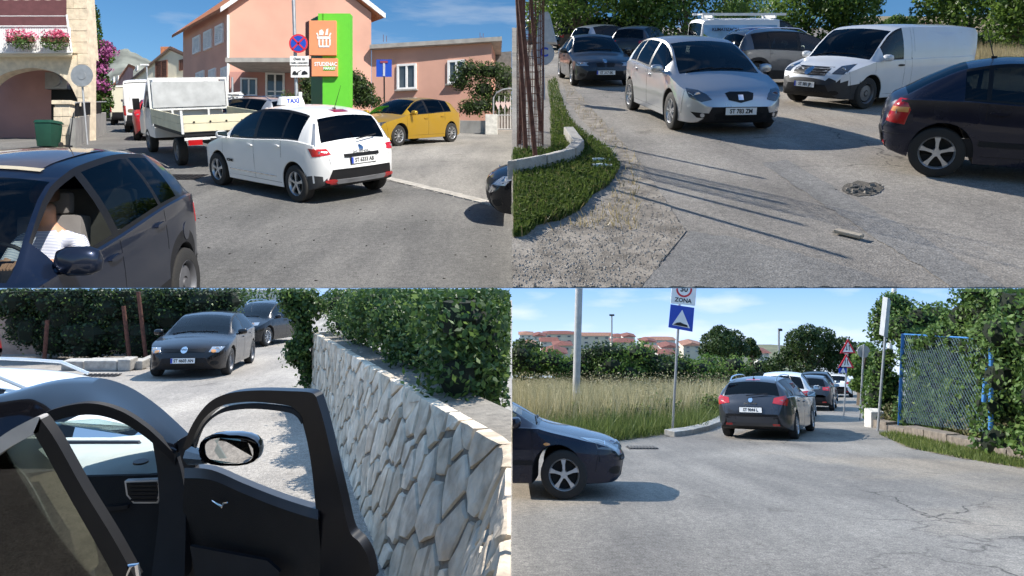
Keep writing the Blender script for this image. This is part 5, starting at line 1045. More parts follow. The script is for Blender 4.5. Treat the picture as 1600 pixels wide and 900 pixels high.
# rusty mesh tree guard
b = TR.G(826, 228); t = thing('rusty_tree_guard', 'tall rusty posts and wire mesh wrapped round a planting at the left', 'tree guard', b); Dg = b.y
for px0, py0, px1, py1 in ((838, 262, 812, -8), (822, 240, 808, -8), (845, 205, 829, -8), (812, 225, 818, -8)): d_ = TR.G(px0, py0).y; mb = MB(); mb.tube([TR.G(px0, py0), U(px1, py1, d_)], .032, 8); mb.build('post', M_RUST, t, True)
mb = MB(); c = Vector((TR.G(828, 225).x, Dg, 0)); nr = 26; Rm = .20
for k in range(nr): a = 2 * math.pi * k / nr; p = c + Vector((math.cos(a) * Rm, math.sin(a) * .35, 0)); mb.tube([Vector((p.x, p.y, TR.z(p.y))), Vector((p.x + random.uniform(-.02, .02), p.y, 3.1))], .005, 4)
for k in range(30):
    z = b.z + .08 + k * .11; mb.tube([c + Vector((math.cos(a) * Rm, math.sin(a) * .35, z)) for a in np.linspace(0, 6.283, 21)], .004, 4, caps=False)
m_ = mb.build('wire_mesh', M_RUST, t); m_['kind'] = 'stuff'
mb = MB(); d_ = TR.gd(852, 27).y; mb.slab([U(838, 66, d_), U(868, 66, d_), U(856, 18, d_), U(842, 22, d_)], (.1, .4, 0)); tag(mb.build('white_board', mat('weathered_board', (.42, .43, .44), .7)), 'pale leaning board behind the rusty guard', 'board')
b = TR.gd(850, 17); t = post('round_board', 'round grey disc with a blue letter C behind the rusty guard', 'sign', b, U(848, 66, 17), .03); mb = MB(); disc(mb, U(848, 84, 16.95), .28, (0, -1, 0)); o = mb.build('disc', mat('faded_grey', (.38, .39, .41), .6), t); text_mesh('lettering', 'C', .3, M_BLUE, basis(U(850, 82, 16.92), (1, 0, 0), (0, 0, 1)), o, False, .01)
for k, (px, py) in enumerate(((937, 257), (938, 266))):
    g = TR.G(px, py) + Vector((0, 0, .055)); t = thing('plastic_bottle', ['crushed pale plastic bottle on the verge, upper of two', 'crushed pale plastic bottle on the verge, lower of two'][k], 'bottle', g, 'bottles on the verge'); mb = MB(); ax_ = Vector((1, .25 - k * .6, .05)).normalized(); mb.tube([g - ax_ * .11, g - ax_ * .10, g, g + ax_ * .05, g + ax_ * .1, g + ax_ * .13], [.02, .035, .036, .033, .014, .012], 8); mb.build('bottle_body', mat('pale_plastic', (.62, .68, .66), .3), t, True); mb = MB(); mb.tube([g + ax_ * .13, g + ax_ * .15], .015, 8); mb.build('cap', M_WHITE, t)
g = TR.G(1326, 370); mb = MB(); mb.box(g + Vector((0, 0, .03)), .085, .24, .03, Matrix.Rotation(TR.a, 3, 'X') @ Matrix.Rotation(R(38), 3, 'Z')); tag(mb.build('brick_piece', mat('pale_brick', (.42, .36, .28), .9, bump=.5), bevel=.008), 'flat pale block lying on the asphalt below the pothole', 'block')
# pothole: sunken bed, broken rim, rubble
c = TR.G(1345, 295); hole = []
for k in range(22): a = 2 * math.pi * k / 22; hole.append((1345 + math.cos(a) * 36 * random.uniform(.8, 1.1), 295 + math.sin(a) * 12 * random.uniform(.75, 1.1)))
poly_sheet(TR, 'pothole', mat('pothole_bed', (.12, .105, .085), .95, var=.5, scale=25, bump=1), hole, .006, kind='structure')
t = thing('pothole_rubble', 'broken asphalt lumps and stones in the pothole', 'rubble', c)
for k in range(46):
    p = TR.G(1345 + random.gauss(2, 15), 296 + random.gauss(0, 4)); r_ = random.uniform(.012, .036); mb = MB(); mb.box(p + Vector((0, 0, r_ * .3)), r_ * 1.5, r_ * 1.2, r_, Matrix.Rotation(random.uniform(0, 3), 3, 'Z') @ Matrix.Rotation(random.uniform(-.4, .4), 3, 'X')); mb.build('lump', leaf_mat('rubble_tone', (.12, .11, .10), (.42, .36, .28), 0) if k % 3 else mat('asphalt_lump', (.09, .088, .085), .95), t, bevel=r_ * .2)
# trees, far houses, dry grass
lab = ['broad leafy tree behind the dark sedan', 'dense tree left of the van with the advert', 'bushy tree with a bright lit crown above the queue', 'dark tree at the left behind the parked cars', 'tall tree right of the advert van', 'round dark tree left of the white van', 'loose bushy tree above the white van', 'tall thin-crowned tree at the right edge', 'dark leafy tree behind the right edge grass', 'small tree beside the far houses']
spec = [(900, 42, 6, 5.2, LF_A, .35), (1070, 40, 6.5, 5, LF_A, .3), (985, 44, 6, 5, LF_A, .35), (875, 48, 4.5, 5.6, LF_D, .2), (1160, 56, 4.6, 3.6, LF_A, .2), (1325, 44, 3.8, 3.6, LF_A, .2), (1250, 46, 3.8, 4.0, LF_A, .25), (1515, 40, 4.2, 4.4, LF_A, .4), (1590, 36, 3.6, 4.8, LF_A, .3), (1400, 60, 2.6, 2.0, LF_A, .15)]
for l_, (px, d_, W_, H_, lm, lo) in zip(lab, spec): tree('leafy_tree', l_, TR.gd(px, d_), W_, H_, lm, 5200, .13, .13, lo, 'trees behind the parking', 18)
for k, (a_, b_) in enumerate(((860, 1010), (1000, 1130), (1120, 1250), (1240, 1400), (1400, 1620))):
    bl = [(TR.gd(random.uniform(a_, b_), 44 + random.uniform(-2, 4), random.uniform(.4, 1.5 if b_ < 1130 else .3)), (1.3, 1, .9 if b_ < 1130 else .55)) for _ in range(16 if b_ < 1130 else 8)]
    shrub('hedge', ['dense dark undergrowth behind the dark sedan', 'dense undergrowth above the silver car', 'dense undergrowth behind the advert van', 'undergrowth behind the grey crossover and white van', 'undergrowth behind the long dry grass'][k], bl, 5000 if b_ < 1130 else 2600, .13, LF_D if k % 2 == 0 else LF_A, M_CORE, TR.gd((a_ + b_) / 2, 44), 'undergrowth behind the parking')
dry = [(1280, 92), (1600, 118), (1600, 78), (1280, 78)]; g = blades('dry_grass', scatter(TR, dry, 9000, 78, 118, 1280, 1600), .75, .012, LF_DRY, lean=.3); tag(g, 'tall straw-coloured grass behind the white van', 'grass', kind='stuff')
M_RW = mat('house_white', (.66, .63, .58), .9)
def far_house(P, label, px0, px1, y_eave, y_base, d, mw, mr, hip=True, nwin=2, depth=6, rise=.28, floors=1, z0=None):
    A_, B_ = pxy(px0, d), pxy(px1, d); zl = (HY - y_base) / F * d - 3 if z0 is None else z0; ze_ = (HY - y_eave) / F * d; w_ = B_.x - A_.x; q = [A_, B_, B_ + Vector((0, depth)), A_ + Vector((0, depth))]
    t = thing('town_house', label, 'building', r3((A_ + B_) / 2, zl), 'houses in the distance'); walls('wall', mw, t, q, zl, ze_); o = .35; zr_ = ze_ + min(w_, depth) * rise; mb = MB(); i_ = min(w_, depth) * .5 if hip else 0
    c = [r3(v, ze_ + .01) for v in (A_ + Vector((-o, -o)), B_ + Vector((o, -o)), B_ + Vector((o, depth + o)), A_ + Vector((-o, depth + o)))]
    rd = [Vector((A_.x + i_, d + depth / 2, zr_)), Vector((B_.x - i_, d + depth / 2, zr_))] if w_ >= depth else [Vector(((A_.x + B_.x) / 2, d + i_, zr_)), Vector(((A_.x + B_.x) / 2, d + depth - i_, zr_))]
    if w_ >= depth: mb.add(c + rd, [(0, 1, 5, 4), (1, 2, 5), (2, 3, 4, 5), (3, 0, 4), (3, 2, 1, 0)])
    else: mb.add(c + rd, [(0, 1, 4), (1, 2, 5, 4), (2, 3, 5), (3, 0, 4, 5), (3, 2, 1, 0)])
    mb.build('roof', mr, t)
    for fl in range(floors):
        yb = y_eave + (y_base - y_eave) * (fl + .28) / floors; yt = y_eave + (y_base - y_eave) * (fl + .72) / floors
        for k in range(nwin): xa = px0 + (px1 - px0) * (k + .32) / nwin; window(t, A_ + Vector((0, -.02)), B_ + Vector((0, -.02)), (xa, yb, xa + (px1 - px0) * .36 / nwin, yt), M_GREYW, M_PANE, .12, 0)
    return t
for k, r_ in enumerate(((1376, 1395, 36, 47), (1396, 1420, 38, 48), (1423, 1436, 35, 49), (1441, 1470, 37, 49))): far_house(TR, ['white house at the left of the far row', 'second white house of the far row', 'narrow pink house of the far row', 'white house at the right of the far row behind the tree'][k], *r_, 95, M_RW if k != 2 else M_ROSE, M_TILE if k % 2 else M_EAVE, rise=.2)
mb = MB(); mb.slab([TR.gd(1340, 90, -1), TR.gd(1600, 90, -1), TR.gd(1600, 140, 2.5), TR.gd(1340, 140, 2.5)], (0, 0, .02)); tag(mb.build('hill_field', mat('dry_field', (.30, .24, .13), .95, var=.3)), kind='structure')
# --- vehicles
P_ICE = paint('ice_silver_paint', (.50, .515, .535), .65, .28, .05); P_ANTH = paint('anthracite_paint', (.035, .038, .045), .5, .28, .08); P_GREY = paint('grey_suv_paint', (.075, .085, .10), .55, .3, .08); P_DNAVY = paint('deep_navy_paint', (.012, .014, .030), .35, .24, .05); P_VANW = paint('van_white_paint', (.66, .68, .71), 0, .4, .1)
t, patch, seam, f = car('compact_car', 'silver compact car with oval grille and plate ST 783 ZM', by_wheels(TR, ALTEA, (1050, 203), (985, 167), 'R', near=True), ALTEA, P_ICE, glassm=G_TINT); doors(seam, patch, f, col=P_ICE)
std_front(t, patch, f, [(.40, .60), (.58, .56), (.80, .62), (.88, .76), (.66, .74), (.50, .68)], 'ST 783 ZM', None, lampm=M_DLAMP, badge=False, eu=False, lower=False); std_rear(t, patch, f, [(.5, .85), (.82, .82), (.82, 1.0), (.55, .97)])
patch('grille', [(-.24, .70), (-.20, .60), (0, .555), (.20, .60), (.24, .70), (.16, .725), (-.16, .725)], 0, M_BLACK, .01); patch('badge', rect(0, .64, .085, .08), 0, M_CHROME, .02, rings=(1,)); patch('lower_grille', [(-.42, .37), (-.38, .28), (.38, .28), (.42, .37), (.3, .40), (-.3, .40)], 0, M_BLACK, .006); patch('fog_recess', [(.46, .38), (.46, .29), (.66, .30), (.76, .39)], 10, M_BLACK, .006, mirror=True); patch('fog_lamp', oval(.58, .345, .07, .07), 10, M_LAMP, .016, mirror=True)
t, patch, seam, f = car('sedan', 'dark blue-grey sedan following the silver compact car', by_wheels(TR, SEDAN, (895, 134), (876, 120), 'R', near=True), SEDAN, P_ANTH); doors(seam, patch, f, col=P_ANTH)
std_front(t, patch, f, [(.42, .60), (.82, .60), (.84, .70), (.46, .69)], 'ST 317 EK', None, zl=.735); patch('grille', [(.03, .58), (.24, .58), (.27, .66), (.22, .695), (.03, .69)], 0, M_BLACK, .012, mirror=True)
t, patch, seam, f = car('crossover', 'grey crossover with dark cladding parked left of the white van', by_wheels(TR, SUV, (1290, 132), (1203, 137), 'R', th=8), SUV, P_GREY, glassm=G_DARK, cladm=M_PLASTIC); doors(seam, patch, f, col=P_GREY); std_rear(t, patch, f, [(.42, .86), (.86, .84), (.88, 1.02), (.6, 1.0)], None); rails(t, f, M_CHROME); std_front(t, patch, f, [(.45, .66), (.8, .68), (.85, .8), (.5, .76)])
t, patch, seam, f = car('delivery_van', 'white delivery van with grey bumper and black grille', by_wheels(TR, scaled(VAN, .93, .92), (1349, 172), (1480, 156), 'L', near=True), scaled(VAN, .93, .92), P_VANW, cat='van', glassm=G_TINT, cladm=mat('van_bumper', (.045, .045, .048), .6, spec=.25), bump=(.62, .60, 0, 0)); doors(seam, patch, f)
std_front(t, patch, f, [(.50, .74), (.80, .74), (.90, .95), (.62, .90)], None, [(-.42, .70), (.42, .70), (.46, .88), (-.46, .88)], zl=.79, lampm=M_DLAMP)
for z in (.735, .79, .845): patch('grille_bar', rect(0, z, .84, .02), 0, mat('grey_bar', (.2, .2, .2), .4), .016, rings=(1,))
patch('badge_ring', oval(0, .79, .17, .17), 0, M_CHROME, .022, rings=(1, .8)); plate(t, f, 'ST 381 JP', False, .50); patch('side_panel', [(-f['half'](2.35), 1.18), (-f['half'](4.85), 1.18), (-f['half'](4.75), 1.70), (-f['half'](2.35), 1.74)], 90, P_VANW, .006, mirror=True, rings=(1, .97, .5)); seam([(-f['half'](2.25), .4), (-f['half'](2.25), 1.75)])
t, patch, seam, f = car('navy_hatchback', 'deep navy hatchback cut by the right edge of the parking view', by_wheels(TR, ASTRA, (1830, 318), (1497, 271), 'R', th=-29), ASTRA, P_DNAVY, glassm=G_TINT); doors(seam, patch, f, col=P_DNAVY, mold=M_PLASTIC); antenna(t, f, 2.95, .42, 0, .35)
std_rear(t, patch, f, [(.56, .64), (.80, .62), (.83, .80), (.78, .93), (.62, .93)], None, .76); patch('amber_strip', rect(.72, .80, .2, .06), 158, M_AMBER, .018, mirror=True); patch('bumper', [(-.80, .28), (.80, .28), (.83, .50), (-.83, .50)], 180, M_PLASTIC, .02); patch('fuel_flap', oval(-f['half'](3.5), .78, .17, .17), 90, P_DNAVY, .006, mirror=True)
# van with painted side and ladder rack
t, patch, seam, f = car('advert_van', 'van with a blue sky advert on its side and a white ladder rack', place(TR, (1180 - CX) / F * 27.5, 27.5, R(3)), VAN, P_VANW, cat='van', seats=False); AD = mat('advert_blue', (.22, .42, .66), .5, var=.35, scale=1.5); patch('advert_panel', [(-f['half'](2.2), .55), (-f['half'](5.0), .55), (-f['half'](5.0), 1.66), (-f['half'](2.2), 1.66)], 90, AD, .012, mirror=True, rings=(1, .9, .5))
patch('advert_grass', [(-f['half'](3.9), .6), (-f['half'](5.0), .6), (-f['half'](5.0), 1.35), (-f['half'](4.6), 1.1)], 90, mat('advert_green', (.16, .32, .05), .5, var=.3), .018, mirror=True)
B_ = lambda u, z: basis((f['half'](u), -f['W'](u) - .03, z), (1, 0, 0), (0, 0, 1)); text_mesh('lettering', 'C', .42, M_BLUE, B_(3.25, 1.35), t, True, .02, .008); text_mesh('lettering', 'H', .42, M_REDL, B_(2.95, 1.35), t, True, .02, .008); text_mesh('lettering', 'Cooper & Hunter', .15, M_BLUE, B_(3.05, 1.08), t, True, .003, .008); text_mesh('lettering', 'KLIMATIZACIJA', .15, M_INK, B_(4.2, 1.5), t, True, .003, .008)
mb = MB()
for y in (-.6, .6): mb.box((f['half'](3.4), y, 2.05), 3.2, .05, .09)
for k in range(7): mb.box((f['half'](2.0 + k * .47), 0, 2.05), .05, 1.15, .04)
for x in (2.2, 4.6): mb.box((f['half'](x), 0, 1.96), .05, 1.3, .1)
mb.build('roof_rack', M_WHITE, t, False, True)
def fcar(label, px, d, th, sp, col, cat='car', name='parked_car'):
    t, patch, seam, f = car(name, label, place(TR, (px - CX) / F * d, d, R(th)), sp, col, 'cars parked under the trees', cat, seats=False); doors(seam, patch, f, handles=False); std_rear(t, patch, f, [(.5, .84), (.8, .8), (.8, .98), (.5, .95)], None); std_front(t, patch, f, [(.42, .60), (.74, .62), (.86, .74), (.50, .70)]); return t
fcar('dark car with red tail lights just behind the silver compact', 1003, 33, 60, SUV, P_ANTH); fcar('pale silver car parked under the trees', 952, 36, 30, MPV, P_SILV); fcar('dark car between the grey van and silver car', 915, 44, 20, GOLF, P_ANTH); fcar('grey van at the far left of the parking', 880, 47, 10, VAN, P_GREY, 'van', 'parked_van')
t = fcar('white car hood behind the grey crossover', 1222, 30, 5, GOLF, P_WHITE)
# ================================================================ lower left: lane with stone wall
use(BL)
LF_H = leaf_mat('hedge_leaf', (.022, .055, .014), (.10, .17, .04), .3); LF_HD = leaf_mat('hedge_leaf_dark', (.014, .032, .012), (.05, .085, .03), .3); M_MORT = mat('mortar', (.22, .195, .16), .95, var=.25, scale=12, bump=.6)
M_STN = mat('limestone', (.70, .61, .49), .92, var=.28, scale=6, bump=1.0, bscale=13, detail=9)
def vary(m_):
    """each stone its own tone, with brown stains of their own shape"""
    T = m_.node_tree; b = T.nodes['Principled BSDF']; src = b.inputs['Base Color'].links[0].from_socket; oi = T.nodes.new('ShaderNodeObjectInfo'); r = T.nodes.new('ShaderNodeValToRGB'); r.color_ramp.elements[0].color = (.80, .76, .71, 1); r.color_ramp.elements[1].color = (1.12, 1.10, 1.08, 1)
    x = T.nodes.new('ShaderNodeMix'); x.data_type = 'RGBA'; x.blend_type = 'MULTIPLY'; x.inputs['Factor'].default_value = 1; T.links.new(oi.outputs['Random'], r.inputs['Fac']); T.links.new(src, x.inputs['A']); T.links.new(r.outputs['Color'], x.inputs['B'])
    co = T.nodes.new('ShaderNodeTexCoord'); n = T.nodes.new('ShaderNodeTexNoise'); n.inputs['Scale'].default_value = 3.2; n.inputs['Detail'].default_value = 8; n.inputs['Distortion'].default_value = .8; T.links.new(co.outputs['Object'], n.inputs['Vector']); q = T.nodes.new('ShaderNodeValToRGB'); q.color_ramp.elements[0].position = .52; q.color_ramp.elements[1].position = .72; q.color_ramp.elements[1].color = (.5, .5, .5, 1); T.links.new(n.outputs['Fac'], q.inputs['Fac'])
    y = T.nodes.new('ShaderNodeMix'); y.data_type = 'RGBA'; y.inputs['B'].default_value = (.24, .16, .10, 1); T.links.new(q.outputs['Color'], y.inputs['Factor']); T.links.new(x.outputs['Result'], y.inputs['A']); T.links.new(y.outputs['Result'], b.inputs['Base Color'])
vary(M_STN)
w0, w1 = Vector((-.01, 3.9)), Vector((-4.05, 14.3)); wd = (w1 - w0); WL = wd.length; wd = wd / WL; wn = Vector((-wd.y, wd.x)); HT = 1.2
if wn.x > 0: wn = -wn
def wp(s, z, out=0.0):
    if s < 0: q = (.06 + .40) * max(0, 1 - z / HT) + out; return Vector((w0.x - q, w0.y + s, BL.z(w0.y + s) + z))
    out += (.06 + .40 * max(0, 1 - s / 8)) * max(0, 1 - z / HT); p = w0 + wd * s + wn * out; return Vector((p.x, p.y, BL.z(p.y) + z))
def wp_(s, z, out=0.0):
    p = wp(s, z, out); p.x = min(p.x, -.004); return p
t = thing('stone_wall', 'rough limestone block wall with recessed mortar along the lane', 'wall', wp(5, 0))
mb = MB(); N_ = 30; SS = [-1.9, -1.2, -.6, -.1] + [WL * k / N_ for k in range(N_ + 1)]; mb.ribbon([wp(q, -.2) for q in SS], [wp(q, HT - .03) for q in SS], Vector((-wn.x, -wn.y, 0)) * .45)
cut([mb.build('mortar_bed', M_MORT, t)], (-.006, 0, 0), (-1, 0, 0), True)
pts = []
for _ in range(6000):
    p = (random.uniform(-1.9, WL + .1), random.uniform(-.1, HT + .02)); rr = .17 if math.sin(p[0] * 2.3 + 5 * p[1]) > .3 else .27
    if all(((p[0] - q[0]) / 1.0) ** 2 + ((p[1] - q[1]) / 1.3) ** 2 > rr ** 2 for q in pts): pts.append(p)
def clip_poly(poly, a, b):
    mx, my = (a[0] + b[0]) / 2, (a[1] + b[1]) / 2; nx, ny = b[0] - a[0], b[1] - a[1]; out = []
    for i in range(len(poly)):
        p, q = poly[i], poly[(i + 1) % len(poly)]; dp, dq = (p[0] - mx) * nx + (p[1] - my) * ny, (q[0] - mx) * nx + (q[1] - my) * ny
        if dp <= 0: out.append(p)
        if dp * dq < 0: k = dp / (dp - dq); out.append((p[0] + (q[0] - p[0]) * k, p[1] + (q[1] - p[1]) * k))
    return out
def stone(s_c, poly, wpf, out0, parent, m_):
    cx, cy = sum(p[0] for p in poly) / len(poly), sum(p[1] for p in poly) / len(poly); dense = []
    for i in range(len(poly)):
        p, q = poly[i], poly[(i + 1) % len(poly)]; n = 2 if math.dist(p, q) > .12 else 1
        for k in range(n): dense.append((p[0] + (q[0] - p[0]) * k / n, p[1] + (q[1] - p[1]) * k / n))
    bulge = random.uniform(.022, .04); vs, fs = [], []; n = len(dense)
    for sc, o_, j in ((1.0, -.06, 0), (1.0, .012, .004), (.94, bulge * .85, .007), (.5, bulge, .009)):
        for p in dense: vs.append(wpf(cx + (p[0] - cx) * sc + random.uniform(-j, j), cy + (p[1] - cy) * sc + random.uniform(-j, j), out0 + o_ + random.uniform(-j, j)))
    vs.append(wpf(cx, cy, out0 + bulge * random.uniform(.8, 1.2))); fs = [(r * n + k, r * n + (k + 1) % n, (r + 1) * n + (k + 1) % n, (r + 1) * n + k) for r in range(3) for k in range(n)] + [(3 * n + k, 3 * n + (k + 1) % n, 4 * n) for k in range(n)]
    mb = MB(); mb.add(vs, fs); o = mb.build('stone', m_, parent, True); o.data.set_sharp_from_angle(angle=R(28)); return o
for a in pts:
    poly = [(a[0] - .5, a[1] - .5), (a[0] + .5, a[1] - .5), (a[0] + .5, a[1] + .5), (a[0] - .5, a[1] + .5)]
    for b in sorted(pts, key=lambda q: (q[0] - a[0]) ** 2 + (q[1] - a[1]) ** 2)[1:16]:
        e = math.dist(a, b); g_ = random.uniform(.028, .055) / e; bb = (b[0] - (b[0] - a[0]) * g_, b[1] - (b[1] - a[1]) * g_); poly = clip_poly(poly, a, bb)
        if len(poly) < 3: break
    poly = [(min(max(p[0], -1.9), WL), min(max(p[1], -.1), HT)) for p in poly]
    if len(poly) >= 3 and max(p[1] for p in poly) > .05 and max(p[0] for p in poly) - min(p[0] for p in poly) > .05: stone(0, poly, wp_, .0, t, M_STN)
# flat coping stones on the wall's top
def tp(s, v, out=0.0):
    if s < 0: return Vector((min(w0.x + .02 - .5 + v, -.004), w0.y + s, BL.z(w0.y + s) + HT - .03 + out))
    p = w0 + wd * s - wn * (.03 + v); return Vector((min(p.x, -.004), p.y, BL.z(p.y) + HT - .03 + out))
for k in range(44):
    s = -1.5 + k * .28 + random.uniform(-.05, .05); v = random.choice((.08, .22, .36)) + random.uniform(-.03, .03)
    if s > WL or s < .25: continue
    n = 6; r_ = random.uniform(.09, .16); stone(0, [(s + math.cos(a_) * r_ * random.uniform(.8, 1.25), v + math.sin(a_) * r_ * .62 * random.uniform(.8, 1.2)) for a_ in np.linspace(0, 6.283, n + 1)[:-1]], tp, -.03, t, M_STN)
# hedge on top of the wall and hanging vine
bl = []
for k in range(70):
    s = random.uniform(.0, WL + .5); p = w0 + wd * s - wn * random.uniform(.55, 1.5); r_ = random.uniform(.3, .5); z = BL.z(p.y) + HT + random.uniform(.1, .9)
    bl.append(((min(p.x, -.45), p.y, z), (r_, r_, r_ * .9)))
bl = [b for b in bl if b[0][0] > w0.x - .383 * (b[0][1] - 3.9) + b[1][0] * random.uniform(.35, .95) + .12]
for k in range(26): s = random.uniform(4.5, WL + .3); p = w0 + wd * s - wn * random.uniform(.35, .6); bl.append(((p.x, p.y, BL.z(p.y) + HT + random.uniform(.25, .7)), (.34, .34, .3)))
for k in range(60):
    p = Vector((random.uniform(-1.6, -.1), random.uniform(5.6, 9.5)))
    if p.x < w0.x - .383 * (p.y - 3.9) + .62: continue
    bl.append(((p.x, p.y, BL.z(p.y) + HT + random.uniform(0, .6)), (.42, .42, .45)))
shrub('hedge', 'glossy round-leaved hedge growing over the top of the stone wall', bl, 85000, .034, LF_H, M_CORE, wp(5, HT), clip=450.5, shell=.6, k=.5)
bl = [(U(px, py, 13.9), (.22, .3, .25)) for px, py in ((452, 470), (462, 485), (470, 500), (478, 520), (474, 540), (468, 555), (482, 570), (484, 590), (455, 460), (480, 460), (490, 480), (460, 548))]
shrub('hanging_vine', 'leafy vine hanging down the far end of the stone wall', bl, 3600, .05, LF_H, M_CORE, wp(WL, 0), clip=450.5, cat='vine', shell=.4, k=.5)
# left side: rose wall, dark hedge, rusty stakes, kerb stones
a, b = BL.gd(-60, 22), BL.gd(352, 22.5); mb = MB(); mb.slab([a, b, b + Vector((0, 0, 1.5)), a + Vector((0, 0, 1.5))], (0, .3, 0)); tag(mb.build('garden_wall', mat('salmon_render', (.42, .30, .24), .95, var=.15)), 'salmon garden wall behind the dark hedge', 'wall')
bl = [(BL.gd(random.uniform(40, 345), random.uniform(20.4, 21.6), random.uniform(.75, 2.0)), (.6, .5, .5)) for _ in range(60)] + [(BL.gd(random.uniform(80, 350), random.uniform(20.2, 21), random.uniform(.3, .9)), (.5, .45, .4)) for _ in range(34)] + [(BL.gd(-20 + 375 * k / 27, 20.6 + random.uniform(-.3, .3), random.uniform(1.65, 2.05)), (.55, .45, .45)) for k in range(28)] + [(BL.gd(random.uniform(-20, 60), 20.6, random.uniform(.8, 1.9)), (.5, .4, .4)) for _ in range(10)]
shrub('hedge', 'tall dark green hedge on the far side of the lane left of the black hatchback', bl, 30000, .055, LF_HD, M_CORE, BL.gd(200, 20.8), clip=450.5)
for k, (x0, y0, x1, y1) in enumerate(((69, 566, 74, 500), (203, 562, 193, 478), (229, 556, 216, 456))):
    b = BL.gd(x0, 19.6); mb = MB(); mb.tube([b, U(x1, y1, 19.7)], .055, 8); tag(mb.build('hedge_stake', M_RUST, smooth=True), ['rusty stake at the left in front of the hedge', 'middle rusty stake leaning before the hedge', 'tall rusty stake near the black hatchback'][k], 'stake', 'rusty stakes in the hedge')
t = thing('kerb_stones', 'old stone kerb at the foot of the dark hedge', 'kerb', BL.G(150, 580))
for k, (x0, x1, y) in enumerate(((95, 130, 579), (131, 182, 580), (183, 203, 580), (204, 222, 578), (223, 240, 572))):
    a, b = BL.G(x0, y), BL.G(x1, y); mb = MB(); mb.slab([a, b, b + Vector((0, .4, 0)), a + Vector((0, .4, 0))], (0, 0, random.uniform(.2, .3))); mb.build('kerb_block', M_KERB, t, bevel=.03)
g = BL.G(155, 588); mb = MB(); [mb.box(g + Vector((-.4 + k * .1, 0, .012)), .05, .4, .02) for k in range(9)]; tag(mb.build('drain_grate', M_PLASTIC), 'drain grate at the foot of the stone kerb', 'drain')
# pale walls closing the lane far off
a, b = BL.gd(340, 62), BL.gd(470, 60); mb = MB(); mb.slab([a, b, b + Vector((0, 0, 1.95)), a + Vector((0, 0, 1.95))], (0, .3, 0)); tag(mb.build('lane_wall', mat('pale_wall', (.5, .48, .45), .9, var=.2)), 'pale wall at the far end of the lane', 'wall')
tree('leafy_tree', 'tree top overhanging the lane behind the cars', BL.gd(372, 30), 3.0, 3.0, LF_H, 2200, .08, .1, .35, 'trees', 12, clip=450.5)
# --- cars in the lane
P_BLK2 = paint('dusty_black_paint', (.012, .010, .011), .3, .26, .05)
t, patch, seam, f = car('black_hatchback', 'black hatchback with plate ST 4603 AN driving up the lane', by_wheels(BL, GOLF, (357, 584), (391, 567), 'L', near=True), dict(GOLF, rim=('steel', 9)), P_BLK2); doors(seam, patch, f, col=P_BLK2)
std_front(t, patch, f, [(.46, .60), (.70, .58), (.88, .70), (.56, .71)], 'ST 4603 AN', [(-.44, .60), (.44, .60), (.46, .68), (-.46, .68)], zl=.655); patch('badge_ring', oval(0, .655, .145, .145), 0, M_CHROME, .02, rings=(1, .82)); patch('indicator', oval(.58, .62, .12, .07), 20, M_AMBER, .02, mirror=True); text_mesh('badge_letters', 'VW', .07, M_BLACK, basis((f['bvh'].ray_cast(Vector((4, 0, .655)), Vector((-1, 0, 0)))[0].x + .024, 0, .655), (0, 1, 0), (0, 0, 1)), t, True, .002)
t, patch, seam, f = car('black_suv', 'black sport utility car with sun glare behind the black hatchback', place(BL, (409 - CX) / F * 26.5, 26.5, R(262)), SUV, P_BLACK); doors(seam, patch, f); std_front(t, patch, f, [(.42, .74), (.80, .76), (.84, .86), (.46, .84)], 'ST 210 KR', [(-.40, .58), (.40, .58), (.42, .78), (-.42, .78)]); rails(t, f, M_CHROME)
t, patch, seam, f = car('white_car', 'white car with arched roof rail behind the near black car', place(BL, -5.85, 5.9, R(188)), scaled(ESTATE, 1, .92), P_WHITE, glassm=G_TINT); doors(seam, patch, f); rails(t, f, P_WHITE)
t, patch, seam, f = car('red_car', 'red car just showing at the left edge of the lane', place(BL, -13.95, 15.5, R(200)), GOLF, P_RED, seats=False); std_rear(t, patch, f, [(.5, .84), (.8, .8), (.8, .98), (.5, .95)])
# --- near black car, its open front door and rear door
M_GLOSS = paint('gloss_black_paint', (.006, .006, .008), .1, .14, .03); M_NEAR = mat('near_gloss_black', (.006, .006, .008), .12, coat=1, spec=.5); M_DASH = mat('pale_dashboard', (.44, .50, .47), .7, var=.08, bump=.2, bscale=200); M_DOOR = mat('door_card', (.014, .014, .015), .6, bump=.3, bscale=160, spec=.18); M_FRM = mat('frame_black', (.006, .006, .008), .3, var=.3, spec=.22); M_ALU = mat('brushed_trim', (.50, .47, .44), .5, .2)
def poly3(mb, pts, thick, m=0): return mb.slab([U(*p) for p in pts], thick, m)
def smooth_line(P, k=5):
    P = [np.array(p, float) for p in P]; out = []
    for i in range(len(P) - 1):
        a, b, c, d_ = P[max(i - 1, 0)], P[i], P[i + 1], P[min(i + 2, len(P) - 1)]
        for j in range(k): t_ = j / k; out.append(.5 * (2 * b + (c - a) * t_ + (2 * a - 5 * b + 4 * c - d_) * t_ ** 2 + (3 * b - a - 3 * c + d_) * t_ ** 3))
    return [tuple(p) for p in out] + [tuple(P[-1])]
def band(mb, outer, inner, thick, m=0): return mb.ribbon([U(*p) for p in smooth_line(outer)], [U(*p) for p in smooth_line(inner)], thick, m)
t = thing('black_car', 'near black car with its passenger door swung wide open', 'car', U(150, 900, 4.4))
xs = [(-40, 632, 4.2), (0, 622, 4.3), (60, 606, 4.45), (110, 600, 4.6), (150, 602, 4.7), (190, 616, 4.8), (230, 642, 4.85), (260, 668, 4.85), (285, 692, 4.85)]
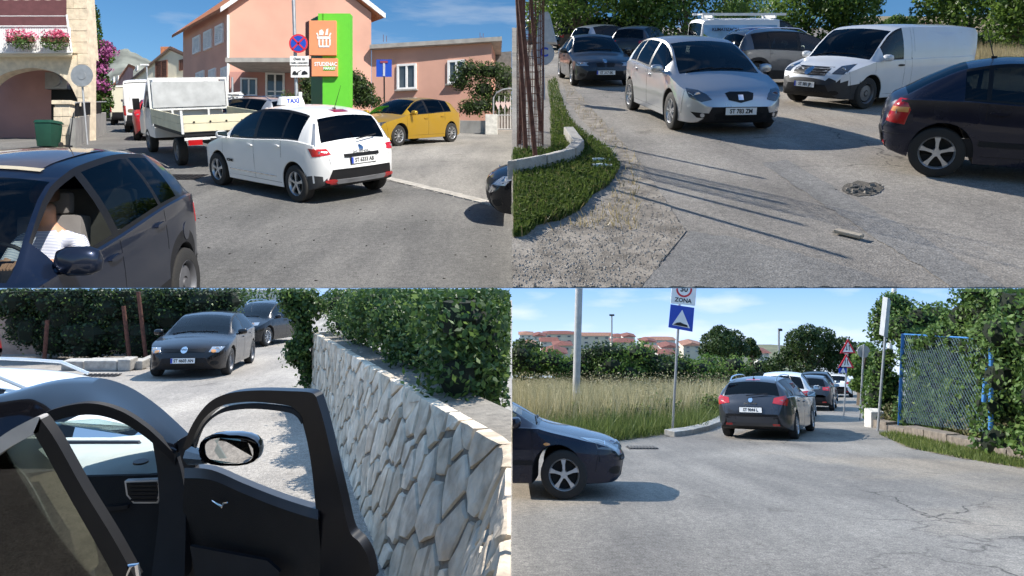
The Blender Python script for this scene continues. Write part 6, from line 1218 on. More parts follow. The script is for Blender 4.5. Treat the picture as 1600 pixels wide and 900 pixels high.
inn = [(-40, 705, 4.0), (0, 688, 4.1), (60, 652, 4.25), (110, 636, 4.4), (150, 634, 4.5), (190, 646, 4.62), (225, 668, 4.7), (250, 690, 4.75), (272, 712, 4.8)]
back = [(p[0] - 30, p[1] - 4, p[2] + 1.25) for p in xs]
xs, inn = smooth_line(xs), smooth_line(inn); mb = MB(); n = len(xs); rows = []
for k in range(n):
    o_, i_, bk = U(*xs[k]), U(*inn[k]), U(xs[k][0] - 6, xs[k][1] + 12, xs[k][2] + .5); mid = (o_ + i_) / 2; rows.append([bk, (bk + o_) / 2 + Vector((0, 0, .035)), o_ + Vector((0, .12, .012)), o_, o_.lerp(i_, .3) + Vector((0, -.035, 0)), o_.lerp(i_, .65) + Vector((0, -.03, 0)), i_])
mb.add([p for r in rows for p in r], [(k * 7 + j, (k + 1) * 7 + j, (k + 1) * 7 + j + 1, k * 7 + j + 1) for k in range(n - 1) for j in range(6)]); mb.build('roof', M_NEAR, t, True)
i2 = [(p[0] + 2, p[1] + 15, p[2] + .02) for p in inn]; mb = MB(); band(mb, [(p[0], p[1] - 3, p[2] - .02) for p in inn], i2, (0, .05, 0)); mb.build('door_seal', M_PLASTIC, t, True)
mb = MB(); band(mb, [(268, 690, 4.84), (284, 740, 4.8), (290, 800, 4.7), (288, 905, 4.5)], [(238, 690, 4.9), (246, 740, 4.85), (248, 800, 4.75), (236, 905, 4.55)], (0, .10, 0)); band(mb, [(262, 680, 4.86), (284, 700, 4.84)], [(240, 690, 4.9), (268, 720, 4.84)], (0, .1, 0)); mb.build('a_pillar', M_PLASTIC, t, True)
mb = MB(); poly3(mb, [(60, 702, 5.3), (238, 702, 5.3), (250, 742, 5.0), (120, 745, 5.0), (80, 722, 5.1)], (0, .5, -.02)); mb.build('dashboard', M_DASH, t, True)
mb = MB(); poly3(mb, [(84, 660, 5.7), (150, 655, 5.75), (212, 668, 5.75), (236, 694, 5.6), (238, 703, 5.5), (70, 703, 5.5)], (0, .02, 0)); mb.build('windscreen', glass('glass_near', (.7, .8, .76), .6), t)
mb = MB(); poly3(mb, [(70, 690, 5.45), (215, 690, 5.45), (222, 699, 5.4), (70, 697, 5.4)], (0, .03, 0)); mb.build('wiper', M_BLACK, t)
mb = MB(); poly3(mb, [(118, 745, 4.98), (250, 742, 4.98), (254, 800, 4.9), (250, 905, 4.7), (150, 905, 4.7), (130, 790, 4.9)], (0, .06, 0)); mb.build('dash_front', M_DOOR, t)
mb = MB(); vent = [(194, 752), (248, 750), (250, 770), (247, 787), (208, 787), (197, 774)]; poly3(mb, [(x, y, 4.9) for x, y in vent], (0, .05, 0)); v_ = mb.build('air_vent', M_ALU, t, True, bevel=.004)
mb = MB(); poly3(mb, [(221 + (x - 221) * .88, 769 + (y - 769) * .84, 4.893) for x, y in vent], (0, .03, 0)); mb.build('vent_mouth', M_BLACK, v_)
for k in range(5): mb = MB(); y = 757 + k * 6; poly3(mb, [(203, y, 4.885), (245, y, 4.885), (245, y + 2, 4.885), (203, y + 2, 4.885)], (0, .02, 0)); mb.build('slat', M_PLASTIC, v_)
mb = MB(); c = U(220, 723, 5.04); mb.tube([c, c + Vector((0, 0, .012))], [.052, .05], 16); sp_ = mb.build('speaker_grille', M_BLACK, t, True)
mb = MB(); poly3(mb, [(165, 792, 4.86), (199, 790, 4.86), (199, 795, 4.86), (167, 800, 4.86)], (0, .03, 0)); mb.build('glove_box_edge', M_PLASTIC, t)
# open front door
hd = lambda x: 4.75 - (x - 285) / 300 * .95
top = [(288, 738), (330, 741), (380, 762), (430, 782), (475, 797), (497, 803)]
mb = MB(); band(mb, [(x, y + 8, hd(x) - .03) for x, y in top] , [(280, 906, 4.7), (330, 906, 4.55), (380, 906, 4.42), (430, 906, 4.3), (475, 906, 4.17), (505, 906, 4.08)], (0, .09, 0)); d = mb.build('front_door', M_DOOR, t, True); d['label'] = 'black front door swung wide open'
fo = [(286, 700), (296, 672), (312, 645), (332, 625), (360, 614), (400, 610), (450, 611), (484, 613), (494, 620)]; fi = [(296, 704), (303, 682), (318, 655), (340, 637), (364, 630), (400, 628), (446, 633), (462, 640), (470, 652)]
mb = MB(); band(mb, [(x, y, hd(x)) for x, y in fo], [(x, y, hd(x)) for x, y in fi], (.02, .07, 0)); ro = [(494, 620), (506, 660), (520, 720), (534, 780), (546, 830), (562, 848), (575, 872), (582, 906)]; ri_ = [(470, 652), (480, 690), (488, 740), (494, 800), (500, 835), (500, 850), (500, 872), (500, 906)]; band(mb, [(x, y, hd(x)) for x, y in ro], [(x, y, hd(x)) for x, y in ri_], (.02, .08, 0)); mb.build('window_frame', M_FRM, d, True)
mb = MB(); band(mb, [(x + 3, y + 4, hd(x) - .012) for x, y in fi], [(x + 1, y + 11, hd(x) - .012) for x, y in fi], (0, .03, 0)); mb.build('frame_seal', M_PLASTIC, d, True)
mb = MB(); band(mb, [(x, y - 7, hd(x)) for x, y in top], [(x, y + 9, hd(x) - .05) for x, y in top], (0, .07, 0)); mb.build('sill_trim', mat('door_sill_satin', (.05, .05, .053), .3), d, True)
mb = MB(); mb.tube([U(332, 782, hd(332) - .09), U(340, 787, hd(340) - .11), U(347, 792, hd(347) - .11), U(350, 786, hd(350) - .1), U(357, 785, hd(357) - .09)], [.006, .009, .009, .008, .006], 7); mb.build('door_handle', M_CHROME, d, True)
mb = MB(); poly3(mb, [(300, 850, 4.5), (420, 872, 4.2), (440, 890, 4.15), (430, 906, 4.15), (310, 906, 4.45)], (0, -.03, 0)); mb.build('door_pocket', M_PLASTIC, d, True)
mb = MB(); c = U(358, 704, 4.42); vs = []
for i in range(6):
    r_ = (1.0, 1.04, 1.0, .86, .6, .2)[i]; y_ = (0, .03, .08, .12, .15, .16)[i]
    for j in range(18): a_ = 2 * math.pi * j / 18; vs.append(c + Vector((math.copysign(abs(math.cos(a_)) ** .75, math.cos(a_)) * .192 * r_, y_, math.copysign(abs(math.sin(a_)) ** .8, math.sin(a_)) * .098 * r_ - .03 * math.cos(a_) * 0)))
mb.add(vs, [(i * 18 + j, i * 18 + (j + 1) % 18, (i + 1) * 18 + (j + 1) % 18, (i + 1) * 18 + j) for i in range(5) for j in range(18)] + [tuple(range(90, 108))]); mb.tube([U(300, 712, 4.62), U(322, 716, 4.5)], [.06, .035], 8); mi = mb.build('mirror', M_NEAR, d, True)
mb = MB(); mb.add([c + Vector((math.copysign(abs(math.cos(a_)) ** .75, math.cos(a_)) * .165, -.004 - .03 * math.cos(a_), math.copysign(abs(math.sin(a_)) ** .8, math.sin(a_)) * .08)) for a_ in np.linspace(0, 6.283, 25)[:-1]], [tuple(range(24))]); mb.build('mirror_glass', M_MIRR, d)
mb = MB(); poly3(mb, [(276, 690, 4.8), (300, 676, 4.75), (304, 715, 4.7), (306, 738, 4.7), (290, 742, 4.74)], (0, .05, 0)); mb.build('mirror_corner', M_PLASTIC, d)
# rear door, nearest, swung towards the viewer
mb = MB(); band(mb, [(62, 653, 3.5), (88, 690, 3.5), (130, 765, 3.5), (176, 840, 3.5), (212, 905, 3.5)], [(52, 676, 3.5), (72, 710, 3.5), (110, 780, 3.5), (150, 850, 3.5), (180, 905, 3.5)], (0, .07, 0)); r = mb.build('rear_door', mat('satin_black', (.014, .013, .013), .5, spec=.2), t, True)
mb = MB(); band(mb, [(-30, 708, 3.5), (10, 676, 3.5), (56, 652, 3.5), (64, 656, 3.5)], [(-30, 732, 3.5), (10, 702, 3.5), (54, 678, 3.5), (60, 676, 3.5)], (0, .06, 0)); mb.build('chrome_trim', M_ALU, r, True)
mb = MB(); poly3(mb, [(-40, 725, 3.53), (8, 700, 3.53), (52, 676, 3.53), (72, 710, 3.53), (110, 780, 3.53), (150, 850, 3.53), (182, 910, 3.53), (-40, 910, 3.53)], (0, .006, 0)); mb.build('side_window', glass('glass_door', (.50, .52, .47), .8), r)
mb = MB(); mb.tube([U(196, 908, 3.40), U(203, 884, 3.40), U(214, 882, 3.40), U(218, 908, 3.40)], .012, 8); mb.build('latch', M_CHROME, r, True)
mb = MB(); poly3(mb, [(-30, 760, 4.1), (60, 750, 4.1), (110, 830, 4.0), (130, 910, 3.9), (-30, 910, 3.9)], (0, .2, 0)); s = mb.build('seat', mat('brown_seat', (.20, .175, .14), .9, var=.3, scale=4), t, True, bevel=.05); mb = MB(); band(mb, [(10, 722, 3.9), (40, 745, 3.9), (80, 820, 3.8), (118, 906, 3.75)], [(0, 735, 3.9), (28, 760, 3.9), (66, 830, 3.8), (98, 906, 3.75)], (0, .01, 0)); mb.build('seat_belt', mat('belt', (.25, .28, .27), .8), s)
# ================================================================ lower right: junction by the field
use(BR)
def yclip(o, y=450.6): cut(kids(o), (0, 0, 0), Vector((0, (HY - y) / F, -1))); drop_empty(o)
field = [(801, 706), (880, 700), (960, 690), (1050, 678), (1092, 674), (1130, 655), (1150, 640), (1205, 606), (1212, 598), (1212, 590), (801, 590)]
poly_sheet(BR, 'field', mat('field_soil', (.10, .095, .045), .95, var=.4, scale=3, bump=.5), field, .01)
far_f = [(801, 690), (900, 684), (1040, 668), (1110, 655), (1200, 606), (1205, 597), (801, 597)]
LF_FG = leaf_mat('field_green', (.07, .11, .022), (.22, .26, .075), .4); LF_STRAW = leaf_mat('straw', (.22, .20, .08), (.64, .55, .34), .4)
g = blades('field_grass', scatter(BR, field, 30000, 592, 706, 801, 1212), .62, .011, LF_FG, lean=.9); tag(g, 'green grass at the foot of the field', 'grass', kind='stuff')
g = blades('dry_grass', scatter(BR, far_f, 26000, 597, 690, 801, 1205), 1.15, .012, LF_STRAW, lean=.55); tag(g, 'tall straw-coloured oats across the field', 'grass', kind='stuff')
pp = np.array(scatter(BR, far_f, 15000, 597, 668, 801, 1200)); pp[:, 2] += rng.uniform(.5, 1.5, len(pp)) * (.6 + .5 * np.sin(pp[:, 0] * 1.7 + pp[:, 1] * .6)); g = leaf_mesh('oat_heads', pp, np.tile([0, -1, .3], (len(pp), 1)), .045, LF_STRAW, aspect=.3); tag(g, 'nodding pale seed heads above the dry grass', 'grass', kind='stuff')
for k, (px, py, rx) in enumerate(((945, 668, 1.1), (990, 662, 1.2), (1080, 655, 1.0), (905, 675, .8))):
    c = BR.G(px, py); bl = [((c.x + random.uniform(-rx, rx), c.y + random.uniform(-.4, .4), c.z + random.uniform(.1, .55)), (.4, .35, .3)) for _ in range(12)]; shrub('weed_clump', ['green weed clump between the concrete pole and the sign', 'broad dark weed clump left of the zone sign', 'dark weed clump right of the zone sign', 'low weeds at the foot of the concrete pole'][k], bl, 2600, .055, LF_FG, M_CORE, c, 'weed clumps at the field edge', cat='weeds', shell=.4, k=.6)
kp = [(1046, 682), (1075, 678), (1100, 672), (1118, 665), (1130, 657), (1134, 648)]; t = thing('field_kerb', 'curved concrete kerb at the corner of the field', 'kerb', BR.G(1100, 672))
for a_, b_ in zip(kp[:-1], kp[1:]):
    a, b = BR.G(*a_), BR.G(*b_); e = (b - a).normalized(); s_ = Vector((-e.y, e.x, 0)) * .15; mb = MB(); mb.slab([a - s_, b - s_ - e * .02, b + s_ - e * .02, a + s_], (0, 0, .15)); mb.build('kerb_block', M_KERB, t, bevel=.015)
g = BR.G(1003, 700); t = thing('drain_grate', 'iron drain grate in the road by the navy car', 'drain', g); mb = MB(); mb.box(g + Vector((0, 0, .008)), .62, .5, .012, Matrix.Rotation(-.24, 3, 'X')); mb.build('pit', M_BLACK, t)
for k in range(9): mb = MB(); mb.box(g + Vector((-.27 + k * .068, 0, .022)), .03, .48, .02, Matrix.Rotation(-.24, 3, 'X')); mb.build('bar', mat('cast_iron', (.12, .115, .11), .7), t)
# shrubs and trees behind the field
lab = ['bright green shrub behind the field left of the pole', 'dark shrub right of the concrete pole', 'sunlit shrub in the middle of the field edge', 'low shrub left of the zone sign', 'long green shrub right of the zone sign', 'shrub above the grey estate car', 'shrub at the left edge of the field']
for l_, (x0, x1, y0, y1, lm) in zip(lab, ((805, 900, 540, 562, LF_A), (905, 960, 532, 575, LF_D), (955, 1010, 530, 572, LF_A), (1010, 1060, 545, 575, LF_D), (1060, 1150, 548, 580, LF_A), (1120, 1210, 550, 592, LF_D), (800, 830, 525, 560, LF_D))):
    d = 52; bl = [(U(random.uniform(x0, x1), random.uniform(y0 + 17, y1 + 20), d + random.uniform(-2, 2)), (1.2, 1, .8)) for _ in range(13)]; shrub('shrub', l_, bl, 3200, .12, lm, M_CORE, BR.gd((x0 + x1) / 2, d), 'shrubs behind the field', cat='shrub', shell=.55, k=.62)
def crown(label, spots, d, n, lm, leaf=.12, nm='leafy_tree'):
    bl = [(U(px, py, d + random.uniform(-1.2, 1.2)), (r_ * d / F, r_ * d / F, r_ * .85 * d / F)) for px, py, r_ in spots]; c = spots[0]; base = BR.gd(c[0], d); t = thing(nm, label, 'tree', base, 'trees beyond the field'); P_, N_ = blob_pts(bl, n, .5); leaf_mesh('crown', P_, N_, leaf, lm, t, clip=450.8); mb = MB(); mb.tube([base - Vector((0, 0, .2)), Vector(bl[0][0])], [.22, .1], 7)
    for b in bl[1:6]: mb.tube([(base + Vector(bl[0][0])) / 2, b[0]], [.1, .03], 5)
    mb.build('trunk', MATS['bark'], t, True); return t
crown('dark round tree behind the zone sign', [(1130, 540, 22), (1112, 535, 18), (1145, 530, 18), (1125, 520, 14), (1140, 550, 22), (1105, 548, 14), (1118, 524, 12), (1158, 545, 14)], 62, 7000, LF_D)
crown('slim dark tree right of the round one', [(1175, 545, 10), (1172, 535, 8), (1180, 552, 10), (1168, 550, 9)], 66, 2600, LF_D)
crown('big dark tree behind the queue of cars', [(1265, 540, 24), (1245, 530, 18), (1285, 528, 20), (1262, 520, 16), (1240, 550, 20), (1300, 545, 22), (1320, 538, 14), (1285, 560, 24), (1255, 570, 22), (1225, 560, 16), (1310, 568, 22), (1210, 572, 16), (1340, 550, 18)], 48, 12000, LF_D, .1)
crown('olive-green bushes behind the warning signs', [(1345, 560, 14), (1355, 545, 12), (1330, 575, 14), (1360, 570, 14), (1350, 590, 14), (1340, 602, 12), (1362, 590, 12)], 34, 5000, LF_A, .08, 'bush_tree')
# hill town
mb = MB(); vs = []
for k in range(31):
    for j in range(6): px = 700 + 560 * k / 30; d = 95 + j * 28; y = (588, 570, 560, 552, 545, 541)[j] + 3 * math.sin(k * .7 + j); vs.append(U(px, y, d))
mb.add(vs, [(k * 6 + j, (k + 1) * 6 + j, (k + 1) * 6 + j + 1, k * 6 + j + 1) for k in range(30) for j in range(5)]); tag(mb.build('town_hill', mat('hill_scrub', (.13, .13, .07), .95, var=.4, scale=.2), smooth=True), kind='structure')
M_HW = mat('town_white', (.66, .64, .60), .9, var=.08); M_HC = mat('town_cream', (.60, .55, .45), .9, var=.08); M_TT = mat('town_tile', (.20, .075, .055), .9, var=.25, scale=3)
town = [(812, 832, 513, 532, 180, M_HW, 'white house with red roof at the far left of the hill town'), (832, 852, 516, 534, 190, M_HW, 'pale house second from the left on the hill'), (850, 897, 512, 533, 200, M_HC, 'long cream apartment block with red roof left of the pole'), (908, 956, 515, 536, 200, M_HC, 'long cream apartment block right of the pole'), (956, 976, 517, 536, 190, M_HW, 'white block with a pyramid roof on the ridge'), (974, 992, 517, 538, 185, M_HW, 'tall white gabled house on the ridge'), (1010, 1055, 523, 540, 190, M_HW, 'long low white house behind the zone sign'), (845, 872, 526, 544, 150, M_HW, 'house with dark red roof below the left block'), (866, 893, 533, 550, 140, M_HC, 'low cream house left of the pole'), (818, 836, 532, 548, 140, M_HC, 'small house low on the left slope'), (957, 992, 527, 545, 150, M_HC, 'cream house with wide red roof in the middle'), (1002, 1025, 527, 540, 160, M_HW, 'white terraced house above the red roofs'), (1000, 1030, 541, 556, 130, M_HC, 'yellow house with red roof in front of the town'), (1034, 1060, 537, 552, 135, M_HW, 'white house with red roof left of the zone sign'), (1030, 1056, 549, 562, 120, M_HW, 'lowest white house of the town'), (1068, 1096, 533, 552, 140, M_HC, 'house with red roof right of the zone sign'), (1185, 1202, 547, 566, 110, M_HW, 'white house between the two dark trees'), (850, 884, 548, 556, 105, M_GREYW, 'grey shed roof behind the shrubs')]
M_TT2 = mat('town_tile_pale', (.30, .15, .10), .9, var=.25, scale=3)
for i_, (x0, x1, y0, y1, d, mw, l_) in enumerate(town): far_house(BR, l_, x0, x1, 553 - (553 - y0 - 4) * .84, 553 - (553 - y1) * .84, d, mw, M_TT if i_ % 3 else M_TT2, i_ % 2 == 0, 3 if x1 - x0 > 30 else 2, 3.6, .16, 2 if y1 - y0 > 17 else 1)
# poles and signs
b = BR.gd(899, 24.5); t = post('concrete_pole', 'thick pale concrete pole standing in the field', 'pole', b, U(905, 440, 24.5), .13, mat('pole_concrete', (.45, .44, .42), .85, var=.12, bump=.3)); mb = MB(); mb.tube([U(902, 612, 24.36), U(902, 616, 24.36)], .138, 10); mb.build('strap', M_GREYM, t); yclip(t)
b = BR.gd(1050, 18.5); t = post('zone_sign', 'tilted sign post with 30 ZONA plate above a blue speed hump sign', 'sign', b, U(1062, 470, 18.5), .032); E = lambda x, y, o=0: U(x, y, 18.42 - o)
mb = MB(); mb.slab([E(1048, 474), E(1086, 478), E(1089, 444), E(1050, 440)], (0, .02, 0)); p = mb.build('zone_plate', M_SW, t); M_SR = MATS['sign_red']
mb = MB(); disc(mb, E(1069, 452, .002), .21, (0, -1, 0), 0, .004); disc(mb, E(1069, 452, .008), .16, (0, -1, 0), 1, .003); mb.build('red_ring', [M_SR, M_SW], p)
text_mesh('lettering', '30', .2, M_INK, basis(E(1069, 452, .014), (1, 0, -.1), (0.1, 0, 1)), p, False, .006); text_mesh('lettering', 'ZONA', .15, M_INK, basis(E(1067.5, 469.5, .004), (1, 0, -.12), (.12, 0, 1)), p, False, .004)
mb = MB(); mb.slab([E(1044.5, 511.5), E(1082, 518.5), E(1085, 481), E(1048, 475.5)], (0, .02, 0)); p = mb.build('hump_plate', MATS['sign_blue'], t); mb = MB(); mb.slab([E(1050, 507.5, .003), E(1078, 513, .003), E(1066, 484, .003)], (0, -.004, 0)); mb.build('white_triangle', M_SW, p); mb = MB(); mb.slab([E(1052, 507, .008), E(1075, 511.5, .008), E(1073.5, 508, .008), E(1068, 506, .008), E(1063, 503.5, .008), E(1058, 504, .008), E(1053.5, 506, .008)], (0, -.004, 0)); mb.build('hump_mark', M_INK, p); yclip(t)
def tri(par, px, py, w_, d, mark):
    h_ = w_ * .88; E = lambda x, y, o=0: U(px + x, py + y, d - o); mb = MB(); mb.slab([E(-w_ / 2, h_ * .5), E(w_ / 2, h_ * .5), E(0, -h_ * .5)], (0, .02, 0)); p = mb.build('warning_triangle', M_SR, par); mb = MB(); q = .66; mb.slab([E(-w_ / 2 * q, h_ * .5 - 1.9, .003), E(w_ / 2 * q, h_ * .5 - 1.9, .003), E(0, -h_ * .5 * q + .6, .003)], (0, -.004, 0)); mb.build('white_field', M_SW, p); mb = MB()
    for s_ in (-1, 1):
        if mark == 'arrows': y0, y1 = (6.5, -2) if s_ > 0 else (-2, 6.5); mb.slab([E(s_ * 2 - .5, 6.5, .008), E(s_ * 2 + .5, 6.5, .008), E(s_ * 2 + .5, -1.5, .008), E(s_ * 2 - .5, -1.5, .008)], (0, -.004, 0)); mb.slab([E(s_ * 2 - 1.7, y1 + (2 if s_ > 0 else -2), .009), E(s_ * 2 + 1.7, y1 + (2 if s_ > 0 else -2), .009), E(s_ * 2, y1, .009)], (0, -.004, 0))
        else: mb.slab([E(s_ * 3.4, 6.5, .008), E(s_ * 2.2, 6.5, .008), E(s_ * 1.0, 1, .008), E(s_ * 1.0, -2.5, .008), E(s_ * 2.2, -2.5, .008), E(s_ * 2.2, 1, .008)], (0, -.004, 0))
    mb.build('mark', M_INK, p)
b = BR.gd(1318, 26); t = post('warning_sign', 'post with two red-bordered warning triangles beside the queue', 'sign', b, U(1325, 533, 26), .03); tri(t, 1325, 541, 25, 25.9, 'arrows'); tri(t, 1322.5, 564, 25, 25.9, 'narrow'); mb = MB(); mb.slab([U(1311, 583, 25.9), U(1323, 583, 25.9), U(1323, 572.5, 25.9), U(1311, 572.5, 25.9)], (0, .02, 0)); p = mb.build('small_blue_plate', MATS['sign_blue'], t); mb = MB(); mb.slab([U(1313, 582, 25.89), U(1321, 582, 25.89), U(1317.5, 574, 25.89)], (0, -.004, 0)); mb.build('white_triangle', M_SW, p)
b = BR.gd(1343, 23.5); t = post('round_sign', 'round grey sign seen from behind right of the warning triangles', 'sign', b, U(1350, 538, 23.5), .03); mb = MB(); disc(mb, U(1349, 549, 23.56), .21, (0, -1, 0)); mb.build('sign_back', MATS['sign_back'], t)
b = BR.gd(1371, 19.5); t = post('narrow_sign', 'narrow sign plates seen edge-on on a pole by the ivy fence', 'sign', b, U(1388, 466, 19.5), .035); mb = MB(); mb.slab([U(1381, 525, 19.45), U(1387, 528, 19.45), U(1392, 470, 19.45), U(1387, 465, 19.45)], (.0, .25, 0)); mb.build('sign_plate', mat('sign_grey', (.42, .43, .43), .5), t); yclip(t)
b = BR.gd(1383, 27); t = post('lamp_pole', 'white lamp pole rising above the ivy hedge', 'pole', b, U(1398, 440, 27), .09, mat('white_pole', (.6, .6, .58), .6)); yclip(t)
for k, (px, y0, d) in enumerate(((956, 492, 120), (1217, 515, 85))):
    b = BR.gd(px, d); t = post('floodlight', ['twin floodlight mast above the hill town', 'thin lamp mast above the big dark tree'][k], 'street lamp', U(px, 570, d), U(px, y0, d), .12); mb = MB()
    for s_ in ((-1, 1) if k == 0 else (1,)): mb.box(U(px + s_ * 2, y0 + .3, d), .4, .4, .25)
    mb.build('lamp_head', M_BLACK, t)
# ivy hedge with chain-link fence on a low wall
ha, hb = Vector((10.6, 20.8)), Vector((9.1, 12.0)); t = thing('low_wall', 'low rough concrete wall under the ivy fence', 'wall', BR.at(ha.x, ha.y))
n = 7
for k in range(n):
    a = ha.lerp(hb, k / n); b = ha.lerp(hb, (k + 1) / n - .004); a3, b3 = BR.at(a.x, a.y), BR.at(b.x, b.y); mb = MB(); mb.slab([a3 - Vector((0, 0, .1)), b3 - Vector((0, 0, .1)), b3 + Vector((.35, .05, -.1)), a3 + Vector((.35, .05, -.1))], (0, 0, .30 + random.uniform(-.05, .05))); mb.build('wall_block', mat('rough_wall', (.20, .165, .13), .95, var=.35, scale=8, bump=.8), t, bevel=.02)
a3 = BR.at(ha.x - .06, ha.y + .1); mb = MB(); mb.box(a3 + Vector((.16, -.1, .22)), .4, .42, .62); mb.build('end_block', mat('white_block', (.62, .58, .52), .9, var=.2, bump=.5), t, bevel=.03)
fa, fb = U(1405, 660, 19.4), U(1548, 676, 15.2); t = thing('chain_link_fence', 'blue-posted chain-link fence with ivy growing through it', 'fence', fa); M_BLP = mat('blue_paint', (.05, .20, .48), .5, var=.15); M_WIRE = mat('fence_wire', (.09, .15, .19), .6, .4)
pa, pb = U(1411, 522, 19.4), U(1549, 530, 15.2); mb = MB(); mb.tube([fa - Vector((0, 0, .3)), pa], .05, 8); mb.build('post', M_BLP, t, True); mb = MB(); mb.tube([fb - Vector((0, 0, .3)), pb], .05, 8); mb.build('post', M_BLP, t, True); mb = MB(); mb.tube([U(1541, 576, 15.1), U(1537, 628, 15.1)], .045, 8); mb.build('post', M_BLP, t, True)
mb = MB(); mb.tube([pa, pb], .02, 6); mb.build('top_rail', M_BLP, t)
fs = lambda u, v: fa.lerp(fb, u).lerp(pa.lerp(pb, u), v); mb = MB(); NW = 34
for k in range(-NW // 2, NW):
    for sg in (1, -1):
        pts = []
        for j in range(9):
            v = j / 8; u = k / NW + v * .5 if sg > 0 else k / NW + (1 - v) * .5
            if 0 <= u <= 1: pts.append(fs(u, v) + Vector((0, -.01 * sg, 0)))
        if len(pts) > 1: mb.tube(pts, .0045, 4)
w_ = mb.build('chain_link', M_WIRE, t); w_['kind'] = 'stuff'
LF_IVY = leaf_mat('ivy_leaf', (.04, .09, .016), (.14, .22, .05), .3)
def hedge_blobs(n, u0, u1, z0, z1, off0, off1, r):
    out = []
    for _ in range(n):
        p = ha.lerp(hb, random.uniform(u0, u1)); z = random.uniform(z0, z1); out.append(((p.x + random.uniform(off0, off1), p.y + random.uniform(-.2, .2), BR.z(p.y) + z), (r, r, r)))
    return out
bl = [(U(px, py, 19.4 - (px - 1405) / 143 * 4.2 + random.uniform(.5, .85)), (.38, .32, .38)) for px, py in [(random.uniform(1415, 1555), random.uniform(525, 668)) for _ in range(70)]] + [(U(px, py, 19.4 - (px - 1405) / 143 * 4.2 + .12), (.2, .12, .2)) for px, py in [(random.uniform(1420, 1550), random.uniform(540, 672)) for _ in range(7)]] + [(U(px, random.uniform(516, 540), 19.4 - (px - 1405) / 143 * 4.2 + .05), (.24, .16, .2)) for px in [random.uniform(1428, 1552) for _ in range(18)]] + [(U(px, random.uniform(540, 670), 19.4 - (px - 1405) / 143 * 4.2 + .05), (.22, .15, .22)) for px in [random.uniform(1508, 1556) for _ in range(14)]] + hedge_blobs(60, -.02, .72, .5, 2.6, 1.25, 2.0, .5) + [(U(random.uniform(1402, 1500), random.uniform(488, 535), random.uniform(20.6, 21.6)), (.45, .45, .4)) for _ in range(22)] + hedge_blobs(26, .72, 1.3, .5, 3, .6, 1.3, .5) + hedge_blobs(64, .30, 1.3, 2.4, 4.2, .9, 2.0, .5) + hedge_blobs(20, .72, 1.3, .2, 2.4, .1, .4, .4)
shrub('ivy_hedge', 'tall sunlit ivy hedge covering the chain-link fence at the right', bl, 64000, .062, LF_IVY, M_CORE, BR.at(10.6, 16), clip=450.8, shell=.66, k=.68)
bl = [(U(px, py, 21.5), (.38, .4, .36)) for px, py in ((1378, 500), (1385, 485), (1392, 475), (1376, 520), (1388, 510), (1400, 490), (1410, 480), (1372, 600), (1368, 620), (1366, 640), (1376, 580), (1380, 560), (1372, 655), (1385, 620), (1390, 640), (1392, 600))]
shrub('ivy_hedge', 'darker ivy behind the edge-on sign at the end of the fence', bl, 6000, .06, LF_IVY, M_CORE, BR.G(1372, 662), clip=450.8, shell=.5, k=.7)
bl = [(U(px, 664 + (px - 1390) * .13 - random.uniform(2, 22), 20.1 - (px - 1405) / 143 * 4.2), (.3, .14, .26)) for px in [random.uniform(1388, 1590) for _ in range(34)]]
shrub('weeds', 'brownish weeds growing along the top of the low wall', bl, 4200, .05, leaf_mat('weed_leaf', (.07, .085, .025), (.22, .19, .09), .3), M_CORE, BR.G(1450, 680), cat='weeds', shell=.3, k=.4)
vg = [(1372, 678), (1420, 700), (1500, 716), (1600, 732), (1600, 700), (1500, 690), (1400, 676)]; poly_sheet(BR, 'verge', mat('verge_soil_dry', (.20, .165, .10), .95, var=.3, bump=.5), vg, .01)
g = blades('verge_grass', scatter(BR, vg, 7000, 676, 732, 1372, 1600), .11, .014, LF_FG, lean=.7); tag(g, 'short weeds in front of the low wall', 'grass', kind='stuff')
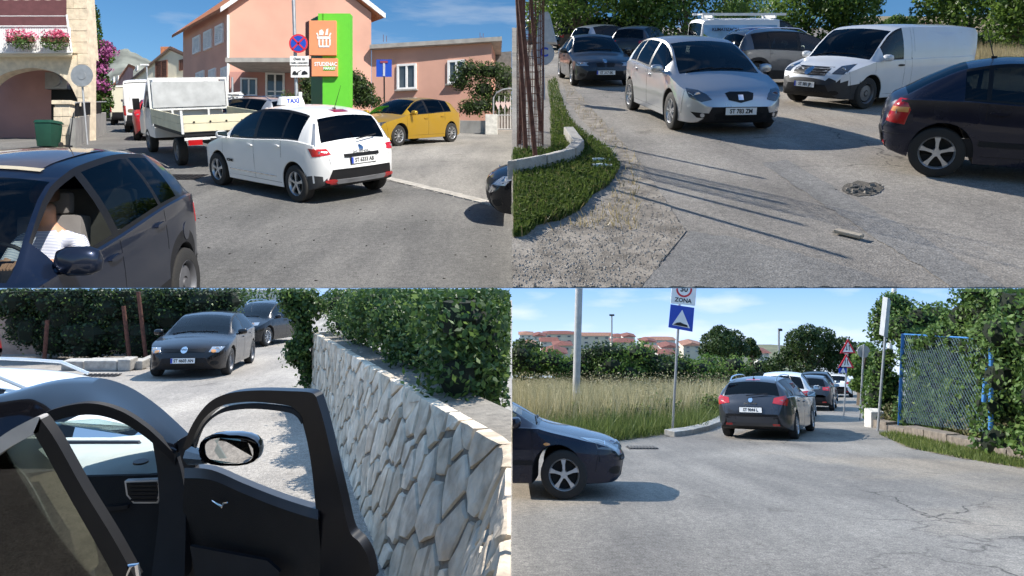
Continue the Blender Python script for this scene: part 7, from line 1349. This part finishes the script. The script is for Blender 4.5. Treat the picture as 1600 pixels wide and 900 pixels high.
# --- vehicles
P_MEG = paint('graphite_paint', (.045, .05, .062), .5, .27, .08)
t, patch, seam, f = car('navy_hatchback', 'deep navy hatchback with five-spoke wheels entering from the left', by_wheels(BR, ASTRA, (890, 778), (560, 778), 'R', th=-4), ASTRA, P_DNAVY); doors(seam, patch, f, col=P_DNAVY, mold=M_PLASTIC); AST = t
std_front(t, patch, f, [(.42, .60), (.60, .58), (.84, .62), (.85, .76), (.58, .72)], None, [(-.38, .58), (.38, .58), (.40, .66), (-.40, .66)], zl=.62, lampm=M_DLAMP); patch('indicator', oval(-f['half'](1.05), .68, .09, .035), 90, M_AMBER, .01, mirror=True); patch('bumper_strip', [(-.78, .46), (.78, .46), (.78, .52), (-.78, .52)], 0, M_PLASTIC, .012)
cut(kids(t), (.006, 0, 0), (1, 0, 0)); drop_empty(t)
t, patch, seam, f = car('estate_car', 'graphite estate car with plate ST 9044 L seen from behind', by_wheels(BR, ESTATE, (1268, 668), (1243, 690), 'R', near=False), ESTATE, P_MEG, glassm=G_DARK); doors(seam, patch, f, col=P_MEG); rails(t, f, M_CHROME); antenna(t, f, 3.9, .2)
std_rear(t, patch, f, [(.44, .86), (.80, .80), (.86, .92), (.80, 1.04), (.50, .98)], 'ST 9044 L', .70, 160, badge=.93, eu=False); text_mesh('lettering', 'MEGANE', .055, M_CHROME, basis((f['bvh'].ray_cast(Vector((-4, 0, .85)), Vector((1, 0, 0)))[0].x - .01, 0, .845), (0, -1, 0), (0, 0, 1)), t, True, .001, sx=1.4); patch('bumper', [(-.82, .32), (.82, .32), (.84, .54), (-.84, .54)], 180, P_MEG, .012); patch('high_brake_light', rect(0, 1.405, .34, .03), 180, M_REDL, .02, rings=(1,)); mb = MB(); mb.tube([(-2.2, .1, 1.03), (-2.13, -.4, 1.08)], .012, 5); mb.build('rear_wiper', M_BLACK, t, False, True)
def qcar(label, px, d, th, sp, col, cat='car', nm='hatchback'):
    t, patch, seam, f = car(nm, label, place(BR, (px - CX) / F * d, d, R(th)), sp, col, 'cars queuing on the road ahead', cat, glassm=G_DARK); std_rear(t, patch, f, [(.46, .84), (.8, .8), (.82, .98), (.5, .95)], None, .72); doors(seam, patch, f, handles=False)
qcar('white car ahead of the graphite estate', 1232, 25, 66, SUV, P_WHITE); qcar('dark car third in the queue', 1272, 31, 64, GOLF, P_ANTH); qcar('black car fourth in the queue', 1280, 38, 64, MPV, P_BLACK); qcar('small white car at the head of the queue', 1309, 46, 66, GOLF, P_WHITE)
mb = MB(); c = BR.G(1289, 634); mb.box(c + Vector((0, 0, .1)), .4, .5, .35); tag(mb.build('kerb_stone', M_KERB, bevel=.05), 'pale kerb stone beside the queue of cars', 'stone')
